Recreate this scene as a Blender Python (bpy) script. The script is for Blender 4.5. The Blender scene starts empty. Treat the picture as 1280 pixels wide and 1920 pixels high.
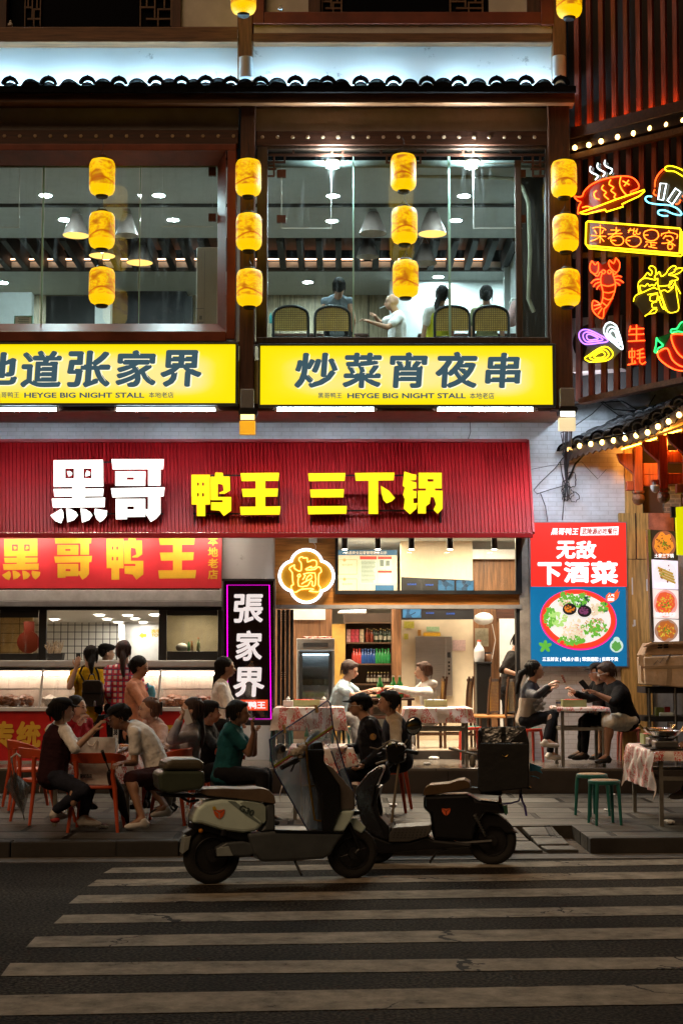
import bpy,bmesh,math,random
import numpy as np
from mathutils import Vector,Matrix,noise
random.seed(7)
C = bpy.context; D = bpy.data; S = C.scene; COL = S.collection
pi = math.pi; R = math.radians
# ---------------------------------------------------------------- camera,world,light,exposure
F,CX,CY,HC = 2900.0,640.0,960.0,1.85
TILT = math.atan(275/2900)
cam = D.cameras.new('camera'); co = D.objects.new('camera', cam); COL.objects.link(co)
co.location = (0,0,HC); co.rotation_euler = (pi/2+TILT,0,0)
cam.sensor_fit = 'VERTICAL'; cam.sensor_height = 36; cam.sensor_width = 24; cam.lens = 36*F/1920
cam.clip_end = 400; cam.clip_start = .1
S.camera = co
w = D.worlds.new('World'); S.world = w; w.use_nodes = True
sky = w.node_tree.nodes.new('ShaderNodeTexSky'); sky.sky_type = 'NISHITA'; sky.sun_disc = False
sky.sun_elevation = R(2); sky.sun_rotation = R(200)
bgn = w.node_tree.nodes['Background']; w.node_tree.links.new(sky.outputs[0], bgn.inputs[0]); bgn.inputs[1].default_value = .002
sun = D.lights.new('sun', 'SUN'); so = D.objects.new('sun', sun); COL.objects.link(so)
sun.energy = 1.0; sun.angle = R(40); sun.color = (1,.64,.36); so.rotation_euler = (R(34),R(-24),0)
S.view_settings.view_transform = 'Standard'; S.view_settings.look = 'None'; S.view_settings.exposure = 0
S.view_settings.gamma = 1; S.view_settings.use_curve_mapping = False
cy = S.cycles
cy.use_denoising = True; cy.max_bounces = 6; cy.diffuse_bounces = 3; cy.glossy_bounces = 3; cy.transparent_max_bounces = 16
cy.sample_clamp_indirect = 4; cy.caustics_reflective = False; cy.caustics_refractive = False
try: cy.denoiser = 'OPENIMAGEDENOISE'; cy.denoising_input_passes = 'RGB_ALBEDO_NORMAL'
except Exception: pass
# ---------------------------------------------------------------- pixel -> world (pixels of the 1280x1920 photograph)
ct,st = math.cos(TILT),math.sin(TILT)
def ray(px,py):
 a,b = (px-CX)/F,(CY-py)/F
 return Vector((a,ct-b*st,st+b*ct))
def at(px,py,Y):
 d = ray(px,py); s = Y/d.y
 return Vector((d.x*s,Y,HC+d.z*s))
def gnd(px,py,z=0.0):
 d = ray(px,py); s = (z-HC)/d.z
 return Vector((d.x*s,d.y*s,z))
def atZ(px,z,Y):
 p = at(px,1235,Y); return Vector((p.x,Y,z))
ZPAV,ZPLAT,ZIN = .15,.466,.6
YU,YW = 20.1,21.5
# ---------------------------------------------------------------- materials
MATS = {}
def nodes(name):
 m = D.materials.new(name); m.use_nodes = True
 nt = m.node_tree; return m, nt, nt.nodes, nt.links, nt.nodes['Principled BSDF']
def mat(name,col,rough=.6,metal=0.,var=.18,vs=6.,bump=0.,bs=40.,coat=0.,spec=None,stretch=None,col2=None,sub=0.,bd=.01,thr=(.35,.65)):
 """principled surface with noise mottling between col and col2 (or a darker col) and optional noise bump"""
 if name in MATS: return MATS[name]
 m,nt,N,L,P = nodes(name)
 tc = N.new('ShaderNodeTexCoord'); mp = N.new('ShaderNodeMapping'); L.new(tc.outputs['Object'], mp.inputs[0])
 if stretch: mp.inputs['Scale'].default_value = stretch
 if var > 0:
  n = N.new('ShaderNodeTexNoise'); n.inputs['Scale'].default_value = vs; n.inputs['Detail'].default_value = 6; n.inputs['Roughness'].default_value = .65
  L.new(mp.outputs[0],n.inputs[0])
  r = N.new('ShaderNodeValToRGB'); L.new(n.outputs[0], r.inputs[0])
  c2 = col2 or [c*(1-var) for c in col]
  r.color_ramp.elements[0].color = (*c2,1); r.color_ramp.elements[1].color = (*[min(1,c*(1+var*.5)) for c in col],1)
  r.color_ramp.elements[0].position,r.color_ramp.elements[1].position = thr
  L.new(r.outputs[0], P.inputs['Base Color'])
  mr = N.new('ShaderNodeMapRange'); mr.inputs[3].default_value = max(.02, rough-.08); mr.inputs[4].default_value = min(1, rough+.1)
  L.new(n.outputs[0], mr.inputs[0]); L.new(mr.outputs[0], P.inputs['Roughness'])
 else:
  P.inputs['Base Color'].default_value = (*col, 1); P.inputs['Roughness'].default_value = rough
 P.inputs['Metallic'].default_value = metal
 if coat: P.inputs['Coat Weight'].default_value = coat; P.inputs['Coat Roughness'].default_value = .08
 if spec is not None: P.inputs['Specular IOR Level'].default_value = spec
 if sub: P.inputs['Subsurface Weight'].default_value = sub; P.inputs['Subsurface Scale'].default_value = .02
 if bump:
  n2 = N.new('ShaderNodeTexNoise'); n2.inputs['Scale'].default_value = bs; n2.inputs['Detail'].default_value = 5
  L.new(mp.outputs[0],n2.inputs[0])
  b = N.new('ShaderNodeBump'); b.inputs['Strength'].default_value = bump; b.inputs['Distance'].default_value = bd
  L.new(n2.outputs[0], b.inputs['Height']); L.new(b.outputs[0], P.inputs['Normal'])
 MATS[name] = m; return m
def emis(name,col,s,base=None):
 if name in MATS: return MATS[name]
 m,nt,N,L,P = nodes(name)
 P.inputs['Base Color'].default_value = (*(base or [c*.5 for c in col]), 1); P.inputs['Roughness'].default_value = .4
 P.inputs['Emission Color'].default_value = (*col, 1); P.inputs['Emission Strength'].default_value = s
 MATS[name] = m; return m
def wood(name, col, rough=.5, axis='x', bump=.25):
 st_ = {'x': (1, 14, 14), 'z': (14, 14, 1), 'y': (14, 1, 14)}[axis]
 return mat(name,col,rough,var=.5,vs=2.2,stretch=st_,bump=bump,bs=6,bd=.006)
def cloth(name,col,rough=.9,bump=.7,bs=9,var=.2):
 return mat(name,col,rough,var=var,vs=12,bump=bump,bs=bs,bd=.035,spec=.2)
def pattern(name,fn,rough=.6,spec=.5):
 """material whose base colour comes from fn(N, L, texcoord)->colour socket"""
 if name in MATS: return MATS[name]
 m, nt, N, L, P = nodes(name); tc = N.new('ShaderNodeTexCoord')
 P.inputs['Roughness'].default_value = rough
 P.inputs['Specular IOR Level'].default_value = spec
 r = fn(N,L,tc,P)
 if r is not None: L.new(r, P.inputs['Base Color'])
 MATS[name] = m; return m
def brick(name, c1, c2, mortar, bw, bh, ms=.02, rough=.5, bump=.4, plane='xz', dirt=None, offset=.5, dv=.02, spec=.5):
 def fn(N,L,tc,P):
  mp = N.new('ShaderNodeMapping'); L.new(tc.outputs['Object'], mp.inputs[0])
  if plane == 'xz': mp.inputs['Rotation'].default_value = (R(-90), 0, 0)
  b = N.new('ShaderNodeTexBrick'); b.inputs['Scale'].default_value = 1; b.offset = offset
  b.inputs['Color1'].default_value = (*c1, 1); b.inputs['Color2'].default_value = (*c2, 1); b.inputs['Mortar'].default_value = (*mortar, 1)
  b.inputs['Brick Width'].default_value = bw; b.inputs['Row Height'].default_value = bh; b.inputs['Mortar Size'].default_value = ms
  b.inputs['Mortar Smooth'].default_value = .3
  L.new(mp.outputs[0],b.inputs[0])
  bp = N.new('ShaderNodeBump'); bp.inputs['Strength'].default_value = bump; bp.inputs['Distance'].default_value = dv; bp.invert = True
  n0 = N.new('ShaderNodeTexNoise'); n0.inputs['Scale'].default_value = 18; n0.inputs['Detail'].default_value = 8; L.new(tc.outputs['Object'], n0.inputs[0])
  ma = N.new('ShaderNodeMath'); ma.operation = 'MULTIPLY_ADD'; ma.inputs[1].default_value = .35
  L.new(n0.outputs[0], ma.inputs[0]); L.new(b.outputs['Fac'], ma.inputs[2]); L.new(ma.outputs[0], bp.inputs['Height'])
  L.new(bp.outputs[0], P.inputs['Normal'])
  n = N.new('ShaderNodeTexNoise'); n.inputs['Scale'].default_value = 1.7; n.inputs['Detail'].default_value = 8; n.inputs['Roughness'].default_value = .7
  L.new(tc.outputs['Object'], n.inputs[0])
  r = N.new('ShaderNodeValToRGB'); L.new(n.outputs[0], r.inputs[0])
  d = dirt or (.55,.5,.45)
  r.color_ramp.elements[0].position = .32; r.color_ramp.elements[0].color = (*d,1); r.color_ramp.elements[1].position = .58; r.color_ramp.elements[1].color = (1,1,1,1)
  mx = N.new('ShaderNodeMix'); mx.data_type = 'RGBA'; mx.blend_type = 'MULTIPLY'; mx.inputs[0].default_value = 1
  L.new(b.outputs[0],mx.inputs[6]); L.new(r.outputs[0],mx.inputs[7])
  return mx.outputs[2]
 return pattern(name,fn,rough,spec)
def glass(name,tint=(.93,.97,.96),refl=.06,rough=.0,streak=0.,haze=0.):
 """thin pane: mostly transparent with a mirror part; streak adds smears of dust"""
 if name in MATS: return MATS[name]
 m,nt,N,L,P = nodes(name)
 out = N['Material Output']
 t = N.new('ShaderNodeBsdfTransparent'); t.inputs[0].default_value = (*tint, 1)
 g = N.new('ShaderNodeBsdfGlossy'); g.inputs['Roughness'].default_value = rough
 lw = N.new('ShaderNodeLayerWeight'); lw.inputs[0].default_value = .3
 ma = N.new('ShaderNodeMath'); ma.operation = 'MULTIPLY_ADD'; ma.inputs[1].default_value = .35; ma.inputs[2].default_value = refl
 L.new(lw.outputs['Fresnel'], ma.inputs[0])
 mx = N.new('ShaderNodeMixShader'); L.new(ma.outputs[0], mx.inputs[0]); L.new(t.outputs[0], mx.inputs[1]); L.new(g.outputs[0], mx.inputs[2])
 last = mx.outputs[0]
 if streak:
  tc = N.new('ShaderNodeTexCoord'); mp = N.new('ShaderNodeMapping'); L.new(tc.outputs['Object'], mp.inputs[0]); mp.inputs['Scale'].default_value = (5, 1, .5)
  n = N.new('ShaderNodeTexNoise'); n.inputs['Scale'].default_value = 2.2; n.inputs['Detail'].default_value = 9; n.inputs['Roughness'].default_value = .75; L.new(mp.outputs[0], n.inputs[0])
  mr = N.new('ShaderNodeMapRange'); mr.inputs[1].default_value = .52; mr.inputs[2].default_value = .8; mr.inputs[3].default_value = haze; mr.inputs[4].default_value = streak; L.new(n.outputs[0], mr.inputs[0])
  df = N.new('ShaderNodeBsdfDiffuse'); df.inputs[0].default_value = (.8, .85, .85, 1)
  tl = N.new('ShaderNodeBsdfTranslucent'); tl.inputs[0].default_value = (.8, .85, .85, 1)
  ad = N.new('ShaderNodeMixShader'); ad.inputs[0].default_value = .6; L.new(df.outputs[0], ad.inputs[1]); L.new(tl.outputs[0], ad.inputs[2])
  m2 = N.new('ShaderNodeMixShader'); L.new(mr.outputs[0], m2.inputs[0]); L.new(last, m2.inputs[1]); L.new(ad.outputs[0], m2.inputs[2]); last = m2.outputs[0]
 L.new(last,out.inputs[0]); MATS[name] = m; return m
# ---------------------------------------------------------------- mesh building
def ico(sub):
 bm = bmesh.new(); bmesh.ops.create_icosphere(bm,subdivisions=sub,radius=1)
 bm.verts.ensure_lookup_table(); v = [x.co.copy() for x in bm.verts]; f = [[q.index for q in p.verts] for p in bm.faces]; bm.free(); return v,f
ICO = {k: ico(k) for k in (1,2,3)}
def frame_of(d):
 d = d.normalized(); a = Vector((0,0,1)) if abs(d.z) < .9 else Vector((1,0,0))
 u = d.cross(a).normalized(); return u,d.cross(u).normalized()
class MB:
 def __init__(s): s.v = []; s.f = []
 def add(s,vs,fs):
  o = len(s.v); s.v += [Vector(p) for p in vs]; s.f += [[i+o for i in f] for f in fs]; return s
 def box(s,x0,x1,y0,y1,z0,z1):
  return s.add([(x0,y0,z0),(x1,y0,z0),(x1,y1,z0),(x0,y1,z0),(x0,y0,z1),(x1,y0,z1),(x1,y1,z1),(x0,y1,z1)],
                     [(0,3,2,1),(4,5,6,7),(0,1,5,4),(1,2,6,5),(2,3,7,6),(3,0,4,7)])
 def obox(s,c,size,M=None):
  b = MB().box(*[q for h in size for q in (-h/2,h/2)]); M = M or Matrix.Identity(3); c = Vector(c)
  return s.add([c+M@p for p in b.v],b.f)
 def prism(s,pts,off):
  pts = [Vector(p) for p in pts]; off = Vector(off); n = len(pts)
  nrm = Vector()
  for i in range(n): nrm += pts[i].cross(pts[(i+1) % n])
  if nrm.dot(off) > 0: pts = pts[::-1]
  return s.add(pts+[p+off for p in pts],[list(range(n)),list(range(2*n-1,n-1,-1))]+[(i,i+n,(i+1) % n+n,(i+1) % n) for i in range(n)])
 def pr(s,px,Y,th):
  return s.prism([at(x,y,Y) for x,y in px],(0,th,0))
 def bx(s,x0,y0,x1,y1,Y,th):
  a = at(x0,y1,Y); b = at(x1,y0,Y); return s.box(a.x,b.x,Y,Y+th,a.z,b.z)
 def tube(s,pts,r,n=8,closed=False,cap=True):
  pts = [Vector(p) for p in pts]; k = len(pts); rs = r if isinstance(r,(list,tuple)) else [r]*k
  rings = []; u = None
  for i,p in enumerate(pts):
   if closed: t = (pts[(i+1) % k]-pts[i-1])
   else: t = pts[min(i+1,k-1)]-pts[max(i-1,0)]
   if t.length < 1e-9: t = Vector((0,0,1))
   t.normalize()
   if u is None: u,_ = frame_of(t)
   else:
    u = u-t*u.dot(t)
    if u.length < 1e-6: u,_ = frame_of(t)
    u.normalize()
   w_ = t.cross(u)
   rings.append([p+(u*math.cos(2*pi*j/n)+w_*math.sin(2*pi*j/n))*rs[i] for j in range(n)])
  vs = [p for q in rings for p in q]; fs = []
  for i in range(k if closed else k-1):
   a,b = i*n,((i+1) % k)*n
   fs += [(a+j,a+(j+1) % n,b+(j+1) % n,b+j) for j in range(n)]
  if cap and not closed: fs += [list(range(n))[::-1],list(range((k-1)*n,k*n))]
  return s.add(vs,fs)
 def cap(s,p0,r0,p1,r1,n=12):
  p0,p1 = Vector(p0),Vector(p1); d = p1-p0
  if d.length < 1e-6: d = Vector((0,0,1e-4)); p1 = p0+d
  t = d.normalized(); pts = []; rs = []
  for a in (-85,-55,-25,0): pts.append(p0+t*r0*math.sin(R(a))); rs.append(r0*math.cos(R(a)))
  for a in (0,25,55,85): pts.append(p1+t*r1*math.sin(R(a))); rs.append(r1*math.cos(R(a)))
  u,w_ = frame_of(t); vs = [p+(u*math.cos(2*pi*j/n)+w_*math.sin(2*pi*j/n))*q for p,q in zip(pts,rs) for j in range(n)]
  k = len(pts); fs = [(i*n+j,i*n+(j+1) % n,(i+1)*n+(j+1) % n,(i+1)*n+j) for i in range(k-1) for j in range(n)]
  return s.add(vs,fs+[list(range(n))[::-1],list(range((k-1)*n,k*n))])
 def ell(s,c,rad,M=None,sub=2):
  v,f = ICO[sub]; M = M or Matrix.Identity(3); c = Vector(c)
  return s.add([c+M@Vector((p.x*rad[0],p.y*rad[1],p.z*rad[2])) for p in v],f)
 def lathe(s,prof,c=(0,0,0),n=24,M=None,cap=True):
  M = M or Matrix.Identity(3); c = Vector(c); k = len(prof)
  vs = [c+M@Vector((r*math.cos(2*pi*j/n),r*math.sin(2*pi*j/n),z)) for r,z in prof for j in range(n)]
  fs = [(i*n+j,i*n+(j+1) % n,(i+1)*n+(j+1) % n,(i+1)*n+j) for i in range(k-1) for j in range(n)]
  if cap: fs += [list(range(n))[::-1],list(range((k-1)*n,k*n))]
  return s.add(vs,fs)
 def grid(s,fn,nu,nv):
  vs = [fn(i/nu,j/nv) for j in range(nv+1) for i in range(nu+1)]
  return s.add(vs,[(j*(nu+1)+i,j*(nu+1)+i+1,(j+1)*(nu+1)+i+1,(j+1)*(nu+1)+i) for j in range(nv) for i in range(nu)])
 def build(s,name,m,parent=None,bevel=0,smooth=False,seg=2,solid=0,origin=None,mods=()):
  me = D.meshes.new(name)
  P = parent
  o0 = Vector(origin) if origin is not None else (wloc(P) if P is not None else None)
  if o0 is None:
   if s.v:
    lo = [min(v[i] for v in s.v) for i in range(3)]; hi = [max(v[i] for v in s.v) for i in range(3)]
    o0 = Vector(((lo[0]+hi[0])/2,(lo[1]+hi[1])/2,lo[2]))
   else: o0 = Vector()
  me.from_pydata([v-o0 for v in s.v],[],s.f); me.update()
  ms = m if isinstance(m,(list,tuple)) else [m]
  for q in ms: me.materials.append(q)
  if smooth:
   me.polygons.foreach_set('use_smooth', [True]*len(me.polygons))
   try: me.set_sharp_from_angle(angle=R(smooth if smooth > 1 else 40))
   except Exception: pass
  ob = D.objects.new(name,me); COL.objects.link(ob); ob.location = o0
  if P is not None: link(ob,P)
  if solid:
   q = ob.modifiers.new('solid', 'SOLIDIFY'); q.thickness = solid; q.offset = 0
  if bevel:
   q = ob.modifiers.new('bevel', 'BEVEL'); q.width = bevel; q.segments = seg; q.limit_method = 'ANGLE'; q.angle_limit = R(35)
   q.use_clamp_overlap = True
  return ob
def link(ob,P):
 loc = ob.location.copy(); ob.parent = P
 pw = Vector(); q = P;
 while q is not None: pw += q.location; q = q.parent
 ob.location = loc-pw
def wloc(o):
 p = Vector()
 while o is not None: p += o.location; o = o.parent
 return p
def tag(o,label,cat,group=None,kind=None):
 if label: o['label'] = label
 if cat: o['category'] = cat
 if group: o['group'] = group
 if kind: o['kind'] = kind
 return o
def thing(name,label,cat,loc=(0,0,0),group=None):
 o = D.objects.new(name,None); COL.objects.link(o); o.location = loc; o.empty_display_size = .2
 C.view_layer.update(); return tag(o,label,cat,group)
def struct(o): o['kind'] = 'structure'; return o
def dup(root,loc,rotz=0,label=None,group=None,scale=None):
 r = root.copy(); COL.objects.link(r); r.location = loc; r.rotation_euler = (0,0,rotz)
 if scale: r.scale = scale
 if label: r['label'] = label
 if group: r['group'] = group
 for ch in list(root.children):
  c = ch.copy(); COL.objects.link(c); c.parent = r
  for g in list(ch.children):
   d = g.copy(); COL.objects.link(d); d.parent = c
 return r
# ---------------------------------------------------------------- lettering
def text_raw(txt,bold=0.,extrude=0.,shear=0.):
 cu = D.curves.new('lettering', 'FONT'); cu.body = txt; cu.size = 1; cu.offset = bold; cu.extrude = extrude; cu.shear = shear
 cu.resolution_u = 3
 ob = D.objects.new('lettering', cu); COL.objects.link(ob); C.view_layer.update()
 dg = C.evaluated_depsgraph_get(); me = D.meshes.new_from_object(ob.evaluated_get(dg))
 v = [p.co.copy() for p in me.vertices]; f = [list(p.vertices) for p in me.polygons]
 D.objects.remove(ob); D.curves.remove(cu); D.meshes.remove(me); return v,f
def text_px(mb,txt,x0,y0,x1,y1,Y,bold=0.,fn=None,shear=0.,n=8):
 """flat lettering whose bounding box fills the pixel box; fn(px,py)->point, default the upright plane at Y;
 bold thickens the strokes by laying copies of the glyphs a hair apart"""
 v,f = text_raw(txt,0,0,shear)
 if not v: return mb
 lx,hx = min(p.x for p in v)-bold,max(p.x for p in v)+bold; ly,hy = min(p.y for p in v)-bold,max(p.y for p in v)+bold
 offs = [(bold*math.cos(2*pi*i/n),bold*math.sin(2*pi*i/n)) for i in range(n)] if bold else [(0,0)]
 for i,(ox,oz) in enumerate(offs):
  out = []
  for p in v:
   px = x0+(p.x+ox-lx)/(hx-lx)*(x1-x0); py = y1-(p.y+oz-ly)/(hy-ly)*(y1-y0)
   out.append((fn(px,py) if fn else at(px,py,Y))+Vector((0,-.0004*i,0)))
  mb.add(out,f)
 return mb
# ================================================================ ground
def asphalt(N,L,tc,P):
 n = N.new('ShaderNodeTexNoise'); n.inputs['Scale'].default_value = 42; n.inputs['Detail'].default_value = 3; L.new(tc.outputs['Object'], n.inputs[0])
 n2 = N.new('ShaderNodeTexNoise'); n2.inputs['Scale'].default_value = .9; n2.inputs['Detail'].default_value = 7; L.new(tc.outputs['Object'], n2.inputs[0])
 r = N.new('ShaderNodeValToRGB'); r.color_ramp.elements[0].position = .42; r.color_ramp.elements[0].color = (.006, .005, .004, 1)
 r.color_ramp.elements[1].position = .64; r.color_ramp.elements[1].color = (.075,.063,.047,1); L.new(n.outputs[0],r.inputs[0])
 r2 = N.new('ShaderNodeValToRGB'); r2.color_ramp.elements[0].position = .35; r2.color_ramp.elements[0].color = (.55, .52, .5, 1); r2.color_ramp.elements[1].position = .65; L.new(n2.outputs[0], r2.inputs[0])
 mx = N.new('ShaderNodeMix'); mx.data_type = 'RGBA'; mx.blend_type = 'MULTIPLY'; mx.inputs[0].default_value = 1
 L.new(r.outputs[0],mx.inputs[6]); L.new(r2.outputs[0],mx.inputs[7])
 b = N.new('ShaderNodeBump'); b.inputs['Strength'].default_value = .9; b.inputs['Distance'].default_value = .012; L.new(n.outputs[0], b.inputs['Height']); L.new(b.outputs[0], P.inputs['Normal'])
 return mx.outputs[2]
M_ASPH = pattern('asphalt', asphalt, .9, .08)
def stripe_paint():
 m, nt, N, L, P = nodes('worn_road_paint')
 tc = N.new('ShaderNodeTexCoord')
 n = N.new('ShaderNodeTexNoise'); n.inputs['Scale'].default_value = 4; n.inputs['Detail'].default_value = 10; n.inputs['Roughness'].default_value = .75; L.new(tc.outputs['Object'], n.inputs[0])
 nb = N.new('ShaderNodeTexNoise'); nb.inputs['Scale'].default_value = 120; nb.inputs['Detail'].default_value = 4; L.new(tc.outputs['Object'], nb.inputs[0])
 r = N.new('ShaderNodeValToRGB'); r.color_ramp.elements[0].position = .3; r.color_ramp.elements[0].color = (.08, .068, .05, 1); r.color_ramp.elements[1].position = .66; r.color_ramp.elements[1].color = (.35, .31, .25, 1); L.new(n.outputs[0], r.inputs[0])
 mp = N.new('ShaderNodeMapping'); mp.inputs['Scale'].default_value = (.55, 1.0, 1); nd = N.new('ShaderNodeTexNoise'); nd.inputs['Scale'].default_value = 5; nd.inputs['Detail'].default_value = 6
 L.new(tc.outputs['Object'], nd.inputs[0]); vm = N.new('ShaderNodeVectorMath'); vm.operation = 'MULTIPLY_ADD'; vm.inputs[1].default_value = (.55, .55, 0)
 L.new(nd.outputs[1], vm.inputs[0]); L.new(tc.outputs['Object'], vm.inputs[2]); L.new(vm.outputs[0], mp.inputs[0])
 v = N.new('ShaderNodeTexVoronoi'); v.feature = 'DISTANCE_TO_EDGE'; v.inputs['Scale'].default_value = .7; L.new(mp.outputs[0], v.inputs[0])
 n3 = N.new('ShaderNodeTexNoise'); n3.inputs['Scale'].default_value = .6; L.new(tc.outputs['Object'], n3.inputs[0])
 th = N.new('ShaderNodeMapRange'); th.inputs[1].default_value = .42; th.inputs[2].default_value = .62; th.inputs[3].default_value = 0; th.inputs[4].default_value = .011; L.new(n3.outputs[0], th.inputs[0])
 lt = N.new('ShaderNodeMath'); lt.operation = 'LESS_THAN'; L.new(v.outputs['Distance'], lt.inputs[0]); L.new(th.outputs[0], lt.inputs[1])
 lt2 = N.new('ShaderNodeMath'); lt2.operation = 'LESS_THAN'; lt2.inputs[1].default_value = .37; L.new(n.outputs[0], lt2.inputs[0])
 lt3 = N.new('ShaderNodeMath'); lt3.operation = 'LESS_THAN'; lt3.inputs[1].default_value = .5; L.new(nb.outputs[0], lt3.inputs[0])
 an = N.new('ShaderNodeMath'); an.operation = 'MULTIPLY'; L.new(lt2.outputs[0], an.inputs[0]); L.new(lt3.outputs[0], an.inputs[1])
 mxm = N.new('ShaderNodeMath'); mxm.operation = 'MAXIMUM'; L.new(lt.outputs[0], mxm.inputs[0]); L.new(an.outputs[0], mxm.inputs[1])
 mx = N.new('ShaderNodeMix'); mx.data_type = 'RGBA'; L.new(mxm.outputs[0], mx.inputs[0]); L.new(r.outputs[0], mx.inputs[6]); mx.inputs[7].default_value = (.03, .027, .024, 1)
 L.new(mx.outputs[2], P.inputs['Base Color']); P.inputs['Roughness'].default_value = .8; P.inputs['Specular IOR Level'].default_value = .08
 b = N.new('ShaderNodeBump'); b.inputs['Strength'].default_value = .5; b.inputs['Distance'].default_value = .006; L.new(nb.outputs[0], b.inputs['Height']); L.new(b.outputs[0], P.inputs['Normal'])
 return m
M_PAINT = stripe_paint()
mb = MB(); mb.add([(-60,-20,0),(60,-20,0),(60,60,0),(-60,60,0)],[(0,1,2,3)])
struct(mb.build('road', M_ASPH, origin=(0, 0, 0)))
mb = MB()
rows = [
 (-60,1610.5,1616,1595,1600),(200,1630,1640,1611,1621),(170,1652,1664,1634,1647),(135,1681,1696,1662,1677),
 (107,1717,1733,1698,1715),(55,1757,1777,1738,1760),(8,1806,1830,1794,1816),(-60,1866,1904,1845,1882)]
for xl,a,b,c,d in rows:
 n = 60; top = []; bot = []
 for i in range(n+1):
  t = i/n; px = xl+(1900-xl)*t; u = px/1280
  jt = noise.noise(Vector((px*.03,a*.3,0)))*.9; jb = noise.noise(Vector((px*.03,b*.3,5)))*.9
  top.append(gnd(px+(0 if i else 12),a+(c-a)*u+jt,.004)); bot.append(gnd(px-(0 if i else 6),b+(d-b)*u+jb,.004))
 k = len(mb.v); mb.v += top+bot; mb.f += [[k+i,k+n+1+i,k+n+2+i,k+i+1][::1] for i in range(n)]
struct(mb.build('crosswalk_marking', M_PAINT, origin=(0, 0, 0)))
def kerbY(x): return 14.62+.055*(x+3.2)
M_PAVE = brick('granite_paving', (.14, .135, .12), (.06, .056, .048), (.008, .007, .005), 1.05, .62, .034, .62, .8, plane='xy', dirt=(.35, .32, .3), dv=.03, spec=.14)
M_KERB = brick('granite_kerb', (.038, .034, .03), (.028, .025, .022), (.015, .014, .013), 1.4, 3, .012, .8, .5, plane='xz', dirt=(.5, .45, .4))
M_STEP = brick('dark_step_granite', (.05, .042, .036), (.04, .034, .03), (.012, .01, .01), .9, 3, .008, .35, .2)
mb = MB(); x0,x1 = -14,16
xa,xb = gnd(955,1600,.0).x,gnd(1090,1590,.0).x; ND = 1.15
for q in ([(x0,kerbY(x0)+.16),(xa,kerbY(xa)+.16),(xa,20.4),(x0,20.4)],[(xa,kerbY(xa)+ND),(xb,kerbY(xb)+ND),(xb,20.4),(xa,20.4)],[(xb,kerbY(xb)+.16),(x1,kerbY(x1)+.16),(x1,20.4),(xb,20.4)]): mb.prism([(a,b,ZPAV) for a,b in q],(0,0,-.13))
pv = mb.build('pavement', M_PAVE, origin=(0, 0, 0)); struct(pv)
kb = MB()
for a,b in ((x0,xa),(xb,x1)):
 n = max(1,int((b-a)/1.45));
 for i in range(n):
  p,q = a+(b-a)*i/n+.004,a+(b-a)*(i+1)/n-.004
  kb.prism([(p,kerbY(p),-.02),(q,kerbY(q),-.02),(q,kerbY(q)+.17,-.02),(p,kerbY(p)+.17,-.02)],(0,0,ZPAV+.024))
struct(kb.build('kerb', M_KERB, origin=(0, 0, 0), bevel=.015))
rb = MB()
rnd = random.Random(11)
for xs,xe,ts in ((xa+.03,xa+.3,(0,.4,1)),(xa+.34,xb-.1,(0,.25,.62,1)),):
 for t0,t1 in zip(ts,ts[1:]):
  def rp(x,t_): return (x+rnd.uniform(-.015,.015)-.12*t_,kerbY(x)+.03+(ND-.05)*t_,.035+.105*t_+rnd.uniform(-.008,.008))
  rb.prism([rp(xs,t0+.02),rp(xe,t0+.02),rp(xe,t1-.02),rp(xs,t1-.02)],(0,0,-.05))
struct(rb.build('ramp_slab', M_PAVE, origin=(0, 0, 0), bevel=.012))
mb = MB(); mb.add([(xa, kerbY(xa), .012), (xb, kerbY(xb), .012), (xb, kerbY(xb)+ND, .02), (xa, kerbY(xa)+ND, .02)], [(0, 1, 2, 3)]); struct(mb.build('dirt_gap', mat('brown_dirt', (.07, .045, .025), .95, var=.5, vs=20, bump=1, bs=30), origin=(0, 0, 0)))
gb = MB(); gb.prism([(x0,kerbY(x0)-.34,0),(x1,kerbY(x1)-.34,0),(x1,kerbY(x1)-.002,0),(x0,kerbY(x0)-.002,0)],(0,0,.008))
struct(gb.build('gutter', mat('gutter_concrete', (.12, .105, .09), .8, var=.4, bump=.4), origin=(0, 0, 0)))
YE = 19.87
M_TERR = brick('terrace_tile', (.16, .14, .12), (.13, .115, .1), (.05, .045, .04), .6, .6, .006, .25, .2, plane='xy', dirt=(.6, .55, .5))
mb = MB(); mb.box(x0, x1, YE, 21.6, .1, ZPLAT); struct(mb.build('terrace', [M_TERR], bevel=.012, origin=(0, 0, 0)))
mb = MB(); mb.box(x0, x1, YE-.004, YE+.02, .12, ZPLAT-.035); struct(mb.build('terrace_riser', M_STEP, origin=(0, 0, 0)))
M_FLOOR = brick('shop_floor_tile', (.62, .55, .45), (.58, .51, .42), (.35, .3, .25), .8, .8, .006, .2, .1, plane='xy', dirt=(.85, .82, .78))
mb = MB(); mb.box(x0, 6.6, 21.62, 31, .3, ZIN); struct(mb.build('shop_floor', M_FLOOR, bevel=.01, origin=(0, 0, 0)))
mb = MB(); mb.box(x0, 6.6, 21.6, 21.618, .3, ZIN-.02); struct(mb.build('threshold_step', M_STEP, origin=(0, 0, 0)))
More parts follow.
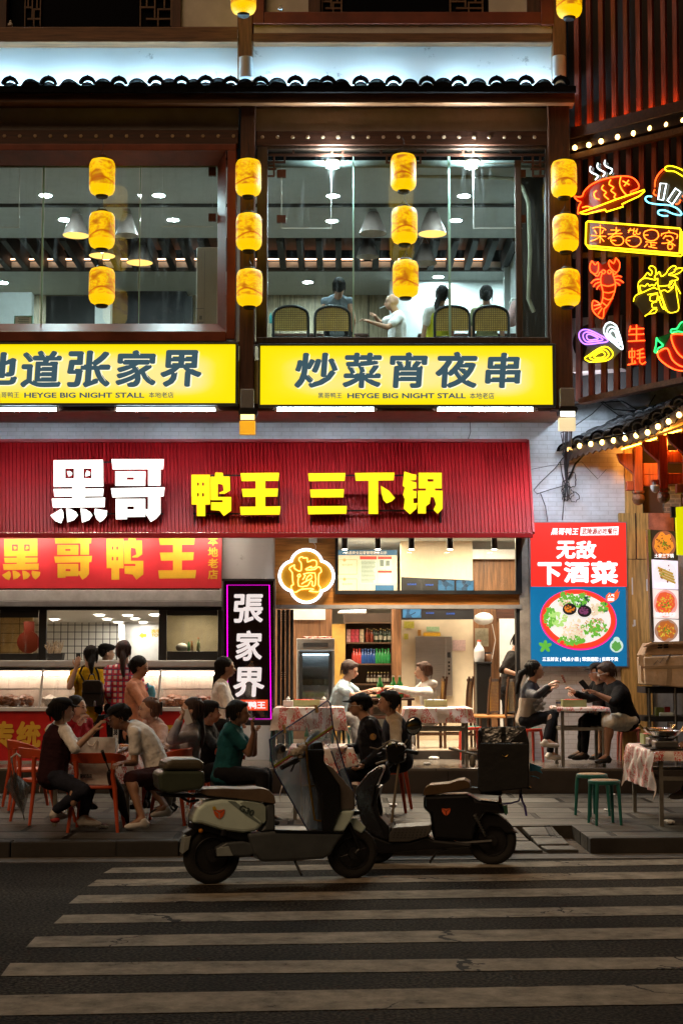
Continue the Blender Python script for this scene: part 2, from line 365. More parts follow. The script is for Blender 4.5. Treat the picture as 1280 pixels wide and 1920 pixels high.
# ================================================================ the restaurant building
M_DKWOOD = wood('dark_wood', (.07, .022, .01), .55); M_DKWOODZ = wood('dark_wood_upright', (.085, .03, .014), .55, 'z')
M_BRWOOD = wood('brown_wood', (.19, .085, .035), .55); M_BRWOODZ = wood('brown_wood_upright', (.22, .1, .04), .5, 'z')
M_ORWOOD = wood('orange_wood', (.42, .17, .035), .38); M_ORWOODZ = wood('orange_wood_upright', (.38, .16, .05), .4, 'z')
M_PLAST = mat('old_plaster', (.62, .58, .55), .85, var=.16, vs=2.5, bump=.25, bs=25)
def stained(N,L,tc,P):
 n = N.new('ShaderNodeTexNoise'); n.inputs['Scale'].default_value = 3; n.inputs['Detail'].default_value = 10; n.inputs['Roughness'].default_value = .75; L.new(tc.outputs['Object'], n.inputs[0])
 r = N.new('ShaderNodeValToRGB'); r.color_ramp.elements[0].position = .27; r.color_ramp.elements[0].color = (.16, .14, .12, 1); r.color_ramp.elements[1].position = .4; r.color_ramp.elements[1].color = (.74, .74, .73, 1); L.new(n.outputs[0], r.inputs[0])
 b = N.new('ShaderNodeBump'); b.inputs['Strength'].default_value = .3; b.inputs['Distance'].default_value = .01; L.new(n.outputs[0], b.inputs['Height']); L.new(b.outputs[0], P.inputs['Normal'])
 return r.outputs[0]
M_STAIN = pattern('weathered_white_wall', stained, .85)
M_WTILE = brick('white_wall_tile', (.8, .8, .84), (.76, .76, .8), (.64, .63, .65), .24, .062, .006, .45, .35, dirt=(.72, .69, .66), dv=.006)
M_REDFR = mat('red_brown_frame', (.19, .035, .012), .42, var=.3, vs=3, bump=.1)
M_TILE = mat('black_roof_tile', (.008, .008, .009), .9, var=.5, vs=10, spec=.02, bump=.4, bs=30)
M_DOT = mat('pale_flower_stud', (.5, .36, .25), .6)
M_BLACK = mat('black_metal', (.012, .012, .013), .4, var=.2); M_STEEL = mat('brushed_steel', (.55, .55, .55), .3, 1., var=.12, stretch=(1, 1, 12))
M_GREYM = mat('grey_metal', (.3, .3, .31), .45, .4); M_WHITE = mat('white_paint', (.75, .74, .72), .5, var=.08)
B = thing('restaurant_building', 'two storey timber post restaurant with black tiled eave and glazed upper dining room', 'building', (0, YW, 0))
def part(name,mb,m,P=B,**k): return mb.build(name,m,P,**k)
Yb = 20.6
w_ = MB()
w_.bx(-80,80,446,178,Yb,.15); w_.bx(474,78,1036,178,Yb,.15)
part('white_band_wall', w_, M_STAIN)
w_ = MB(); w_.bx(-80,190,447,246,YU+.05,.2); w_.bx(478,190,1032,246,YU+.05,.2)
part('plaster_strip_wall', w_, M_PLAST)
for a,b in ((448,479),(1033,1066)):
 p = MB(); p.bx(a, 186, b, 768, YU-.1, .22); part('post', p, M_DKWOODZ, bevel=.015)
for a,b in ((445,474),(1036,1059)):
 p = MB(); p.bx(a, -60, b, 150, Yb-.14, .2); part('upper_post', p, M_BRWOODZ, bevel=.015)
w_ = MB(); w_.bx(-80, 243, 447, 270, YU-.04, .2); w_.bx(480, 245, 1032, 272, YU-.04, .2); bm_ = part('studded_beam', w_, M_DKWOOD, bevel=.01)
d = MB()
xs = [9+28.6*i for i in range(16)]+[492+28.3*i for i in range(20)]
for x in xs:
 if 445 < x < 480 or x > 1030: continue
 c = at(x,255 if x < 450 else 257,YU-.045)
 d = MB()
 for k in range(6):
  a = k*pi/3; d.ell(c+Vector((.016*math.cos(a),0,.016*math.sin(a))),(.011,.006,.011),sub=1)
 d.ell(c, (.011, .008, .011), sub=1); d.build('flower_stud', M_DOT, bm_)
YT = 19.8
w_ = MB(); w_.bx(-80, 171, 1076, 193, YT+.04, .12); part('eave_fascia', w_, M_BRWOOD, bevel=.01)
w_ = MB(); w_.bx(-80, 188, 1076, 194, YT+.17, .2); part('eave_soffit', w_, M_DKWOOD)
e0 = at(-80,165,YT); e1 = at(1078,168,YT)
zE,zW = e0.z,e0.z+.2
r_ = MB()
r_.prism([(e0.x,YT,zE-.05),(e1.x,YT,zE-.05),(e1.x,Yb,zW-.05),(e0.x,Yb,zW-.05)],(0,0,.03))
rows_x = [20,58,92,130,165,194,224,258,293,318,341,364,386,410,433,460,489,520,554,590,614,640,676,706,737,768,800,830,859,895,930,958,985,1018,1050]
def half_pipe(mb,c0,c1,r,th=.018,n=10,a0=0,a1=pi,up=Vector((0,0,1))):
 ax = (c1-c0).normalized(); sx = ax.cross(up).normalized(); u = sx.cross(ax)
 for q0,q1 in ((c0,c1),):
  vs = []
  for q in (q0,q1):
   for rr in (r,r-th):
    vs += [q+sx*math.cos(a0+(a1-a0)*i/n)*rr+u*math.sin(a0+(a1-a0)*i/n)*rr for i in range(n+1)]
  m_ = n+1; fs = []
  for i in range(n):
   fs += [(i,i+1,2*m_+i+1,2*m_+i),(m_+i,3*m_+i,3*m_+i+1,m_+i+1),(i,m_+i,m_+i+1,i+1),(2*m_+i,2*m_+i+1,3*m_+i+1,3*m_+i)]
  fs += [(0,2*m_,3*m_,m_),(n,m_+n,3*m_+n,2*m_+n)]
  mb.add(vs,fs)
for i,px in enumerate(rows_x):
 x = at(px,165,YT).x; hi = i % 2 == 0
 rr = .1+random.uniform(-.008,.008)
 for k in range(2):
  y0 = YT-.03+k*.24; z = zE+(y0-YT)*.25-.02
  if hi: half_pipe(r_,Vector((x,y0,z)),Vector((x,y0+.3,z+.08)),rr*.95,n=6)
  else: half_pipe(r_,Vector((x,y0,z+.02)),Vector((x,y0+.3,z+.1)),rr*1.25,n=8,a0=R(25),a1=R(155))
r_.box(e0.x,e1.x,YT-.05,YT+.0,zE-.07,zE+.012)
for px in rows_x[1::2]: c = Vector((at(px,165,YT).x,YT-.055,zE-.01)); r_.prism([c+Vector((.13*math.cos(pi*i/10),0,.075*math.sin(pi*i/10))) for i in range(11)],(0,.05,0))
part('tiled_eave', r_, M_TILE)
r_ = MB()
for i,px in enumerate(rows_x):
 if i % 2: continue
 x = at(px,165,YT).x; dz = random.uniform(-.006,.012); tl = random.uniform(-.12,.12)
 c = Vector((x,YT-.06,zE+.035+dz)); n = 10; rr = .115; th = .042
 arc = [c+Vector((math.cos(a+tl)*rr,0,math.sin(a+tl)*rr*.95)) for a in [R(8)+R(164)*k/n for k in range(n+1)]]
 arci = [c+Vector((math.cos(a+tl)*(rr-th),0,math.sin(a+tl)*(rr-th)*.9)) for a in [R(8)+R(164)*k/n for k in range(n+1)]]
 for k in range(n):
  r_.prism([arc[k],arc[k+1],arci[k+1],arci[k]],(0,.07,0))
 r_.ell(c+Vector((0,.035,rr)),(.016,.03,.016),sub=1)
part('arched_end_tile', r_, M_TILE)
w_ = MB(); w_.bx(-80, 50, 446, 79, Yb-.2, .25); w_.bx(474, 62, 1034, 80, Yb-.14, .2); part('timber_beam', w_, M_BRWOOD, bevel=.012)
w_ = MB(); w_.bx(476, 45, 1034, 62, Yb-.12, .2); part('cornice_ledge', w_, M_PLAST)
w_ = MB(); w_.bx(495.5, 22, 1013.5, 44.5, Yb-.16, .25); w_.bx(474, -60, 495, 44, Yb-.17, .2); w_.bx(1014, -60, 1036, 46, Yb-.17, .2); part('red_window_rail', w_, M_REDFR, bevel=.008)
w_ = MB(); w_.bx(340, -60, 446, 50, Yb-.05, .2); w_.bx(495, -60, 578, 22, Yb, .2); w_.bx(916, -60, 988, 22, Yb, .2); part('upper_plaster', w_, M_PLAST)
w_ = MB(); w_.bx(322, -60, 340, 50, Yb-.1, .2); w_.bx(578, -60, 600, 22, Yb-.06, .2); w_.bx(988, -60, 1014, 22, Yb-.06, .2); w_.bx(-80, -60, 14, 50, Yb-.1, .2); part('window_stile', w_, M_DKWOODZ)
M_DARKGL = mat('dark_window_glass', (.006, .006, .008), .12, var=0)
w_ = MB(); w_.bx(14, -60, 322, 50, Yb+.05, .1); w_.bx(600, -60, 916, 22, Yb+.05, .1); dw = part('dark_window', w_, M_DARKGL)
l_ = MB()
def fret(mb,x0,y0,x1,y1,Y,th=.03,wpx=3):
 """little key pattern of bars inside a pixel box"""
 wx,wy = x1-x0,y1-y0
 hs = [(0,.25,.6),(.4,.25,1),(0,.5,.45),(.55,.55,1),(.2,.8,1),(0,.05,1)]
 for a,t,b in hs: mb.bx(x0+wx*a,y0+wy*t,x0+wx*b,y0+wy*t+wpx,Y,th)
 for a,t,b in ((.2,.05,.5),(.45,.25,.8),(.75,.05,.55),(.0,.05,1),(.96,.05,1),(.55,.55,1)):
  mb.bx(x0+wx*a,y0+wy*t,x0+wx*a+wpx,y0+wy*b,Y-.004,th)
fret(l_,46,-24,76,48,Yb+.0); fret(l_,262,-24,322,48,Yb+.0); fret(l_,602,-20,640,22,Yb+.02); fret(l_,842,-20,905,22,Yb+.02)
l_.build('lattice', wood('lattice_wood', (.16, .08, .035)), dw)
w_ = MB()
for px,py,Y in ((20,50,Yb-.15),(526,20,Yb-.15)):
 c = at(px,py,Y); w_.lathe([(.005,.09),(.02,.075),(.012,.06),(.035,.035),(.035,.01),(.02,0)][::-1],c,10)
part('gourd_finial', w_, M_PLAST)
fr = MB(); Yf,Yg = YU-.06,YU+.22
def px_frame(mb,o,i,Yo,Yi):
 """bevelled picture frame between outer pixel box o at Yo and inner box i at Yi, plus a flat front rim"""
 O = [at(x,y,Yo) for x,y in ((o[0],o[3]),(o[2],o[3]),(o[2],o[1]),(o[0],o[1]))]
 I = [at(x,y,Yi) for x,y in ((i[0],i[3]),(i[2],i[3]),(i[2],i[1]),(i[0],i[1]))]
 mb.add(O+I,[(k,(k+1) % 4,4+(k+1) % 4,4+k) for k in range(4)])
fr.bx(-80,269,443,282,Yf,.3); fr.bx(424,282,443,636,Yf,.3); fr.bx(-80,621,424,640,Yf,.3)
W1 = part('window_frame', fr, M_REDFR, bevel=.01)
rv = MB(); px_frame(rv, (-80, 282, 424, 621), (-80, 311, 408, 607), Yf+.02, Yg); part('window_reveal', rv, M_REDFR)
M_GLASS = glass('window_glass', (.9, .96, .95), .05, 0, .08)
M_GEDGE = mat('glass_edge', (.35, .6, .5), .15, var=0)
M_GLEDGE = glass('frosted_strip', (.75, .85, .85), .06, .1, .5)
g = MB()
for a,b in ((-80,79),(81,261),(263,408)): g.bx(a,311,b,607,Yg+.02,.01)
p1 = part('window_pane', g, M_GLASS)
g = MB(); g.bx(79, 311, 81.2, 607, Yg+.016, .02); g.bx(261, 311, 263.2, 607, Yg+.016, .02); g.build('glass_joint', M_GEDGE, p1)
g = MB()
for x0,y0,x1,y1 in ((391,313,405,329),(391,400,405,414)): g.bx(x0,y0,x1,y1,Yg,.05)
g.build('glass_clamp', mat('rust_clamp', (.09, .03, .015), .5, .6), p1)
g = MB()
for x0,y0,x1,y1 in ((36,312,37.4,426),(0,426,37,427.2),(304,312,305.4,424),(304,424,400,425.2),(398,330,399,424)): g.bx(x0,y0,x1,y1,Yg+.012,.006)
g.build('pane_seal', mat('clear_seal', (.6, .68, .66), .2, var=0), p1)
fr = MB()
fr.bx(480,273,502,634,YU-.02,.16); fr.bx(968,300,976,632,YU+.05,.1); fr.bx(1026,273,1036,640,YU-.02,.2)
fr.bx(480,632,1036,643,YU-.06,.3); fr.bx(502,273,1026,279,YU-.02,.15)
part('window_frame', fr, wood('window_timber', (.055, .03, .02), .5, 'z'), bevel=.008)
g = MB()
for a,b in ((502,661),(663,841),(843,1026)): g.bx(a,279,b,632,YU+.08,.01)
p2 = part('window_pane', g, M_GLASS)
g = MB(); g.bx(661, 290, 663.2, 632, YU+.076, .02); g.bx(841, 290, 843.2, 632, YU+.076, .02); g.build('glass_joint', M_GEDGE, p2)
g = MB()
for x0,y0,x1,y1 in ((519,318,536,332),(519,403,536,417),(967,318,985,332),(967,403,985,417)): g.bx(x0,y0,x1,y1,YU+.06,.05)
g.build('glass_clamp', MATS['rust_clamp'], p2)
g = MB()
for x0,y0,x1,y1 in ((527,308,528.4,428),(528,427,622,428.4),(620,300,621.4,427),(886,308,887.4,428),(886,427,978,428.4),(886,306,978,307.2)): g.bx(x0,y0,x1,y1,YU+.072,.006)
g.build('pane_seal', MATS['clear_seal'], p2)
l_ = MB(); YL = YU+.03
l_.bx(490,288,1022,292,YL,.03)
for x in (548,620,640,712,795,866,885,955): l_.bx(x,275,x+4,289,YL+.001,.03)
for sx,x0 in ((1,490),(-1,1022)):
 def hb(a,b,y,h=3.2): l_.bx(min(x0+sx*a,x0+sx*b),y,max(x0+sx*a,x0+sx*b),y+h,YL+.002,.03)
 def vb(a,y0,y1,h=3.2): l_.bx(min(x0+sx*a,x0+sx*(a+h)),y0,max(x0+sx*a,x0+sx*(a+h)),y1,YL+.004,.03)
 hb(0,45,302); hb(0,28,315); hb(0,24,328); vb(8,292,330); vb(22,292,330); vb(42,292,305); hb(8,22,308.5,2.4)
for x in (723,786): l_.bx(x,292,x+3.5,306,YL,.03); l_.bx(x-5 if x > 750 else x,303,x+(3 if x > 750 else 8),306,YL+.002,.03)
part('fretwork', l_, M_DKWOOD)
w_ = MB(); s0 = at(-80,762,YU); zs = s0.z
w_.box(-6.5, at(1066, 762, YU).x, YU+.02, YW+.1, zs, zs+.62); part('soffit', w_, mat('soffit_paint', (.5, .4, .34), .8, var=.15))
w_ = MB(); w_.bx(-80, 640, 1042, 646, YU-.03, .1); w_.bx(-80, 757, 1042, 770, YU-.06, .06); part('sign_bearer', w_, M_DKWOOD)
z5,zc = 5.76,8.45
M_CEIL = mat('grey_ceiling', (.6, .62, .6), .7, var=.06); M_UWALL = mat('pale_room_wall', (.7, .74, .72), .6, var=.08)
xr0,xr1,Ybk = -6.5,at(1034,500,YU+.3).x,27.7
w_ = MB(); w_.box(xr0, xr1, YU+.3, Ybk+.1, z5-.1, z5); part('dining_floor', w_, mat('dark_floor', (.1, .08, .06), .4))
w_ = MB(); w_.box(xr0, xr1, YU+.25, 23.85, zc, zc+.1); w_.box(xr0, xr1, 25.7, Ybk+.1, zc, zc+.1); part('dining_ceiling', w_, M_CEIL)
w_ = MB(); w_.box(xr0, xr1, 23.85, 25.7, zc+.3, zc+.38); w_.box(xr0, xr1, 23.85, 23.87, zc, zc+.3); part('ceiling_recess', w_, mat('recess_brown', (.16, .09, .06), .8))
w_ = MB()
for i in range(34):
 x = xr0+.2+i*.31; w_.box(x,x+.1,23.86,25.69,zc-.05,zc+.22)
part('ceiling_slat', w_, wood('slat_wood', (.011, .006, .004), .7, 'y'))
w_ = MB(); w_.box(xr0, xr1, 25.71, 25.75, zc-.06, zc-.001); w_.box(xr0, xr1, 22.0, 22.03, zc-.05, zc-.001); part('ceiling_groove', w_, mat('shadow_gap', (.04, .035, .03), .7))
w_ = MB(); w_.box(xr0, at(730, 560, Ybk).x, Ybk, Ybk+.1, z5, zc); bw = part('panelled_wall', w_, wood('pale_panel', (.42, .33, .2), .5, 'z'))
w_ = MB(); w_.box(at(730, 560, 26.6).x, xr1, 26.6, 26.7, z5, zc); part('white_back_wall', w_, M_UWALL)
w_ = MB()
for px in (524,625,690): w_.bx(px,548,px+1.5,640,Ybk-.006,.006)
w_.build('panel_joint', M_BLACK, bw)
w_ = MB(); w_.bx(500, 541, 730, 547, Ybk-.05, .05); w_.bx(200, 530, 420, 548, Ybk-.05, .05); part('wall_cornice', w_, MATS['shadow_gap'])
w_ = MB(); w_.box(xr0-.1, xr0, YU+.3, Ybk, z5, zc); w_.box(xr1, xr1+.1, YU+.3, Ybk, z5, zc); part('side_wall', w_, M_UWALL)
xm = at(462,500,YU+1).x
w_ = MB(); w_.box(xm-.12, xm+.12, YU+.3, YU+.9, z5, zc); part('inner_column', w_, M_UWALL)
w_ = MB(); w_.bx(946, 500, 962, 640, 25.5, .1); w_.bx(962, 528, 1000, 542, 25.6, .1); part('partition', w_, M_UWALL)
w_ = MB(); w_.bx(978, 320, 1018, 640, 20.75, .1); part('dark_cupboard', w_, wood('cupboard_wood', (.04, .022, .014), .5, 'z'))
w_ = MB(); w_.tube([at(760, 330, 20.7), at(900, 332, 20.7), at(960, 335, 20.65), at(978, 350, 20.6), at(990, 380, 20.6), at(993, 470, 20.6), at(990, 560, 20.6), at(1000, 585, 20.6)], .028, 8); part('flexible_duct', w_, mat('cream_duct', (.5, .45, .32), .6), smooth=True)
w_ = MB(); w_.bx(86, 555, 360, 612, 26.0, .3); w_.bx(200, 546, 350, 556, 26.0, .3); part('service_bar', w_, mat('bar_black', (.02, .018, .016), .4))
w_ = MB(); w_.bx(178, 560, 208, 612, 25.0, .2); w_.bx(-80, 548, 60, 612, 24.6, .2); part('inner_pillar', w_, M_UWALL)
w_ = MB(); w_.bx(212, 552, 345, 612, 25.98, .02); part('wall_picture', w_, mat('dark_blossom_mural', (.03, .025, .028), .5, var=.9, vs=9, col2=(.01, .01, .012), thr=(.5, .75)))
w_ = MB(); w_.bx(-80, 788, 1172, 828, YW, .2); w_.bx(995, 828, 1172, 1436, YW, .2); part('tiled_wall', w_, M_WTILE)
w_ = MB(); w_.bx(977, 1000, 995, 1436, YW-.08, .28); part('grey_pilaster', w_, mat('grey_plaster', (.32, .29, .25), .8, var=.35, vs=4, bump=.3))
w_ = MB(); w_.bx(415, 1000, 516, 1440, YW-.02, .2); part('peeling_wall', w_, M_STAIN)
w_ = MB(); w_.bx(515, 1000, 629, 1134, YW-.05, .2); w_.bx(629, 1113, 977, 1134, YW-.05, .2); part('wood_fascia', w_, M_ORWOOD)
w_ = MB(); w_.bx(515, 1134, 977, 1141, YW-.09, .24); part('grey_lintel', w_, M_GREYM)
w_ = MB(); w_.bx(628,1003,975,1007,YW-.1,.1); w_.bx(628,1007,634,1112,YW-.1,.1); w_.bx(967,1007,977,1112,YW-.1,.1); w_.bx(628,1107,975,1114,YW-.102,.1)
tf = part('transom_frame', w_, M_BLACK)
w_ = MB(); w_.bx(634, 1006, 967, 1108, YW-.03, .01); w_.build('transom_glass', glass('transom_pane', (.96, .97, .95), .04, 0, .08), tf)
w_ = MB()
for i,x in enumerate((519,527,535,543)): w_.bx(x,1143,x+7,1404,YW-.06+.02*(i % 2),.1)
fd = part('folding_door', w_, mat('door_dark_metal', (.03, .026, .024), .4, .3))
w_ = MB()
for y in (1150,1260):
 for k in range(4): w_.bx(527,y+k*4,529,y+k*4+1.6,YW-.075,.01); w_.bx(533,y+k*4,535,y+k*4+1.6,YW-.075,.01)
w_.build('hinge', M_STEEL, fd)
w_ = MB(); w_.bx(970, 1140, 978, 1436, YW-.07, .2); part('door_jamb', w_, M_BLACK)
zi1 = at(640,1005,YW).z+.12
w_ = MB(); w_.box(-6.5, 4.2, YW+.2, 29, zi1, zi1+.1); part('shop_ceiling', w_, mat('shop_ceiling_paint', (.6, .6, .58), .7, var=.06))
w_ = MB(); w_.box(at(516, 1200, 22).x, 4.2, 28.9, 29, ZIN, zi1); part('rear_wall', w_, mat('rear_wall_paint', (.42, .37, .3), .7, var=.1))
w_ = MB(); w_.bx(470, 1050, 622, 1420, 24.4, .1); part('brown_wall', w_, M_BRWOODZ)
w_ = MB(); w_.bx(545, 1134, 610, 1162, 24.3, .06); part('white_bulkhead', w_, M_WHITE)
w_ = MB(); w_.bx(622, 1170, 647, 1400, 24.2, .3); part('yellow_wall', w_, mat('yellow_wall_paint', (.6, .35, .07), .6))
w_ = MB(); w_.bx(735, 1140, 752, 1400, 23.6, .3); part('door_post', w_, M_BRWOODZ, bevel=.01)
w_ = MB(); w_.bx(752, 1003, 885, 1404, 24.0, .2); part('cream_wall', w_, mat('cream_wall_paint', (.72, .6, .43), .6, var=.08))
w_ = MB(); w_.bx(885, 1040, 990, 1404, 24.15, .1); part('wood_side_wall', w_, M_BRWOODZ)
w_ = MB(); w_.bx(938, 1160, 990, 1404, 23.9, .05); part('white_partition', w_, M_WHITE)
w_ = MB(); w_.bx(885, 1030, 985, 1048, 24.0, .1); w_.box(4.1, 4.2, YW+.2, 29, ZIN, zi1); w_.box(at(416, 1200, YW).x-.05, at(416, 1200, YW).x+.05, YW+.2, 27, ZIN, zi1); part('inner_wall', w_, M_WHITE)
mb = MB(); mb.tube([(xr0+.3, 25.62, zc+.12), (xr1-.3, 25.62, zc+.12)], .012, 6); part('recess_strip_lamp', mb, emis('recess_strip', (1, .5, .3), 10))
# ================================================================ block glyphs (drawn stroke by stroke)
def sc(pts,k,ox,oy): return [(ox+x*k,oy+y*k) for x,y in pts]
def rect(x0,y0,x1,y1): return [(x0,y0),(x1,y0),(x1,y1),(x0,y1)]
G = {}
k1,k2 = .2031,.3984
G['hei'] = [sc(p, k1, 80, 840) for p in [
 [(104,113),(558,108),(560,188),(104,188)],rect(104,188,210,280),rect(292,188,378,280),rect(454,188,560,280),[(104,280),(560,280),(562,356),(104,358)],
 [(228,215),(251,213),(272,224),(275,239),(263,257),(242,262),(236,251)],[(407,209),(425,212),(439,222),(439,250),(419,258),(398,261),(394,251)],
 rect(276,357.5,392,377),[(102,378),(564,374),(558,444),(112,449)],rect(276,447,392,464),[(86,468),(578,458),(572,546),(98,550)],
 [(72,622),(175,560),(192,590),(195,640),(172,695),(120,675)],[(218,558),(260,562),(310,590),(328,622),(290,665),(230,686)],
 [(350,558),(400,565),(445,595),(461,622),(430,665),(366,688)],[(484,560),(598,578),(590,630),(560,665),(530,684),(498,655),(478,600)]]]
G['ge'] = [sc(p, k1, 80, 840) for p in [
 [(638,103),(1120,103),(1114,195),(648,197)],rect(975,195.5,1088,347),
 rect(672,215,950,270),rect(672,270,778,294),rect(845,270,949,294),rect(672,294,948,348),
 [(632,372),(1127,362),(1118,446),(646,456)],[(975,447),(1088,447),(1088,605),(1050,650),(1000,682),(950,605),(950,565),(975,565)],
 rect(676,469,948,538),rect(676,538,782,567),rect(845,538,948,567),[(676,567),(948,567),(948,634),(780,637),(780,656),(678,658)]]]
G['ya'] = [sc(p, k2, 340, 860) for p in [
 rect(48,75,135,112),rect(48,112,75,178),rect(83,112,98,178),rect(107,112,135,178),rect(75,127,83,162),rect(98,127,107,162),rect(49,178,135,216),rect(73,216,113,270),
 [(138,85),(158,85),(160,65),(195,66),(198,84),(228,84),(230,150),(205,165),(178,165),(178,160),(200,150),(195,122),(172,118),(172,180),(235,180),(235,245),(200,270),(180,245),(140,242),(140,205),(195,205),(195,195),(138,195)]]]
G['wang'] = [sc(p, k2, 340, 860) for p in [[(278,68),(460,66),(457,104),(284,106)], [(284,142),(455,140),(452,178),(290,180)], [(276,226),(467,224),(462,263),(280,265)], rect(350,105,395,141), rect(350,179,395,225)]]
G['san'] = [sc(p, k2, 340, 860) for p in [[(596,69),(771,67),(768,104),(600,106)], [(605,145),(765,143),(762,182),(609,183)], [(593,224),(778,222),(776,259),(597,262)]]]
G['xia'] = [sc(p, k2, 340, 860) for p in [[(816,67),(1002,65),(998,102),(820,104)], rect(880,103.5,925,260), [(938,127),(975,150),(1005,185),(990,200),(965,210),(950,195),(940,160)]]]
G['guo'] = [sc(p, k2, 340, 860) for p in [
 [(1048,60),(1085,72),(1105,75),(1103,100),(1070,104),(1105,112),(1105,140),(1088,142),(1088,152),(1105,152),(1105,185),(1090,187),(1092,210),(1110,208),(1105,235),(1075,262),(1045,235),(1050,190),(1042,170),(1050,135),(1040,128)],
 rect(1115,66,1224,96),rect(1115,96,1157,108),rect(1185,96,1224,108),rect(1115,108,1224,140),rect(1150,140,1192,150),
 [(1112,150),(1228,150),(1228,235),(1205,260),(1185,240),(1197,215),(1187,182),(1172,180),(1168,210),(1150,225),(1150,258),(1112,258)]]]
def glyph(mb,g,box=None,off=0,fn=None,Y=0,th=.004):
 ps = G[g]
 if box:
  xs = [x for p in ps for x,_ in p]; ys = [y for p in ps for _,y in p]; a,b,c,d = min(xs),min(ys),max(xs),max(ys)
  ps = [[(box[0]+(x-a)/(c-a)*(box[2]-box[0]),box[1]+(y-b)/(d-b)*(box[3]-box[1])) for x,y in p] for p in ps]
 for p in ps:
  q = [fn(x,y) for x,y in p] if fn else [at(x,y,Y) for x,y in p]
  mb.prism(q,(0,th,0))
# ================================================================ red corrugated awning with channel letters
YA0,YA1 = YW-.1,20.6
aw = thing('awning', 'wide sloping awning of dark red corrugated sheet above the shop front', 'awning', at(400, 1005, YA1))
tl,tr = at(-80,826,YA0),at(986,826,YA0); bl,br = at(-80,1000,YA1),at(997,1000,YA1)
M_AWN = mat('red_corrugated_sheet', (.44, .005, .009), .5, var=.2, vs=1.5, spec=.3)
def awp(u,v): return (tl.lerp(tr,u)).lerp(bl.lerp(br,u),v)
mb = MB(); pitch = .052; W = tr.x-tl.x; n = int(W/pitch)
nrm = (bl-tl).cross(Vector((1,0,0))).normalized()
if nrm.y > 0: nrm = -nrm
prof = []
for i in range(n):
 for a,h in ((0,0),(.16,0),(.24,.02),(.92,.02),(.99,0)): prof.append(((i+a)*pitch/W,h))
prof.append((1,0)); vs = []
for u,h in prof: vs += [awp(min(u,1),0)+nrm*h,awp(min(u,1),1)+nrm*h]
mb.add(vs,[(2*i,2*i+1,2*i+3,2*i+2) for i in range(len(prof)-1)])
mb.build('corrugated_sheet', M_AWN, aw)
mb = MB(); mb.bx(-80,999,999,1008,YA1-.03,.09); a_,b_ = awp(1,0),awp(1,1); mb.prism([a_+nrm*.03,b_+nrm*.03,b_-nrm*.03,a_-nrm*.03],(.035,0,0))
mb.bx(-80, 823, 988, 829, YA0-.06, .1); mb.build('edge_trim', mat('red_trim', (.42, .012, .016), .45), aw, bevel=.006)
mb = MB(); mb.prism([a_, b_, Vector((b_.x, YW, b_.z)), Vector((a_.x, YW, a_.z))], (.01, 0, 0)); mb.build('end_cheek', MATS['red_trim'], aw)
mb = MB(); mb.box(tl.x, br.x, YA1+.06, YW, br.z+.02, br.z+.04); mb.build('underside_board', M_WHITE, aw)
YLt = YA1-.02
sg = thing('channel_letter_sign', 'row of lit white and yellow block characters on a black frame over the red awning', 'sign', at(460, 990, YLt))
mb = MB()
for x0,x1,y0,y1 in ((100,306,865,968),(362,525,890,968),(580,828,890,962)):
 for y in (y0,y1-6): mb.bx(x0,y,x1,y+2.5,YLt+.08,.03)
 for x in (x0+2,x1-4): mb.bx(x,y0,x+2.5,1000,YLt+.081,.03)
mb.build('mounting_frame', M_BLACK, sg)
M_LW = emis('letter_white', (1, .95, .88), 2.2); M_LY = emis('letter_yellow', (1, .78, .01), 1.12); M_LSIDE = emis('letter_return', (1, .55, .0), .5)
for g, m in (('hei', M_LW), ('ge', M_LW), ('ya', M_LY), ('wang', M_LY), ('san', M_LY), ('xia', M_LY), ('guo', M_LY)):
 mb = MB(); glyph(mb, g, Y=YLt, th=.006); o = mb.build('letter', m, sg)
 mb = MB(); glyph(mb, g, Y=YLt+.0065, th=.05); mb.build('letter_return', mat('return_brown', (.06, .03, .015), .5), o)
# ================================================================ red banner over the stall
YB = 21.3
ban = thing('shop_banner', 'red printed banner under the awning with four big yellow block characters', 'banner', at(210, 1103, YB))
M_BRED = mat('banner_red', (.75, .035, .05), .45, var=.1, vs=2, bump=.15, bs=6, bd=.02); M_BYEL = mat('banner_yellow', (.85, .5, .03), .5, var=.08)
mb = MB(); mb.bx(-80, 1000, 416, 1103, YB, .03); mb.build('fabric', M_BRED, ban)
mb = MB()
for g, bx_ in (('hei', (4, 1010, 76, 1088)), ('ge', (102, 1006, 173, 1087)), ('ya', (200, 1006, 269, 1087)), ('wang', (297, 1006, 368, 1085))): glyph(mb, g, bx_, Y=YB-.004, th=.004)
for i, ch in enumerate('本地老店'): text_px(mb, ch, 390, 1005+i*21, 409, 1023+i*21, YB-.004, .03)
mb.build('lettering', M_BYEL, ban)
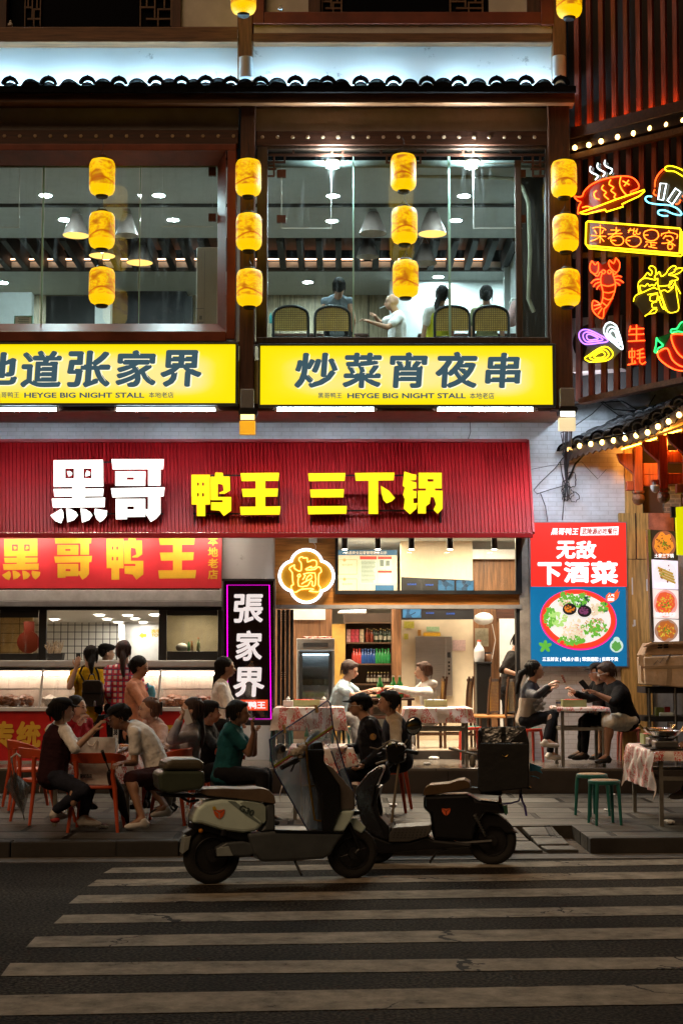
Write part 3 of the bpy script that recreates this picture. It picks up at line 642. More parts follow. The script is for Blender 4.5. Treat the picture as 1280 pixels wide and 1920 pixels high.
# ================================================================ yellow light box signs
def lightbox(label,x0,y0,x1,y1,chars,cboxes,small,Y=YU-.14):
 t = thing('light_box_sign', label, 'sign', at((x0+x1)/2, y1, Y), 'yellow light box signs under the upper windows')
 mb = MB(); mb.bx(x0,y0,x1,y0+4,Y-.02,.16); mb.bx(x0,y1-4.5,x1,y1,Y-.02,.16); mb.bx(x0,y0+4,x0+4,y1-4.5,Y-.02,.16); mb.bx(x1-5,y0+4,x1,y1-4.5,Y-.02,.16)
 mb.build('frame', mat('slate_frame', (.05, .07, .08), .4), t, bevel=.006)
 mb = MB(); mb.bx(x0+4, y0+4, x1-5, y1-4.5, Y, .12); mb.build('face', M_LBOX, t)
 mb = MB(); hl = MB()
 for ch,b in zip(chars,cboxes):
  fnb = lambda px,py,b=b: at(px,py,Y-.003)
  text_px(mb,ch,*b,Y-.003,.036,shear=.06)
  text_px(hl,ch,b[0]+2.0,b[1]+1.6,b[2]+2.0,b[3]+1.6,Y-.0015,.036,shear=.06)
 for s_,b,bo in small:
  text_px(mb,s_,*b,Y-.003,bo)
 mb.build('lettering', M_SLATE, t)
 hl.build('letter_highlight', emis('letter_highlight', (1, .95, .7), 1.05), t)
def lbox(N,L,tc,P):
 sp = N.new('ShaderNodeSeparateXYZ'); L.new(tc.outputs['Generated'], sp.inputs[0])
 n = N.new('ShaderNodeTexNoise'); n.inputs['Scale'].default_value = 1.1; n.inputs['Detail'].default_value = 1; L.new(tc.outputs['Object'], n.inputs[0])
 def hump(s,k):
  a = N.new('ShaderNodeMath'); a.operation = 'SUBTRACT'; a.inputs[1].default_value = .5; L.new(s, a.inputs[0])
  b = N.new('ShaderNodeMath'); b.operation = 'ABSOLUTE'; L.new(a.outputs[0], b.inputs[0])
  c = N.new('ShaderNodeMapRange'); c.interpolation_type = 'SMOOTHSTEP'; c.inputs[1].default_value = .5; c.inputs[2].default_value = k; L.new(b.outputs[0], c.inputs[0]); return c.outputs[0]
 m1 = N.new('ShaderNodeMath'); m1.operation = 'MULTIPLY'; L.new(hump(sp.outputs['X'], .3), m1.inputs[0]); L.new(hump(sp.outputs['Z'], .12), m1.inputs[1])
 m2 = N.new('ShaderNodeMath'); m2.operation = 'MULTIPLY'; L.new(m1.outputs[0], m2.inputs[0]); L.new(n.outputs[0], m2.inputs[1])
 r = N.new('ShaderNodeValToRGB'); r.color_ramp.elements[0].color = (1, .78, 0, 1); r.color_ramp.elements[1].color = (1, .82, .3, 1); r.color_ramp.elements[1].position = .5
 e = r.color_ramp.elements.new(.15); e.color = (1,.8,.02,1)
 L.new(m2.outputs[0], r.inputs[0]); L.new(r.outputs[0], P.inputs['Emission Color']); P.inputs['Emission Strength'].default_value = 1.0
 P.inputs['Base Color'].default_value = (.6, .45, .05, 1); return None
M_LBOX = pattern('lit_yellow_acrylic', lbox, .3); M_SLATE = emis('slate_lettering', (.035, .085, .115), 1.0, (.05, .08, .1))
lightbox('lit yellow sign box of five large slate characters, right of the middle post', 484, 644, 1041, 763, '炒菜宵夜串',
         [(551,661,634,728),(641,661,716,728),(730,660,802,728),(815,659,895,728),(908,661,976,728)],
         [('黑哥鸭王', (596, 736, 641, 747), .012), ('HEYGE BIG NIGHT STALL', (651, 737, 873, 747), .03), ('本地老店', (880, 736, 926, 748), .012)])
lightbox('lit yellow sign box with partly cut off lettering, left of the middle post', -130, 641, 446, 760, '地道张家界',
         [(-55,660,33,722),(38,657,117,727),(125,657,208,727),(216,656,293,726),(300,656,379,726)],
         [('黑哥鸭王', (-9, 735, 37, 746), .012), ('HEYGE BIG NIGHT STALL', (46, 736, 271, 746), .03), ('本地老店', (279, 735, 326, 746), .012)])
# ================================================================ black light box with magenta neon and white brush characters
Yv = 20.75
t = thing('vertical_light_box', 'tall black light box standing on the terrace, magenta neon edge and three white brush characters', 'sign', at(466, 1375, Yv))
mb = MB(); x0,y0,x1,y1 = 416,1085,516,1354
mb.bx(x0,y0,x1,y0+4,Yv-.02,.14); mb.bx(x0,y1-4,x1,y1+6,Yv-.02,.14); mb.bx(x0,y0+4,x0+3.5,y1-4,Yv-.02,.14); mb.bx(x1-3.5,y0+4,x1,y1-4,Yv-.02,.14); mb.bx(416,1354,422,1428,Yv,.05); mb.bx(510,1354,516,1428,Yv,.05)
mb.build('frame', M_BLACK, t, bevel=.006)
mb = MB(); mb.bx(x0+3, y0+3, x1-3, y1-3, Yv+.03, .08); mb.build('backing', mat('black_gloss_board', (.012, .008, .012), .12, var=0), t)
M_MAG = emis('magenta_neon', (1, .0, .75), 2.6)
mb = MB(); mb.tube([at(*p, Yv+.01) for p in ((426, 1097), (505, 1097), (508, 1348), (427, 1348))], .006, 6, closed=True); mb.build('neon_tube', M_MAG, t)
M_WL = emis('white_lit_letter', (1, .93, .86), .95)
mb = MB()
for ch, b in (('張', (438, 1114, 493, 1168)), ('家', (441, 1182, 491, 1239)), ('界', (437, 1251, 496, 1307))): text_px(mb, ch, *b, Yv+.012, .028, shear=.05)
mb.build('lettering', M_WL, t)
mb = MB(); mb.bx(440, 1312, 502, 1332, Yv+.018, .01); lb = mb.build('name_plate', emis('orange_red_plate', (1, .08, .02), .95), t)
mb = MB(); text_px(mb, '哥鸭王', 449, 1315, 498, 1329, Yv+.014, .04); mb.build('lettering', emis('plate_white', (1, .95, .9), 1.1), lb)
mb = MB(); mb.bx(419, 1088, 513, 1351, Yv-.005, .004); mb.build('cover_glass', glass('cover_pane', (.97, .95, .97), .05), t)
# ================================================================ round (four-lobed) neon sign on the wood fascia
Yn = YW-.12; cx_,cy_ = 574.5,1080
t = thing('round_neon_sign', 'four lobed amber neon sign with white outline on the wooden fascia', 'sign', at(cx_, 1130, Yn))
pts = []
for i in range(120):
 a = 2*pi*i/120; rr = 1/ (abs(math.cos(a))**2.6+abs(math.sin(a))**2.6)**(1/2.6)
 rr = 40+10.5*max(0,abs(math.cos(2*a)))**.8
 pts.append((cx_+rr*math.cos(a),cy_+rr*math.sin(a)*.98))
mb = MB(); mb.pr(pts, Yn, .03); mb.build('acrylic_board', emis('amber_acrylic', (1, .42, .02), .16, (.7, .34, .03)), t)
mb = MB(); mb.tube([at(x, y, Yn-.02) for x, y in pts], .019, 8, closed=True); mb.build('neon_outline', emis('white_neon', (.82, .93, 1), 3.4), t)
def zz(pts,k,ox,oy): return [(ox+x*k,oy+y*k) for x,y in pts]
def smoothline(p,sub=3,closed=False):
 if len(p) < 3: return p
 out = []; n = len(p)
 for i in range(n if closed else n-1):
  p0,p1,p2,p3 = (p[(i-1) % n] if closed or i else p[0]),p[i],p[(i+1) % n],(p[(i+2) % n] if closed or i+2 < n else p[-1])
  for j in range(sub):
   t_ = j/sub; t2,t3 = t_*t_,t_*t_*t_
   out.append(tuple(.5*((2*p1[q])+(-p0[q]+p2[q])*t_+(2*p0[q]-5*p1[q]+4*p2[q]-p3[q])*t2+(-p0[q]+3*p1[q]-3*p2[q]+p3[q])*t3) for q in range(2)))
 if not closed: out.append(p[-1])
 return out
kn,on = .1328,(510,1010)
lines = [
 [(300,750),(270,700),(275,660),(300,650),(290,580),(285,480),(245,430),(260,400),(320,370),(310,410),(360,450),(410,450),(410,340),(380,310),(385,270),(430,255),(440,275),(495,270),(500,330),(560,305),(615,310),(630,340),(625,385),(590,410),(540,410),(560,390),(490,420),(480,440),(600,435),(640,400),(680,410),(695,470),(660,500),(655,650),(685,690),(660,745),(620,750),(520,740),(590,715),(540,705),(410,715),(340,755)],
 [(370,560),(375,670),(500,665),(540,600),(570,610),(565,660),(605,660),(605,485),(440,500),(470,520),(430,580)],
 [(360,520),(390,500),(400,530),(370,545)],[(415,640),(480,600),(560,560),(550,510),(500,540),(480,590)]]
mb = MB()
for i,l in enumerate(lines): mb.tube([at(x,y,Yn-.018) for x,y in zz(smoothline(l,2,i in (0,2)),kn,*on)],.0068,6,closed=i in (0,2))
mb.build('neon_character', emis('pale_yellow_neon', (1, .72, .16), 3.0), t)
mb = MB(); mb.bx(579, 1003, 594, 1017, Yn, .06); mb.tube([at(588, 1017, Yn+.03), at(592, 1024, Yn), at(591, 1031, Yn)], .003, 5); mb.build('transformer', M_WHITE, t)
# ================================================================ poster light box on the white tiled wall
Yp = YW-.12
t = thing('poster_light_box', 'lit red and blue food poster with a plate of cold dishes on the white wall', 'poster', at(1084, 1250, Yp))
def pfx(u,v):
 return (980+u,970+v)
mb = MB(); mb.bx(993.5, 978.5, 1174, 1251, Yp+.004, .09); mb.build('box_frame', M_GREYM, t)
M_PR = emis('poster_red', (.95, .03, .02), 1.0); M_PB = emis('poster_blue', (.004, .15, .34), .9); M_PW = emis('poster_white', (1, 1, 1), 1.3)
mb = MB(); mb.bx(995, 980, 1172, 1100, Yp, .004); mb.build('upper_face', M_PR, t)
mb = MB(); mb.bx(995, 1100, 1172, 1249, Yp, .004); mb.build('lower_face', M_PB, t)
mb = MB()
for ch, b in (('无', (1042, 1014, 1078, 1048)), ('敌', (1079, 1014, 1117, 1048)), ('下', (1007, 1054, 1052, 1097)), ('酒', (1056, 1053, 1104, 1093)), ('菜', (1106, 1052, 1158, 1095))): text_px(mb, ch, *b, Yp-.004, .042, n=10)
text_px(mb, '三五好友 | 喝点小酒 | 荤素搭配 | 实惠不贵', 1016, 1232, 1158, 1241, Yp-.004, .03)
text_px(mb, '黑哥鸭王', 1032, 990, 1084, 1003, Yp-.004, .02, shear=.2); mb.pr([(1088, 989), (1159, 987), (1158, 1003), (1087, 1004)], Yp-.004, .002)
mb.build('lettering', M_PW, t)
mb = MB(); text_px(mb, '武陵源必吃餐厅', 1090, 990, 1157, 1002, Yp-.008, .03); mb.build('badge_lettering', emis('badge_dark', (.55, .04, .02), .6), t)
def ellpx(cx,cy,rx,ry,n=40,rot=0,wob=0,seed=0):
 out = []
 for i in range(n):
  a = 2*pi*i/n; q = 1+(wob*noise.noise(Vector((math.cos(a)*2+seed,math.sin(a)*2,seed*1.7))) if wob else 0)
  x,y = rx*math.cos(a)*q,ry*math.sin(a)*q; out.append((cx+x*math.cos(rot)-y*math.sin(rot),cy+x*math.sin(rot)+y*math.cos(rot)))
 return out
rnd = random.Random(3)
pl = MB(); pl.pr(ellpx(1083.5, 1162, 72, 57, rot=.12), Yp-.003, .002); plate = pl.build('plate_rim', emis('plate_pink', (1, .02, .3), 1.0), t)
pl = MB(); pl.pr(ellpx(1083.5, 1161, 70, 55, rot=.12), Yp-.005, .002); pl.build('plate_band', emis('plate_red', (.95, .05, .02), 1.0), plate)
pl = MB(); pl.pr(ellpx(1083.5, 1160, 61, 46, rot=.12), Yp-.007, .002); pl.build('plate_white', emis('plate_milk', (1, .95, .88), .8), plate)
def food(name,col,s,blobs):
 m_ = MB()
 for i,(cx,cy,rx,ry,n,r0,r1) in enumerate(blobs):
  for k in range(n):
   a = rnd.uniform(0,2*pi); q = math.sqrt(rnd.random()); r_ = rnd.uniform(r0,r1)
   m_.pr(ellpx(cx+rx*q*math.cos(a),cy+ry*q*math.sin(a),r_,r_*rnd.uniform(.4,1),7,rnd.uniform(0,3),.6,k),Yp-.009-.0004*(k % 12)-i*.0006,.001)
 return m_.build(name, emis(name+'_print', col, s), plate)
food('lettuce', (.16, .5, .05), .8, [(1060, 1123, 16, 12, 40, 2, 4), (1030, 1158, 11, 18, 60, 2, 4), (1070, 1200, 26, 8, 50, 2, 4.5), (1130, 1140, 8, 10, 30, 2, 3.5), (1113, 1178, 24, 15, 60, 2, 4), (1089, 1125, 18, 14, 40, 2, 4)])
food('dark_greens', (.02, .1, .05), .7, [(1090, 1125, 13, 11, 40, 1.5, 3.5), (1133, 1139, 5, 8, 16, 1, 3)])
food('cucumber', (.45, .72, .2), .9, [(1045, 1160, 16, 14, 36, 2, 5)])
food('radish_slice', (.75, .12, .1), .8, [(1060, 1132, 12, 6, 10, 1, 2.2), (1118, 1146, 12, 8, 10, 1, 2), (1072, 1180, 20, 10, 14, 1, 2.2)])
food('pale_tripe', (.8, .66, .46), .9, [(1060, 1130, 13, 8, 30, 1.5, 4), (1118, 1142, 14, 11, 40, 1.5, 4), (1075, 1186, 24, 16, 120, 1, 3.5), (1084, 1160, 30, 14, 40, 1, 3)])
food('peanut', (.62, .36, .16), .9, [(1115, 1172, 20, 15, 90, 1.2, 2.4)])
food('red_bean', (.4, .1, .06), .7, [(1078, 1186, 18, 12, 26, .8, 1.8), (1116, 1173, 20, 15, 40, .7, 1.4), (1120, 1142, 12, 9, 14, .7, 1.5)])
for cx,cy,c in ((1067,1142,(.75,.22,.02)),(1095,1146,(.22,.05,.14))):
 m_ = MB(); m_.pr(ellpx(cx, cy, 13, 11), Yp-.022, .004); bw = m_.build('sauce_bowl', emis('bowl_black', (.02, .018, .02), .5), plate)
 m_ = MB()
 for k in range(40):
  a = rnd.uniform(0,2*pi); q = math.sqrt(rnd.random()); m_.pr(ellpx(cx+9*q*math.cos(a),cy-1+6.5*q*math.sin(a),rnd.uniform(1,2.4),rnd.uniform(.8,2),6),Yp-.0235-.0003*(k % 8),.001)
 m_.build('sauce', emis('sauce%d' % cx, c, .8), bw)
m_ = MB(); m_.pr(ellpx(1155, 1211, 12.5, 12.5), Yp-.004, .002); m_.pr(ellpx(1155, 1199, 6, 5), Yp-.0035, .002); sb = m_.build('soup_bowl', emis('bowl_white', (.6, .8, .7), .9), t)
m_ = MB(); m_.pr(ellpx(1155, 1212, 9, 9, wob=.3), Yp-.006, .001); m_.build('soup_greens', emis('soup_green', (.12, .4, .08), .8), sb)
m_ = MB()
for a in (-2.6,-.4,.9,2.2,-1.5): m_.pr(ellpx(1021+7*math.cos(a),1212+6*math.sin(a),6.5,3.6,12,a),Yp-.004-.0005*a,.001)
m_.build('mint_leaf', emis('mint_green', (.12, .48, .05), .8), t)
m_ = MB(); m_.pr(ellpx(1144, 1121, 9.5, 9, wob=.2), Yp-.004, .001); m_.pr([(1150, 1113), (1158, 1104), (1157, 1112), (1161, 1108), (1158, 1120), (1153, 1126)], Yp-.0045, .001); fl = m_.build('flame_badge', emis('flame_orange', (1, .13, .03), .9), t)
m_ = MB(); text_px(m_, '人气', 1138, 1114, 1151, 1120, Yp-.008, .03); text_px(m_, '爆款', 1138, 1121, 1151, 1127, Yp-.008, .03); m_.build('badge_text', M_PW, fl)
# ================================================================ lamps of the place
M_TUBE = emis('cool_led', (.76, .9, 1), 105)
for i, (x0, x1, lab) in enumerate(((-60, 106, 'cut off by the left border'), (220, 403, 'between the border and the middle post'), (520, 700, 'just right of the middle post'), (820, 998, 'nearest the right post'))):
 Y = YU-.11
 t = thing('tube_light', 'cool white tube light under the yellow sign, '+lab, 'tube light', at((x0+x1)/2, 766, Y), 'tube lights below the yellow signs')
 mb = MB(); a, b = at(x0, 768, Y), at(x1, 768, Y); mb.tube([a, b], .02, 8); mb.build('tube', M_TUBE, t)
 mb = MB(); mb.box(a.x-.03, b.x+.03, Y-.02, Y+.03, a.z+.02, a.z+.05); mb.box(a.x-.035, a.x, Y-.02, Y+.02, a.z-.02, a.z+.02); mb.box(b.x, b.x+.035, Y-.02, Y+.02, a.z-.02, a.z+.02); mb.build('tube_housing', M_WHITE, t)
for x, y, lab in ((80, 783, 'leftmost'), (270, 783, 'second from the left'), (640, 781, 'right of the middle post'), (866, 781, 'nearest the right post')):
 p = gnd(x, y, zs); mb = MB(); mb.lathe([(.07, -.008), (.075, -.002), (.075, .001)], p, 20); o = mb.build('recessed_light', M_GREYM)
 tag(o, 'small unlit recessed light in the soffit under the signs, '+lab, 'recessed light', 'unlit recessed lights in the soffit')
for i,(x0,x1) in enumerate(((-60,60),(95,205),(240,330),(355,440),(480,600),(650,760),(830,900),(940,1030))):
 Y = Yb-.14; a = at(x0,168,Y); b = at(x1,168,Y); z = zW-.02
 mb = MB(); mb.tube([(a.x, Y, z), (b.x, Y, z)], .018, 6); o = mb.build('led_strip', emis('led_wash', (.45, .78, 1), 170))
 tag(o, 'blue white strip lamp lying behind the roof tiles and washing the wall band', 'strip lamp', 'strip lamps behind the tiled eave')
for x0, x1, y0, y1, lab in ((448, 474, 109, 147, 'on the middle post'), (1035, 1060, 107, 146, 'on the right post')):
 Y = Yb-.32; c = at((x0+x1)/2,y1,Y); r = (at(x1,y1,Y).x-at(x0,y1,Y).x)/2; h = at(x0,y0,Y).z-c.z
 t = thing('cylinder_lamp', 'white cylinder wall lamp above the tiled eave '+lab, 'wall lamp', c, 'white cylinder lamps on the upper posts')
 mb = MB(); mb.lathe([(r, .0), (r, h*.4), (r*.97, h*.41), (r, h*.42), (r, h)], c, 20); mb.build('body', M_WHITE, t, smooth=True)
 mb = MB(); mb.lathe([(r*.86, -.004), (r*.86, .01)], c, 20); mb.build('lens', emis('lens_dim', (.7, .85, .9), .15), t)
M_FLG = emis('warm_lens', (1, .66, .2), 3.2); M_FLC = emis('neutral_lens', (1, .95, .78), 3.0)
for x0, x1, ys, lab, m, c2 in ((449, 478, (729, 765, 778, 789, 813), 'at the foot of the middle post', M_FLG, (1, .45, .02)), (1048, 1078, (727, 762, 772, 783, 806), 'at the foot of the right post', M_FLC, (1, .8, .45))):
 Y = YU-.28
 t = thing('post_floodlight', 'square grey floodlight shining downward '+lab, 'floodlight', at((x0+x1)/2, ys[4], Y), 'square floodlights on the posts')
 mb = MB(); mb.bx(x0+2, ys[0], x1-2, ys[1], Y, .16); mb.build('body', M_GREYM, t, bevel=.008)
 mb = MB(); mb.pr([(x0-2, ys[1]+6), (x0+3, ys[1]), (x1+2, ys[1]), (x1+5, ys[1]+4), (x1+1, ys[3]-7), (x0, ys[3]-7)], Y-.05, .2); mb.build('hood', M_BLACK, t)
 mb = MB(); mb.bx(x0+2, ys[2]-1, x1-1, ys[3]-2, Y-.055, .004); mb.build('lens', m, t)
 mb = MB(); mb.bx(x0, ys[3], x1, ys[4], Y-.02, .12); mb.build('diffuser', emis('diffuser%d' % x0, c2, .85), t)
def lantern_print(N,L,tc,P):
 mp = N.new('ShaderNodeMapping'); L.new(tc.outputs['Object'], mp.inputs[0]); mp.inputs['Scale'].default_value = (5, 5, 9)
 oi = N.new('ShaderNodeObjectInfo'); ad = N.new('ShaderNodeVectorMath'); ad.operation = 'ADD'; L.new(mp.outputs[0], ad.inputs[0])
 rs = N.new('ShaderNodeMath'); rs.operation = 'MULTIPLY'; rs.inputs[1].default_value = 4; L.new(oi.outputs['Random'], rs.inputs[0]); L.new(rs.outputs[0], ad.inputs[1])
 n = N.new('ShaderNodeTexNoise'); n.inputs['Scale'].default_value = 1.15; n.inputs['Detail'].default_value = 5; n.inputs['Distortion'].default_value = .6; L.new(ad.outputs[0], n.inputs[0])
 r = N.new('ShaderNodeValToRGB'); r.color_ramp.interpolation = 'CONSTANT'
 E = r.color_ramp.elements; E[0].position = 0; E[0].color = (.42,.12,.0,1); E[1].position = .4; E[1].color = (.62,.28,.0,1)
 for p_,c in ((.47,(1,.56,.0)),(.53,(.72,.34,.0)),(.57,(1,.58,0)),(.66,(.6,.25,0)),(.7,(1,.58,0))): e = E.new(p_); e.color = (*c,1)
 L.new(n.outputs[0],r.inputs[0])
 sp = N.new('ShaderNodeSeparateXYZ'); L.new(tc.outputs['Generated'], sp.inputs[0])
 w1 = N.new('ShaderNodeMath'); w1.operation = 'MULTIPLY_ADD'; w1.inputs[1].default_value = .13; w1.inputs[2].default_value = .30
 hx = N.new('ShaderNodeMath'); hx.operation = 'SINE'; hm = N.new('ShaderNodeMath'); hm.operation = 'MULTIPLY'; hm.inputs[1].default_value = 3.1; L.new(sp.outputs['X'], hm.inputs[0]); L.new(hm.outputs[0], hx.inputs[0]); L.new(hx.outputs[0], w1.inputs[0])
 df = N.new('ShaderNodeMath'); df.operation = 'SUBTRACT'; L.new(sp.outputs['Z'], df.inputs[0]); L.new(w1.outputs[0], df.inputs[1])
 ab = N.new('ShaderNodeMath'); ab.operation = 'ABSOLUTE'; L.new(df.outputs[0], ab.inputs[0]); lt = N.new('ShaderNodeMath'); lt.operation = 'LESS_THAN'; lt.inputs[1].default_value = .02; L.new(ab.outputs[0], lt.inputs[0])
 mx = N.new('ShaderNodeMix'); mx.data_type = 'RGBA'; L.new(lt.outputs[0], mx.inputs[0]); L.new(r.outputs[0], mx.inputs[6]); mx.inputs[7].default_value = (.4, .06, 0, 1)
 def step(sock,op,v):
  q = N.new('ShaderNodeMath'); q.operation = op; q.inputs[1].default_value = v; L.new(sock, q.inputs[0]); return q.outputs[0]
 en = N.new('ShaderNodeMath'); en.operation = 'MAXIMUM'; L.new(step(sp.outputs['Z'], 'LESS_THAN', .25), en.inputs[0]); L.new(step(sp.outputs['Z'], 'GREATER_THAN', .9), en.inputs[1])
 m2 = N.new('ShaderNodeMix'); m2.data_type = 'RGBA'; L.new(en.outputs[0], m2.inputs[0]); L.new(mx.outputs[2], m2.inputs[6]); m2.inputs[7].default_value = (1, .6, .0, 1)
 L.new(m2.outputs[2], P.inputs['Emission Color']); P.inputs['Emission Strength'].default_value = 1.0; P.inputs['Base Color'].default_value = (.5, .3, .05, 1)
 return None
M_LAN = pattern('printed_lantern_paper', lantern_print, .5); M_LBLK = mat('lantern_cap_black', (.02, .012, .008), .5)
YLN = 19.75
RL = 24.6*YLN/F/1.0; HL = 72*YLN/F
def make_lantern(label,c):
 t = thing('paper_lantern', label, 'lantern', c, 'yellow paper lanterns hung in columns')
 mb = MB(); r,h = RL,HL
 pf = [(r*.5,0),(r*.62,.012),(r*.85,h*.07),(r*.97,h*.15),(r,h*.22)]+[(r+(.002 if i % 2 else 0),h*(.22+.58*i/18)) for i in range(1,18)]+[(r,h*.8),(r*.97,h*.88),(r*.85,h*.955),(r*.62,h-.008),(r*.5,h)]
 mb.lathe(pf, c, 32); mb.build('paper_shade', M_LAN, t, smooth=True)
 mb = MB(); mb.lathe([(r*.38, -.03), (r*.46, -.022), (r*.5, .0), (r*.5, .006)], c, 20); mb.build('base_ring', M_LBLK, t)
 mb = MB(); mb.lathe([(r*.5, h-.004), (r*.5, h+.012), (r*.4, h+.03)], c, 20); mb.build('top_cap', M_LBLK, t)
 mb = MB(); ct_ = c+Vector((0,0,h+.03))
 mb.tube([ct_+Vector((-r*.3,0,0)),ct_+Vector((0,0,.09)),ct_+Vector((r*.3,0,0))],.004,5); mb.tube([ct_+Vector((0,0,.09)),ct_+Vector((.01,0,.16)),ct_+Vector((-.01,0,.2))],.004,5)
 mb.build('hanging_wire', M_LBLK, t); return t
cols = [('in front of the left window', [(191.5, 294), (191, 394), (191, 499)]), ('at the middle post', [(465.5, 295), (466.5, 397), (467.5, 502)]),
  ('in front of the right window', [(756, 285), (758, 385), (760, 485)]), ('at the right post', [(1057, 297), (1060, 399), (1063, 502)])]
pos = ['topmost of three lanterns ', 'middle of three lanterns ', 'lowest of three lanterns ']
L0 = None
for cn,ps in cols:
 for (x,y),pn in zip(ps,pos):
  c = at(x, y+73, YLN); lab = 'glowing yellow printed paper lantern, '+pn+cn
  if L0 is None: L0 = make_lantern(lab,c)
  else: dup(L0,c,random.uniform(-.5,.5),lab)
for x, y, lab in ((456.5, 27, 'at the top border above the middle post'), (1066.5, 33, 'at the top border above the right post')):
 dup(L0, at(x, y, YLN), .3, 'glowing yellow printed paper lantern hanging alone '+lab)
M_DL = emis('cool_downlight', (.76, .95, 1), 760)
def downlight(px, py, z, lab, r=.085, grp='round downlights in the upper ceiling', m=None, cat='downlight'):
 p = gnd(px, py, z); t = thing('downlight', lab, cat, p, grp)
 mb = MB(); mb.lathe([(r, -.012), (r, -.004)], p, 20); mb.build('lamp_disc', m or M_DL, t)
 mb = MB(); mb.lathe([(r*1.02, -.016), (r*1.3, -.014), (r*1.3, -.001), (r*1.02, -.001)], p, 20, cap=False); mb.build('trim_ring', M_WHITE, t); return p
ul = [(86, 365, 'above the left lantern column, first in its row'), (298, 365, 'above the right part of the left window, nearer row'), (122, 411, 'left of the first cone pendant'), (325, 411, 'right of the second cone pendant'),
      (6, 529, 'at the far left edge, over the notice'), (33, 565, 'just over the framed notice'),
      (623, 302, 'close behind the glass, left of the middle lantern'), (885, 302, 'close behind the glass, right of the middle lantern'), (624, 366, 'second row, left of the middle lantern'), (869, 366, 'second row, right of the middle lantern'), (622, 413, 'third row, left of the pendants'), (854, 412, 'third row, right of the pendants'),
      (577, 528, 'at the back above the sitting men'), (821, 518, 'at the back above the woman in yellow'), (943, 505, 'at the back beside the partition edge')]
for x, y, l in ul: downlight(x, y, zc, 'round cool upper ceiling light '+l)
M_SHADE = mat('taupe_metal_shade', (.2, .15, .13), .45, .2); M_SHIN = emis('lit_shade_inside', (1, .62, .16), 1.6); M_SHOFF = mat('pale_shade_inside', (.6, .5, .4), .6)
def pendant(px,ytop,ybot,w_,Y,lab,lit):
 c = at(px,ybot,Y); r = (at(px+w_/2,ybot,Y).x-c.x); h = at(px,ytop,Y).z-c.z
 t = thing('pendant_lamp', lab, 'pendant lamp', c, 'cone pendant lamps upstairs')
 mb = MB(); mb.lathe([(r, 0), (r*.42, h), (r*.3, h+.02), (.02, h+.025)], c, 24, cap=False); mb.build('cone_shade', M_SHADE, t, smooth=True)
 mb = MB(); mb.lathe([(r*.97, .002), (r*.42, h-.03), (.01, h-.028)], c, 24, cap=False); mb.build('shade_lining', M_SHIN if lit else M_SHOFF, t, smooth=True)
 mb = MB(); top = Vector((c.x,Y,zc)); mb.tube([c+Vector((0,0,h+.02)),top],.006,6); mb.lathe([(.07,-.05),(.05,0)],top,14)
 for s_ in (-1,1): mb.tube([c+Vector((s_*r*.38,0,h)),c+Vector((0,0,h+.16))],.004,5)
 mb.build('suspension', M_STEEL, t)
 if lit:
  mb = MB(); mb.ell(c+Vector((0, 0, h*.35)), (.04, .04, .05)); mb.build('bulb', emis('warm_bulb', (1, .75, .4), 12), t)
pendant(143, 404, 442, 50, 22.3, 'lit cone pendant lamp left of the left lantern column', True)
pendant(238, 404, 442, 44, 22.3, 'unlit brown cone pendant lamp right of the left lantern column', False)
pendant(262, 458, 493, 50, 24.2, 'low hung lit pendant lamp behind the left glass joint', True)
pendant(192, 450, 480, 50, 24.2, 'lit pendant lamp half hidden behind the left lanterns', True)
pendant(699, 400, 438, 52, 22.3, 'unlit brown cone pendant lamp left of the middle lanterns', False)
pendant(810, 400, 439, 54, 22.3, 'lit cone pendant lamp right of the middle lanterns', True)
pendant(689, 447, 482, 44, 24.2, 'dark far pendant lamp below the left one of the right window', False)
pendant(796, 460, 494, 46, 24.2, 'dark far pendant lamp right of the lower lantern', False)
M_DLW = emis('neutral_downlight', (1, .93, .8), 22)
zk = 2.56
for i, (x, y, lab) in enumerate(((103, 1162, 'leftmost'), (187, 1153.5, 'second, in the front row'), (202, 1161, 'left of the middle'), (221, 1167, 'lowest of the middle ones'), (240, 1154, 'fourth, in the front row'), (254, 1160.5, 'right of the middle'), (269, 1167, 'lowest on the right'), (291, 1153, 'nearest the right sash'))):
 downlight(x, y, zk, 'flat kitchen ceiling light seen through the serving hatch, '+lab, .075, 'kitchen ceiling lights', emis('kitchen_light', (1, .93, .8), 170))
for x, y, l in ((646, 1013, 'first from the left over the notice board'), (708, 1013, 'second from the left'), (771, 1013, 'third, before the cream wall'), (843, 1013, 'fourth, over the screens'), (926, 1013, 'rightmost')):
 Y = YW-.35; c = at(x, 1030, Y); t = thing('spotlight', 'black cylinder spotlight under the awning, '+l, 'spotlight', c, 'black cylinder spotlights under the awning')
 mb = MB(); h = at(x, 1004, Y).z-c.z; mb.lathe([(.042, 0), (.042, h)], c, 16); mb.build('body', M_BLACK, t, smooth=True)
 mb = MB(); mb.lathe([(.036, -.004), (.036, .002)], c, 16); mb.build('lens', emis('spot_lens', (1, .88, .65), 30), t)
def lamp(kind,name,loc,energy,col,**k):
 l = D.lights.new(name,kind); l.energy = energy; l.color = col
 o = D.objects.new(name,l); COL.objects.link(o); o.location = loc
 for a,b in k.items():
  if a == 'aim': o.rotation_euler = (Vector(b)-Vector(loc)).to_track_quat('-Z', 'Y').to_euler()
  else: setattr(l,a,b)
 return o
for x in (646,708,771,843,926):
 c = at(x, 1030, YW-.35); lamp('SPOT', 'spotlight_beam', c-Vector((0, 0, .02)), 190, (1, .8, .55), spot_size=R(130), spot_blend=.8, shadow_soft_size=.04, aim=c+Vector((0, -.9, -2)))
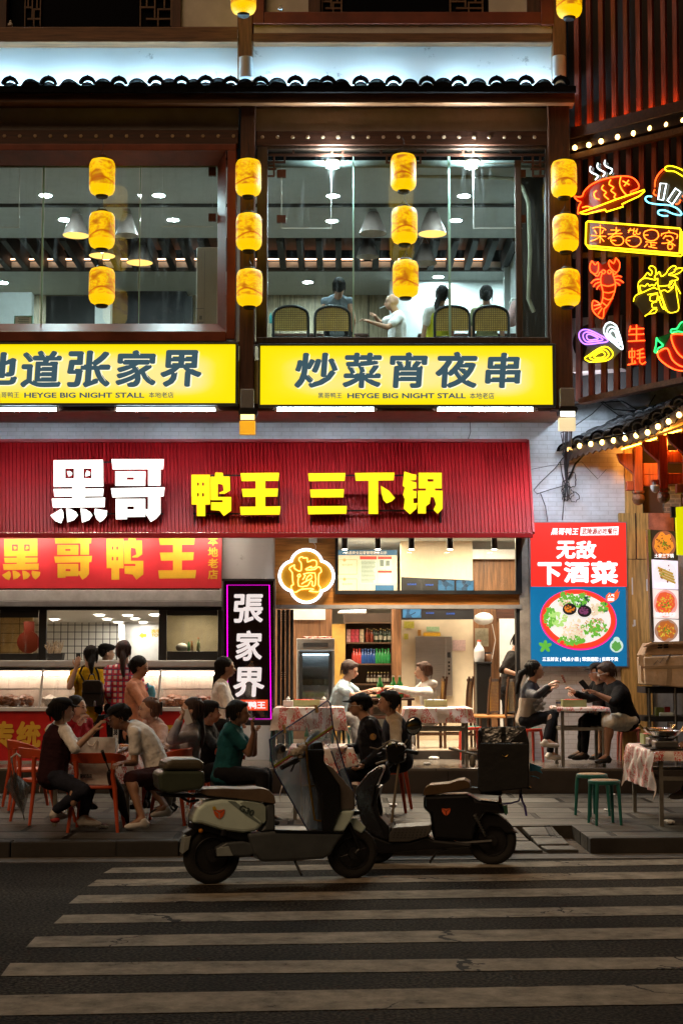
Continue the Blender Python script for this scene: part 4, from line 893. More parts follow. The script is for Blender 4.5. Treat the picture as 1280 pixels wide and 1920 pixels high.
for i,(x0,x1) in enumerate(((-60,90),(130,280),(310,420))):
 a,b = at(x0,1000,20.95),at(x1,1000,20.95); z = br.z+.0
 t = thing('awning_lamp', 'warm tube lamp under the awning above the red banner', 'tube light', (a.x, 20.95, z), 'tube lamps under the awning')
 mb = MB(); mb.tube([(a.x, 20.95, z), (b.x, 20.95, z)], .015, 6); mb.build('tube', emis('awning_tube', (1, .84, .66), 75), t)
for px,py,e,colr in ((463,786,22,(1,.62,.25)),(1062,781,115,(.74,.85,1))):
 c = at(px, py+34, YU-.2); lamp('SPOT', 'floodlight_beam', c, e, colr, spot_size=R(140), spot_blend=.6, shadow_soft_size=.06, aim=c+Vector((.25, .75, -2)))
# ================================================================ the corner building on the right
def Yr(px): return 20.3-(px-1075)*.0063
def atR(px,py,off=0): return at(px,py,Yr(px)-off)
def prR(mb,px,off,th): return mb.prism([atR(x,y,off) for x,y in px],(th*.5,th*.85,0))
K = thing('corner_building', 'dark corner building on the right clad in upright red brown slats above a tiled canopy', 'building', atR(1180, 750))
M_SLAT = wood('slat_redbrown', (.2, .035, .012), .5, 'z')
mb = MB()
for i,x in enumerate((1081,1103.5,1126.5,1150,1172.5,1196,1219,1243,1265,1288,1311,1335,1358,1382,1405,1428,1452,1475)):
 yb = 237-(x-1081)*.255; prR(mb,[(x-4,yb+1),(x+4,yb-1),(x+4-3,-60),(x-4-3,-60)],0,.09)
part('upper_slat', mb, M_SLAT, K)
mb = MB(); prR(mb, [(1068, 246), (1490, 140), (1490, 154), (1068, 260)], .1, .3); prR(mb, [(1068, 240), (1490, 134), (1490, 154), (1068, 260)], .16, .02); part('slat_sill', mb, M_DKWOOD, K)
mb = MB(); mb.tube([atR(1074, 244, .07), atR(1296, 188, .07)], .014, 6); part('uplight_strip', mb, emis('orange_strip', (1, .2, .02), 40), K)
mb = MB(); prR(mb, [(1064, -60), (1500, -60), (1500, 676), (1064, 760)], -.75, .1); part('dark_rear_wall', mb, mat('rear_wall_black', (.018, .012, .011), .8), K)
mb = MB(); prR(mb, [(1066, 262), (1490, 156), (1490, 178), (1066, 284)], .05, .2); part('lamp_fascia', mb, wood('fascia_dark', (.06, .025, .014)), K)
mb = MB()
for i in range(17):
 x = 1083+23.6*i; prR(mb,[(x-4.6,752-(x-1083)*.2),(x+4.6,750-(x-1083)*.2),(x+4.6,286-(x-1083)*.25),(x-4.6,289-(x-1083)*.25)],0,.07)
part('lower_slat', mb, M_SLAT, K)
mb = MB(); prR(mb, [(1066, 290), (1490, 184), (1490, 195), (1066, 301)], .03, .1); prR(mb, [(1083, 746), (1490, 663), (1490, 673), (1083, 757)], .06, .16); prR(mb, [(1072, 474), (1490, 463), (1490, 473), (1072, 484)], -.08, .06); part('slat_rail', mb, wood('rail_brown', (.14, .06, .03)), K)
t = thing('condenser_unit', 'dim white air conditioner condenser standing behind the lower slats', 'air conditioner', atR(1118, 700, -.5))
mb = MB(); prR(mb, [(1072, 597), (1165, 590), (1165, 690), (1072, 698)], -.35, .3); mb.build('casing', mat('dim_casing', (.3, .22, .2), .6), t)
mb = MB(); c = atR(1110, 645, -.33); mb.lathe([(.26, -.02), (.27, .02), (.05, .03), (.05, -.02)], c, 24, Matrix.Rotation(R(90), 3, 'X')); mb.build('fan_grille', M_BLACK, t)
mb = MB(); mb.bx(1062, 690, 1800, 835, 21.6, .1); part('painted_wall', mb, mat('blue_grey_wall', (.5, .52, .54), .8, var=.45, vs=5, bump=.3), K)
mb = MB(); mb.tube([at(1165, 690, 21.4), at(1165, 735, 21.4), at(1180, 748, 21.4), at(1215, 745, 21.4)], .13, 14); part('drain_pipe', mb, mat('pipe_grey', (.4, .42, .44), .5), K, smooth=True)
EC = [(1058,846,21.35),(1085,832,20.9),(1125,822,20.3),(1165,813,19.7),(1205,800,19.2),(1245,778,18.8),(1290,748,18.5),(1330,718,18.3)]
def ecurve(u):
 q = u*(len(EC)-1); i = min(int(q),len(EC)-2); a,b = EC[i],EC[i+1]; t_ = q-i
 return at(a[0]+(b[0]-a[0])*t_,a[1]+(b[1]-a[1])*t_,a[2]+(b[2]-a[2])*t_)
mb = MB(); end = MB(); n = 15
for i in range(n+1):
 u = i/n; p = ecurve(u); q = p+Vector((.75,1.15,.5))
 half_pipe(mb,p,q,.085,n=8)
 for k in range(4):
  s_ = p.lerp(q,k/4+.06); half_pipe(mb,s_+Vector((0,0,.012)),p.lerp(q,k/4+.24)+Vector((0,0,.0)),.092,n=8)
 if i < n:
  p2 = ecurve(u+.5/n)+Vector((0,.03,-.06)); half_pipe(mb,p2+Vector((0,0,.03)),p2+Vector((.75,1.15,.53)),.1,n=8,a0=R(190),a1=R(350))
 if i % 2 == 0:
  ax = (q-p).normalized(); sx = ax.cross(Vector((0,0,1))).normalized(); c = p-ax*.02
  arc = [c+sx*math.cos(R(5+170*j/8))*.12+Vector((0,0,math.sin(R(5+170*j/8))*.12)) for j in range(9)]; arci = [c+(x-c)*.66 for x in arc]
  for j in range(8): end.prism([arc[j],arc[j+1],arci[j+1],arci[j]],ax*.06)
part('canopy_tile', mb, mat('canopy_tile_grey', (.1, .1, .105), .5, var=.5, bump=.4, bs=30), K); part('canopy_end_tile', end, M_TILE, K)
mb = MB()
for i in range(24):
 a,b = ecurve(i/24),ecurve((i+1)/24); m_ = a.lerp(b,.5); d_ = Vector((.02,.05,0))
 for j in range(1): mb.prism([a+Vector((0,0,-.03)),b+Vector((0,0,-.03)),b+Vector((0,0,-.14)),m_+Vector((0,0,-.175)),a+Vector((0,0,-.14))],d_)
part('drip_tile', mb, mat('drip_tile_brown', (.09, .055, .04), .6, bump=.3), K)
mb = MB(); mb.add([ecurve(u)+Vector((.02, .06, -.15)) for u in [i/10 for i in range(11)]]+[ecurve(u)+Vector((.77, 1.2, .2)) for u in [i/10 for i in range(11)]], [(i, i+1, i+12, i+11) for i in range(10)]); part('canopy_boarding', mb, wood('boarding', (.3, .13, .04), .6, 'y'), K)
M_RWOOD = wood('red_stained_wood', (.42, .07, .015), .5, 'z')
br_ = MB(); dr = MB()
for x,yt,yb,Y in ((1196,838,925,20.6),(1243,815,922,19.9),(1290,800,930,19.3)):
 a = at(x-9,yt,Y); b = at(x+9,yb,Y); br_.box(a.x,b.x,Y,Y+.14,b.z,a.z)
 w_px = 26; br_.pr([(x-w_px-14,yt+12),(x-9,yt+12),(x-9,yt+50),(x-w_px-8,yt+28)],Y+.03,.1); br_.bx(x-22,yb-23,x-9,yb-6,Y+.03,.1); br_.bx(x+9,yb-35,x+40,yb-14,Y+.04,.1); br_.bx(x+9,yt+30,x+40,yt+52,Y+.04,.1)
 c = at(x,yb+22,Y+.07); dr.lathe([(.02,0),(.06,.02),(.085,.07),(.08,.12),(.06,.15),(.085,.165),(.085,.19)],c,12)
part('bracket_post', br_, M_RWOOD, K, bevel=.008); part('carved_drop', dr, wood('drop_wood', (.2, .08, .03)), K)
mb = MB(); mb.tube([at(1165, 842, 21.0), at(1205, 830, 20.6), at(1262, 810, 20.2), at(1300, 800, 20.0)], .01, 6); part('canopy_strip_lamp', mb, emis('amber_strip', (1, .33, .02), 45), K)
mb = MB(); mb.bx(1172, 835, 1202, 965, YW-.05, .2); mb.bx(1168, 962, 1216, 1440, YW-.1, .25); part('veneer_wall', mb, wood('tan_veneer', (.6, .36, .11), .5, 'z'), K)
mb = MB(); mb.bx(1168, 1048, 1216, 1049, YW-.104, .01); mb.bx(1191, 962, 1191.8, 1048, YW-.104, .01); part('veneer_joint', mb, M_DKWOOD, K)
mb = MB()
for x0,y0,x1,y1 in ((1183.5,1083,1185.5,1115),(1211,1086,1213,1108),(1187,1162,1190.5,1174),(1185,1171,1188,1175)): mb.bx(x0,y0,x1,y1,YW-.103,.004)
part('torn_tape', mb, M_WHITE, K)
mb = MB(); mb.bx(1202, 835, 1800, 965, YW+.1, .1); part('recess_wall', mb, mat('recess_brown_dark', (.06, .035, .02), .8), K)
mb = MB(); mb.bx(1216, 962, 1262, 996, YW-.15, .2); part('pink_pillar', mb, mat('pink_plaster', (.42, .16, .1), .8, var=.4, vs=6, bump=.3), K)
mb = MB(); mb.bx(1244, 912, 1275, 966, YW+.02, .08); part('brick_patch', mb, brick('grey_brick', (.2, .21, .2), (.15, .16, .15), (.3, .3, .28), .12, .06, .008), K)
mb = MB(); mb.bx(1216, 996, 1800, 1440, YW, .2); part('grey_shutter', mb, mat('shutter_grey', (.34, .33, .31), .7, var=.2), K)
t = thing('security_lamp', 'small white dome lamp hanging on the dark red bracket under the canopy', 'lamp', at(1227, 925, 19.85))
mb = MB(); c = at(1227, 924, 19.85); mb.lathe([(.01, 0), (.035, .015), (.055, .05), (.06, .09), (.05, .1)], c, 16); mb.build('dome', M_WHITE, t, smooth=True)
mb = MB(); mb.obox(c+Vector((0, .05, .12)), (.03, .12, .05)); mb.build('mount', M_GREYM, t)
t = thing('yellow_sign', 'plain lit lime yellow sign cut off by the right border, over the menu boards', 'sign', at(1290, 1040, 20.2))
mb = MB(); mb.pr([(1266, 951), (1330, 945), (1330, 1043), (1270, 1040)], 20.2, .08); mb.build('face', emis('lime_yellow', (.8, .78, 0), .85), t)
mb = MB(); mb.bx(1258, 950, 1266.5, 970, 20.21, .08); mb.build('bracket', M_BLACK, t)
Ym = 20.95
t = thing('menu_light_box', 'narrow lit menu box with four dish pictures, right of the veneer wall', 'menu board', at(1245, 1203, Ym))
mb = MB(); mb.pr([(1213, 993), (1218, 992), (1226, 1202), (1221, 1202)], Ym-.02, .12); mb.build('side_frame', M_STEEL, t)
pan = [(993, 1048, (.03, .018, .016), (.85, .28, .03), '土家三下锅', (.3, .1, .02)), (1049, 1103, (.95, .85, 1), (.5, .3, .05), '土家腊肉', (.4, .12, .02)), (1104, 1158, (1, .8, .75), (.85, .12, .04), '腊肉炖鱼家常', (.75, .45, .03)), (1159, 1203, (.9, .8, .75), (.5, .14, .03), '', (.75, .25, .02))]
rnd = random.Random(9)
for i,(y0,y1,bgc,dish,tx,bits) in enumerate(pan):
 f0,f1 = (y0-993)/210,(y1-993)/210; xa_,xb_ = 1218+8*f0,1218+8*f1; xc,xd = 1269+3*f0,1269+3*f1
 mb = MB(); mb.pr([(xa_, y0), (xc, y0+3), (xd, y1+2), (xb_, y1)], Ym, .06); pn = mb.build('picture_panel', emis('panel%d' % i, bgc, .95 if i else .6), t)
 cx_,cy_ = (xa_+xd)/2,(y0+y1)/2+1; rx,ry = 21,(y1-y0)*.46
 mb = MB(); mb.pr(ellpx(cx_, cy_, rx*1.05, ry*1.05), Ym-.004, .002); mb.build('plate', emis('mplate%d' % i, [(.35, .1, .05), (1, .92, 1), (.95, .4, .35), (.45, .25, .17)][i], .8), pn)
 mb = MB()
 if i == 1:
  for k in range(5):
   for j in range(4): mb.pr(sc([(0,0),(7,3),(6,7),(-1,4)],1,cx_-13+k*5.5+j*1.5,cy_-15+k*2.4+j*5.5),Ym-.006-.0006*(k*4+j),.001)
 else: mb.pr(ellpx(cx_,cy_,rx*.85,ry*.85,wob=.25,seed=i),Ym-.006,.001)
 mb.build('dish', emis('dish%d' % i, dish, .85), pn)
 for nm, colr in (('garnish', bits), ('herb', (.12, .25, .02)), ('spice', (.75, .55, .06) if i > 1 else (.25, .06, .02))):
  mb = MB()
  for k in range(22 if i != 1 else 5):
   a = rnd.uniform(0, 6.3); q = math.sqrt(rnd.random())*.75; s_ = 2.2 if nm != 'herb' else 1.8; q *= .5 if nm == 'herb' else 1
   mb.pr(ellpx(cx_+rx*q*math.cos(a),cy_+ry*q*math.sin(a),rnd.uniform(.8,s_),rnd.uniform(.6,s_),6,a,.5,k),Ym-.011-.0004*(k % 9),.001)
  mb.build(nm,emis(nm+str(i),colr,.8),pn)
 if tx: mb = MB(); text_px(mb, tx, cx_-18, y1-10, cx_+18, y1-2, Ym-.016, .03); mb.build('lettering', emis('menu_white', (1, 1, 1), 1.0), pn)
# ---------------------------------------------------------------- string lights
M_BULB = emis('string_bulb', (1, .58, .16), 9)
def string_light(label,pts,wire_pts,hang):
 t = thing('string_light', label, 'string lights', pts[0])
 mb = MB(); mb.tube(wire_pts, .005, 5); mb.build('wire', M_BLACK, t)
 for p in pts:
  b = MB(); b.lathe([(.004, -.036), (.026, -.024), (.034, -.004), (.028, .018), (.015, .034)], p, 12); bo = b.build('bulb', M_BULB, t)
  b = MB(); b.lathe([(.016, .03), (.017, .065)], p, 8); b.build('socket', M_BLACK, bo)
up = [atR(x,y,.12) for x,y in ((1077,277),(1103,272),(1126,265),(1157,257),(1187,250),(1218,241),(1249,234),(1280,226))]
string_light('upper string of round warm bulbs along the slatted corner building', up, [p+Vector((0, .02, .07)) for p in up], 0)
lo = []
for x,y in ((1067,843),(1086,836),(1107,832.5),(1128,829.5),(1149.5,826),(1171,822),(1192,816.5),(1213,811),(1232.5,800),(1252.5,790.5),(1272,778)):
 u = min(1,max(0,(x-1058)/272)); q = min(range(200),key=lambda i: abs((lambda p: p.x/p.y)(ecurve(i/199))-(x-640)/2900*1.0)); lo.append(at(x,y,ecurve(q/199).y-.09))
string_light('lower string of round warm bulbs along the curved canopy edge', lo, [p+Vector((0, .02, .07)) for p in lo], 0)
# ---------------------------------------------------------------- neon signs on the slats
NR, NY, NW, NC, NO = emis('neon_red', (1, .07, .008), 5), emis('neon_yellow', (1, .72, .01), 3.2), emis('neon_white', (.8, .97, 1), 3.6), emis('neon_cyan', (.2, .82, 1), 3), emis('neon_orange', (1, .2, .012), 4.2)
NG, NV, NM = emis('neon_green', (.02, .9, .16), 2.6), emis('neon_violet', (.42, .16, 1), 3.4), emis('neon_magenta2', (.8, .06, 1), 3)
M_ACR = glass('clear_acrylic', (.92, .9, .88), .05); M_ACRR = mat('red_acrylic', (.3, .012, .008), .25, var=0); M_ACRY = mat('smoked_acrylic', (.06, .045, .012), .25, var=0)
M_ACRG = mat('green_acrylic', (.004, .12, .02), .25, var=0); M_ACRV = mat('violet_acrylic', (.07, .02, .3), .25, var=0); M_ACRW = mat('grey_acrylic', (.12, .12, .1), .3, var=0)
ka = .1719
def ZA(p): return [(1060+x*ka,280+y*ka) for x,y in p]
def ZB(p): return [(1060+x*ka,470+y*ka) for x,y in p]
def neon(t,name,lines,m,Z=ZA,r=.0085,off=.16,closed=(),sm=3):
 mb = MB()
 for i,l in enumerate(lines):
  cl = i in closed; pp = smoothline(Z(l),sm,cl) if sm > 1 else Z(l); mb.tube([atR(x,y,off) for x,y in pp],r,6,closed=cl)
 return mb.build(name,m,t,smooth=True)
def board(t, pts, m, Z=ZA, off=.13, name='acrylic_board'):
 mb = MB(); prR(mb,Z(pts),off,.012); return mb.build(name,m,t)
NGRP = 'neon signs on the slatted corner building'
def nsign(label, x, y): return thing('neon_sign', label, 'neon sign', atR(x, y, .13), NGRP)
fish = [(150,690),(130,700),(140,620),(165,575),(130,560),(90,515),(140,520),(180,508),(200,460),(270,390),(370,340),(480,310),(600,292),(700,300),(760,335),(795,390),(790,425),(760,440),(705,462),(715,475)]
t = nsign('neon fish on a yellow platter with three steam lines', 1140, 400)
board(t,[(150,690),(135,690),(165,575),(100,515),(180,508),(270,390),(480,310),(700,300),(795,400),(760,455),(860,440),(620,620),(430,680),(250,705)],M_ACRR)
board(t, [(255,180),(430,110),(545,285),(260,370)], M_ACR, off=.131, name='steam_board')
neon(t, 'red_tube', [fish], NR); neon(t, 'orange_tube', [[(600,300),(585,370),(610,440),(660,500)], [(490,330),(470,380),(520,415),(490,450),(540,490),(525,520),(550,545)], [(410,390),(390,430),(440,470),(415,500),(465,545)], [(335,450),(305,480),(320,530),(365,545)], [(180,635),(230,622),(275,635)]], NO)
neon(t, 'eye_tube', [[(620,345),(690,385)], [(685,335),(635,400)]], NO, sm=1)
neon(t, 'platter_tube', [[(155,690),(300,640),(550,545),(855,440),(860,455),(800,510),(610,598),(625,625),(440,682),(430,655),(330,680),(220,708),(165,700)]], NY, closed=(0,), sm=1)
neon(t, 'steam_tube', [[(270,185),(262,220),(275,250),(345,285),(340,310),(320,332)], [(350,148),(342,190),(365,220),(420,250),(418,275),(402,297)], [(428,118),(420,160),(445,190),(500,215),(498,245),(478,268)]], NW)
t = nsign('neon bowl emblem with two white sticks and blue plate line, cut off right', 1240, 400)
board(t,[(970,400),(1000,290),(1080,200),(1300,200),(1300,560),(1200,600),(1000,560)],M_ACRY,off=.128)
neon(t, 'red_tube', [[(1065,215),(1010,270),(975,340),(970,410)], [(970,435),(955,480),(985,505)], [(1270,515),(1320,480)], [(1250,550),(1230,590),(1195,600)]], NR)
neon(t, 'yellow_tube', [[(1320,320),(1260,285),(1180,240),(1100,235),(1080,205),(1110,183),(1180,188),(1260,220),(1330,265)]], NY)
neon(t, 'white_tube', [[(1030,370),(1095,375),(1060,555),(1005,545)], [(1195,425),(1250,465),(1160,600),(1105,560)]], NW, closed=(0, 1), sm=1, r=.009)
neon(t, 'cyan_tube', [[(935,515),(890,512),(865,540),(900,580),(1000,600),(1130,610),(1220,650),(1260,700),(1240,718),(1160,700),(1080,665),(1010,670),(1010,705),(1060,725),(1110,725)]], NC, r=.01)
t = nsign('neon word sign of five orange red characters in a yellow frame', 1187, 480)
board(t, [(225,780),(1255,860),(1270,1165),(215,1060)], mat('dark_red_acrylic', (.13, .02, .008), .25, var=0), off=.13)
neon(t, 'frame_tube', [[(240,785),(1240,862),(1252,880),(1240,1135),(1220,1135),(230,1050),(215,1030),(222,800)], [(240,1060),(250,1080),(1250,1165),(1270,1150),(1275,900)]], NY, closed=(0,), sm=1, r=.011)
L_ = [[(290,860),(330,850),(400,855),(435,880)],[(310,880),(335,920)],[(410,880),(390,920)],[(275,940),(435,950)],[(375,825),(372,1020)],[(370,950),(330,980),(270,1000)],[(375,955),(415,1005)],
      [(490,880),(590,882)],[(550,850),(545,920)],[(460,925),(610,918)],[(580,880),(520,930),(460,975)],[(560,945),(500,960),(490,1000),(540,1045),(600,1040),(630,1000),(610,955),(560,945)],[(500,992),(545,995)],
      [(705,860),(680,910)],[(680,885),(735,880)],[(745,860),(735,925),(760,930)],[(775,885),(750,895)],[(780,865),(765,915),(800,925),(810,905)],[(740,945),(670,965),(655,1010),(700,1055),(770,1060),(820,1010),(800,960),(740,945)],[(670,995),(700,995)],
      [(930,875),(860,895),(848,945),(890,990),(960,995),(1010,950),(990,890),(930,875)],[(850,935),(895,935)],[(870,1008),(990,1020)],[(925,1010),(930,1070)],[(890,1030),(855,1065)],[(930,1045),(970,1045)],[(900,1060),(990,1078)],
      [(1120,885),(1130,905)],[(1045,915),(1040,945)],[(1045,925),(1120,905),(1215,930),(1205,975)],[(1090,935),(1060,975)],[(1085,950),(1140,945),(1170,985),(1110,1020),(1045,1025)],[(1100,985),(1190,1050)],[(1110,1035),(1155,1040),(1160,1080),(1120,1090),(1110,1050),(1135,1010)]]
neon(t, 'character_tube', L_, NO, r=.0062, sm=2)
t = nsign('red neon crayfish with raised claws', 1135, 590)
board(t,[(260,110),(350,120),(400,155),(470,110),(540,75),(590,160),(560,240),(630,350),(545,400),(520,520),(415,740),(350,720),(285,640),(290,545),(370,560),(380,440),(270,370),(320,280),(255,220)],M_ACRR,ZB)
neon(t, 'red_tube', [
 [(285,110),(262,160),(265,215),(300,248),(335,248),(355,200),(350,125),(320,155),(285,110)],[(545,80),(585,130),(580,200),(550,235),(500,205),(468,150),(475,105),(520,140),(545,80)],
 [(300,250),(330,275),(355,270),(370,235),(395,240)],[(550,240),(530,260),(505,230),(490,240)],[(395,250),(380,300),(385,370),(405,450),(400,530),(380,590)],[(510,250),(530,310),(540,390),(520,480),(460,590),(410,640)],
 [(390,370),(460,388),(535,365)],[(405,450),(470,460),(530,440)],[(405,510),(460,535),(510,520)],[(395,565),(450,605)],
 [(380,590),(330,550),(295,550),(285,620),(320,690),(400,740),(415,640)],[(380,590),(305,600)],[(385,610),(310,645)],[(395,625),(350,695)],
 [(375,310),(310,320),(275,355)],[(380,340),(325,360),(300,395)],[(385,365),(350,395),(335,425)],[(525,290),(570,275),(608,285)],[(535,315),(585,320),(628,348)],[(540,345),(570,360),(588,380)]],NR,ZB,r=.0075)
neon(t, 'eye_tube', [[(410,210),(432,230),(410,252),(388,230)], [(475,210),(495,230),(475,252),(453,230)]], NR, ZB, closed=(0, 1), r=.0075)
t = nsign('yellow neon hand clinking two foaming drink glasses', 1235, 590)
board(t,[(735,550),(790,480),(790,330),(880,270),(910,170),(980,180),(1010,230),(1080,220),(1180,160),(1280,190),(1220,300),(1255,470),(1240,660),(1110,695),(1000,665),(860,715)],M_ACRY,ZB)
neon(t, 'yellow_tube', [
 [(735,555),(760,490),(850,450),(950,405),(995,420)],[(860,715),(900,690),(970,680),(990,640),(950,640),(900,690)],[(890,480),(950,470),(1000,460)],[(1000,470),(925,490),(920,545),(985,550),(1000,480)],[(990,555),(940,575),(945,620),(990,620)],
 [(795,470),(790,350),(860,300),(975,320)],[(820,460),(805,390),(835,380),(860,390),(890,360),(910,385),(940,370),(960,385),(985,350)],[(800,340),(850,290),(890,240),(920,270),(940,230),(905,190),(930,165),(975,190),(980,260),(965,290),(990,310)],
 [(1000,300),(1005,380),(1060,385),(1140,370),(1160,320)],[(990,260),(1020,230),(1040,280),(1090,250),(1120,200),(1170,165),(1200,180),(1180,230),(1120,260),(1160,270),(1240,240),(1275,195),(1230,190),(1180,210)],[(1160,270),(1220,300),(1210,320),(1150,330)],
 [(1140,330),(1120,400),(1165,390),(1190,340)],[(1005,390),(1060,540),(1110,665),(1190,670),(1230,630),(1210,480),(1190,340)],[(1030,440),(1090,655)],[(1040,440),(1080,430),(1110,450),(1150,420),(1170,400)],[(1200,380),(1250,470)],[(1015,520),(1040,600),(1070,640),(1060,560),(1020,500),(1010,540)]],NY,ZB,r=.0065)
t = nsign('neon oysters in violet, white and yellow with two red characters beside them', 1140, 680)
board(t,[(140,900),(230,850),(400,840),(450,780),(540,800),(625,1060),(520,1180),(240,1225),(200,1170),(230,1050),(150,990)],M_ACRW,ZB)
board(t, [(680,850),(700,805),(770,800),(850,850),(860,960),(870,1250),(680,1250)], M_ACRR, ZB, off=.125, name='character_board')
def oyster(pts,m,nm):
 c = (sum(x for x,_ in pts)/len(pts),sum(y for _,y in pts)/len(pts))
 ls = [[(c[0]+(x-c[0])*k,c[1]+(y-c[1])*k) for x,y in pts] for k in (1,.68,.4)]
 neon(t,nm,ls,m,ZB,closed=(0,1,2),r=.0078)
oyster([(145,900),(180,865),(235,862),(300,885),(370,920),(455,970),(440,995),(370,1005),(250,1020),(190,1010),(150,960)], NV, 'violet_tube')
oyster([(440,800),(490,782),(550,820),(575,890),(600,970),(620,1060),(605,1075),(560,1040),(490,980),(430,920),(412,860)], NW, 'white_tube')
oyster([(510,1110),(500,1160),(440,1200),(350,1210),(260,1212),(205,1175),(250,1140),(320,1090),(400,1050),(460,1055)], NY, 'yellow_tube')
neon(t, 'red_tube', [[(705,820),(690,890)], [(700,855),(850,850)], [(685,915),(850,910)], [(770,810),(770,985)], [(680,988),(860,980)],
 [(690,1100),(750,1095),(748,1160),(692,1165),(690,1100)],[(720,1065),(722,1235)],[(675,1245),(760,1225)],[(748,1200),(760,1230)],[(775,1095),(845,1070)],[(775,1130),(850,1120)],[(775,1175),(860,1160)],[(805,1085),(805,1215),(830,1240),(870,1215)]],NR,ZB,sm=1,r=.0085)
t = nsign('two red neon chillies with green stems, cut off by the border', 1255, 690)
board(t,[(990,1110),(1080,1060),(1150,910),(1300,900),(1330,1320),(1150,1280),(1030,1190)],M_ACRR,ZB)
board(t, [(975,1105),(1060,1030),(1000,950),(1150,890),(1260,775),(1300,775),(1300,905),(1150,905),(1050,1070)], M_ACRG, ZB, off=.126, name='stem_board')
neon(t, 'red_tube', [[(1330,920),(1240,910),(1160,915),(1150,960),(1180,1050),(1240,1140),(1330,1200)], [(1330,1275),(1240,1255),(1160,1190),(1120,1090),(1090,1065),(1040,1085),(1000,1120),(1020,1180),(1100,1250),(1200,1300),(1330,1320)]], NR, ZB, r=.0095)
neon(t, 'green_tube', [[(990,950),(1005,980),(1060,1030),(1035,1050),(1000,1070),(990,1110),(965,1100),(980,1040),(985,990)], [(1330,880),(1280,890),(1220,880),(1150,895),(1150,860),(1210,850),(1250,790),(1290,775),(1330,780)]], NG, ZB, closed=(0,), r=.0095)
# ---------------------------------------------------------------- cables
def cable(mb,pts,r=.008,wob=.6):
 mb.tube([at(x+random.uniform(-wob,wob),y,Y) for x,y,Y in pts],r,6)
mb = MB(); Yc = 21.42
for k in range(7):
 x = 1056+k*2.6; cable(mb,[(x,800,20.2),(x-1,840,20.9),(1058+k*.9,880,Yc-.02*k),(1060+k*.6,905,Yc-.015*k),(1057+random.uniform(-4,8),925+random.uniform(-8,18),Yc-.02)],.007)
for cx,cy,rx,ry in ((1064,925,10,12),(1076,932,9,9),(1060,915,7,16),(1070,900,9,14)): mb.tube([at(x,y,Yc-.03) for x,y in ellpx(cx,cy,rx,ry,20,wob=.4,seed=cx)],.006,5,closed=True)
for l in ([(1050,866),(1054,892),(1060,912)],[(1060,910),(1030,918),(1006,926),(1000,919),(1012,905),(1040,878),(1055,858)],[(1058,925),(1053,975)],[(1012,925),(1022,950),(1026,978)],[(1065,900),(1078,870),(1098,848)],[(1056,838),(1050,812),(1075,800),(1110,776),(1132,753)]):
 cable(mb,[(x,y,Yc if y > 845 else 21.0) for x,y in l],.007 if l[0][0] != 1065 else .016)
o = mb.build('cable_bundle', M_BLACK); tag(o, 'tangle of black cables hanging on the white tiled wall below the right floodlight', 'cables')
mb = MB()
for l in ([(1128,752),(1150,768),(1180,770),(1215,768)],[(1125,755),(1160,780),(1190,782)],[(1165,752),(1200,772),(1240,760)],[(1228,740),(1215,760),(1225,800)]): cable(mb,[(x,y,21.3) for x,y in l],.008)
cable(mb,[(1125,755,21.3),(1165,752,21.3)],.008); cable(mb,[(1215,768,21.3),(1190,782,21.3),(1180,770,21.3)],.008)
tag(mb.build('cable_bundle', M_BLACK), 'black cables sagging along the blue grey wall above the tiled canopy', 'cables')
mb = MB(); cable(mb,[(995,880,Yc),(1030,873,Yc),(1060,870,Yc)],.004); cable(mb,[(880,790,21.46),(882,810,21.46),(876,826,21.46)],.005); cable(mb,[(1060,870,Yc),(1090,866,Yc),(1120,898,Yc),(1136,880,Yc)],.004)
tag(mb.build('thin_wire', M_BLACK), 'thin loose wire running across the white tiled wall by the awning end', 'wire')
for px, py, Y, e in ((1255, 835, 19.6, 50), (1185, 846, 20.9, 2.5)): lamp('POINT', 'canopy_lamp', at(px, py-6, Y+.35), e, (1, .36, .05), shadow_soft_size=.05)
lamp('POINT', 'floodlight_spill', at(1092, 742, 20.5), 30, (.7, .86, 1), shadow_soft_size=.05)
# ================================================================ food stall on the left
YS = 21.34
st_ = thing('food_stall', 'takeaway stall with black framed serving hatch, glass food case and red front panel', 'food stall', at(200, 1430, 20.9))
mb = MB(); mb.bx(-80, 1106, 416, 1127, YS-.06, .1); mb.build('white_trim', mat('white_metal_trim', (.6, .6, .6), .35, .2), st_, bevel=.01)
mb = MB(); mb.bx(-80, 1127, 416, 1137, YS-.1, .1); mb.build('grey_trim', M_GREYM, st_, bevel=.006)
mb = MB(); mb.bx(-80,1137,416,1144,YS-.02,.1); mb.bx(-80,1144,-2,1238,YS,.06); mb.bx(72,1144,88,1238,YS,.06); mb.bx(0,1144,72,1158,YS+.002,.056); mb.bx(0,1225,72,1238,YS+.002,.056)
mb.bx(297,1144,313,1238,YS-.03,.06); mb.bx(408,1144,417,1238,YS-.03,.06); mb.bx(313,1144,408,1154,YS-.028,.056); mb.bx(313,1221,408,1238,YS-.028,.056)
hf = mb.build('hatch_frame', M_BLACK, st_, bevel=.006)
mb = MB(); mb.bx(0, 1158, 72, 1225, YS+.03, .008); mb.bx(313, 1154, 408, 1221, YS, .008); mb.build('sash_glass', glass('sash_pane', (.85, .83, .75), .09, .0, .25), hf)
mb = MB(); mb.bx(-80, 1238, 420, 1251, 20.98, .5); mb.build('counter_top', mat('counter_grey', (.5, .49, .47), .3, var=.1), st_, bevel=.012)
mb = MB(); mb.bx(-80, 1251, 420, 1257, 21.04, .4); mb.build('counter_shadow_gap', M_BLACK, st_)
Yc0 = 20.85
mb = MB(); mb.bx(-80,1326,420,1333.5,Yc0-.03,.1)
for x in (75,296): mb.pr([(x+4,1256),(x+8,1256),(x+1,1327),(x-4,1327)],Yc0-.02,.03)
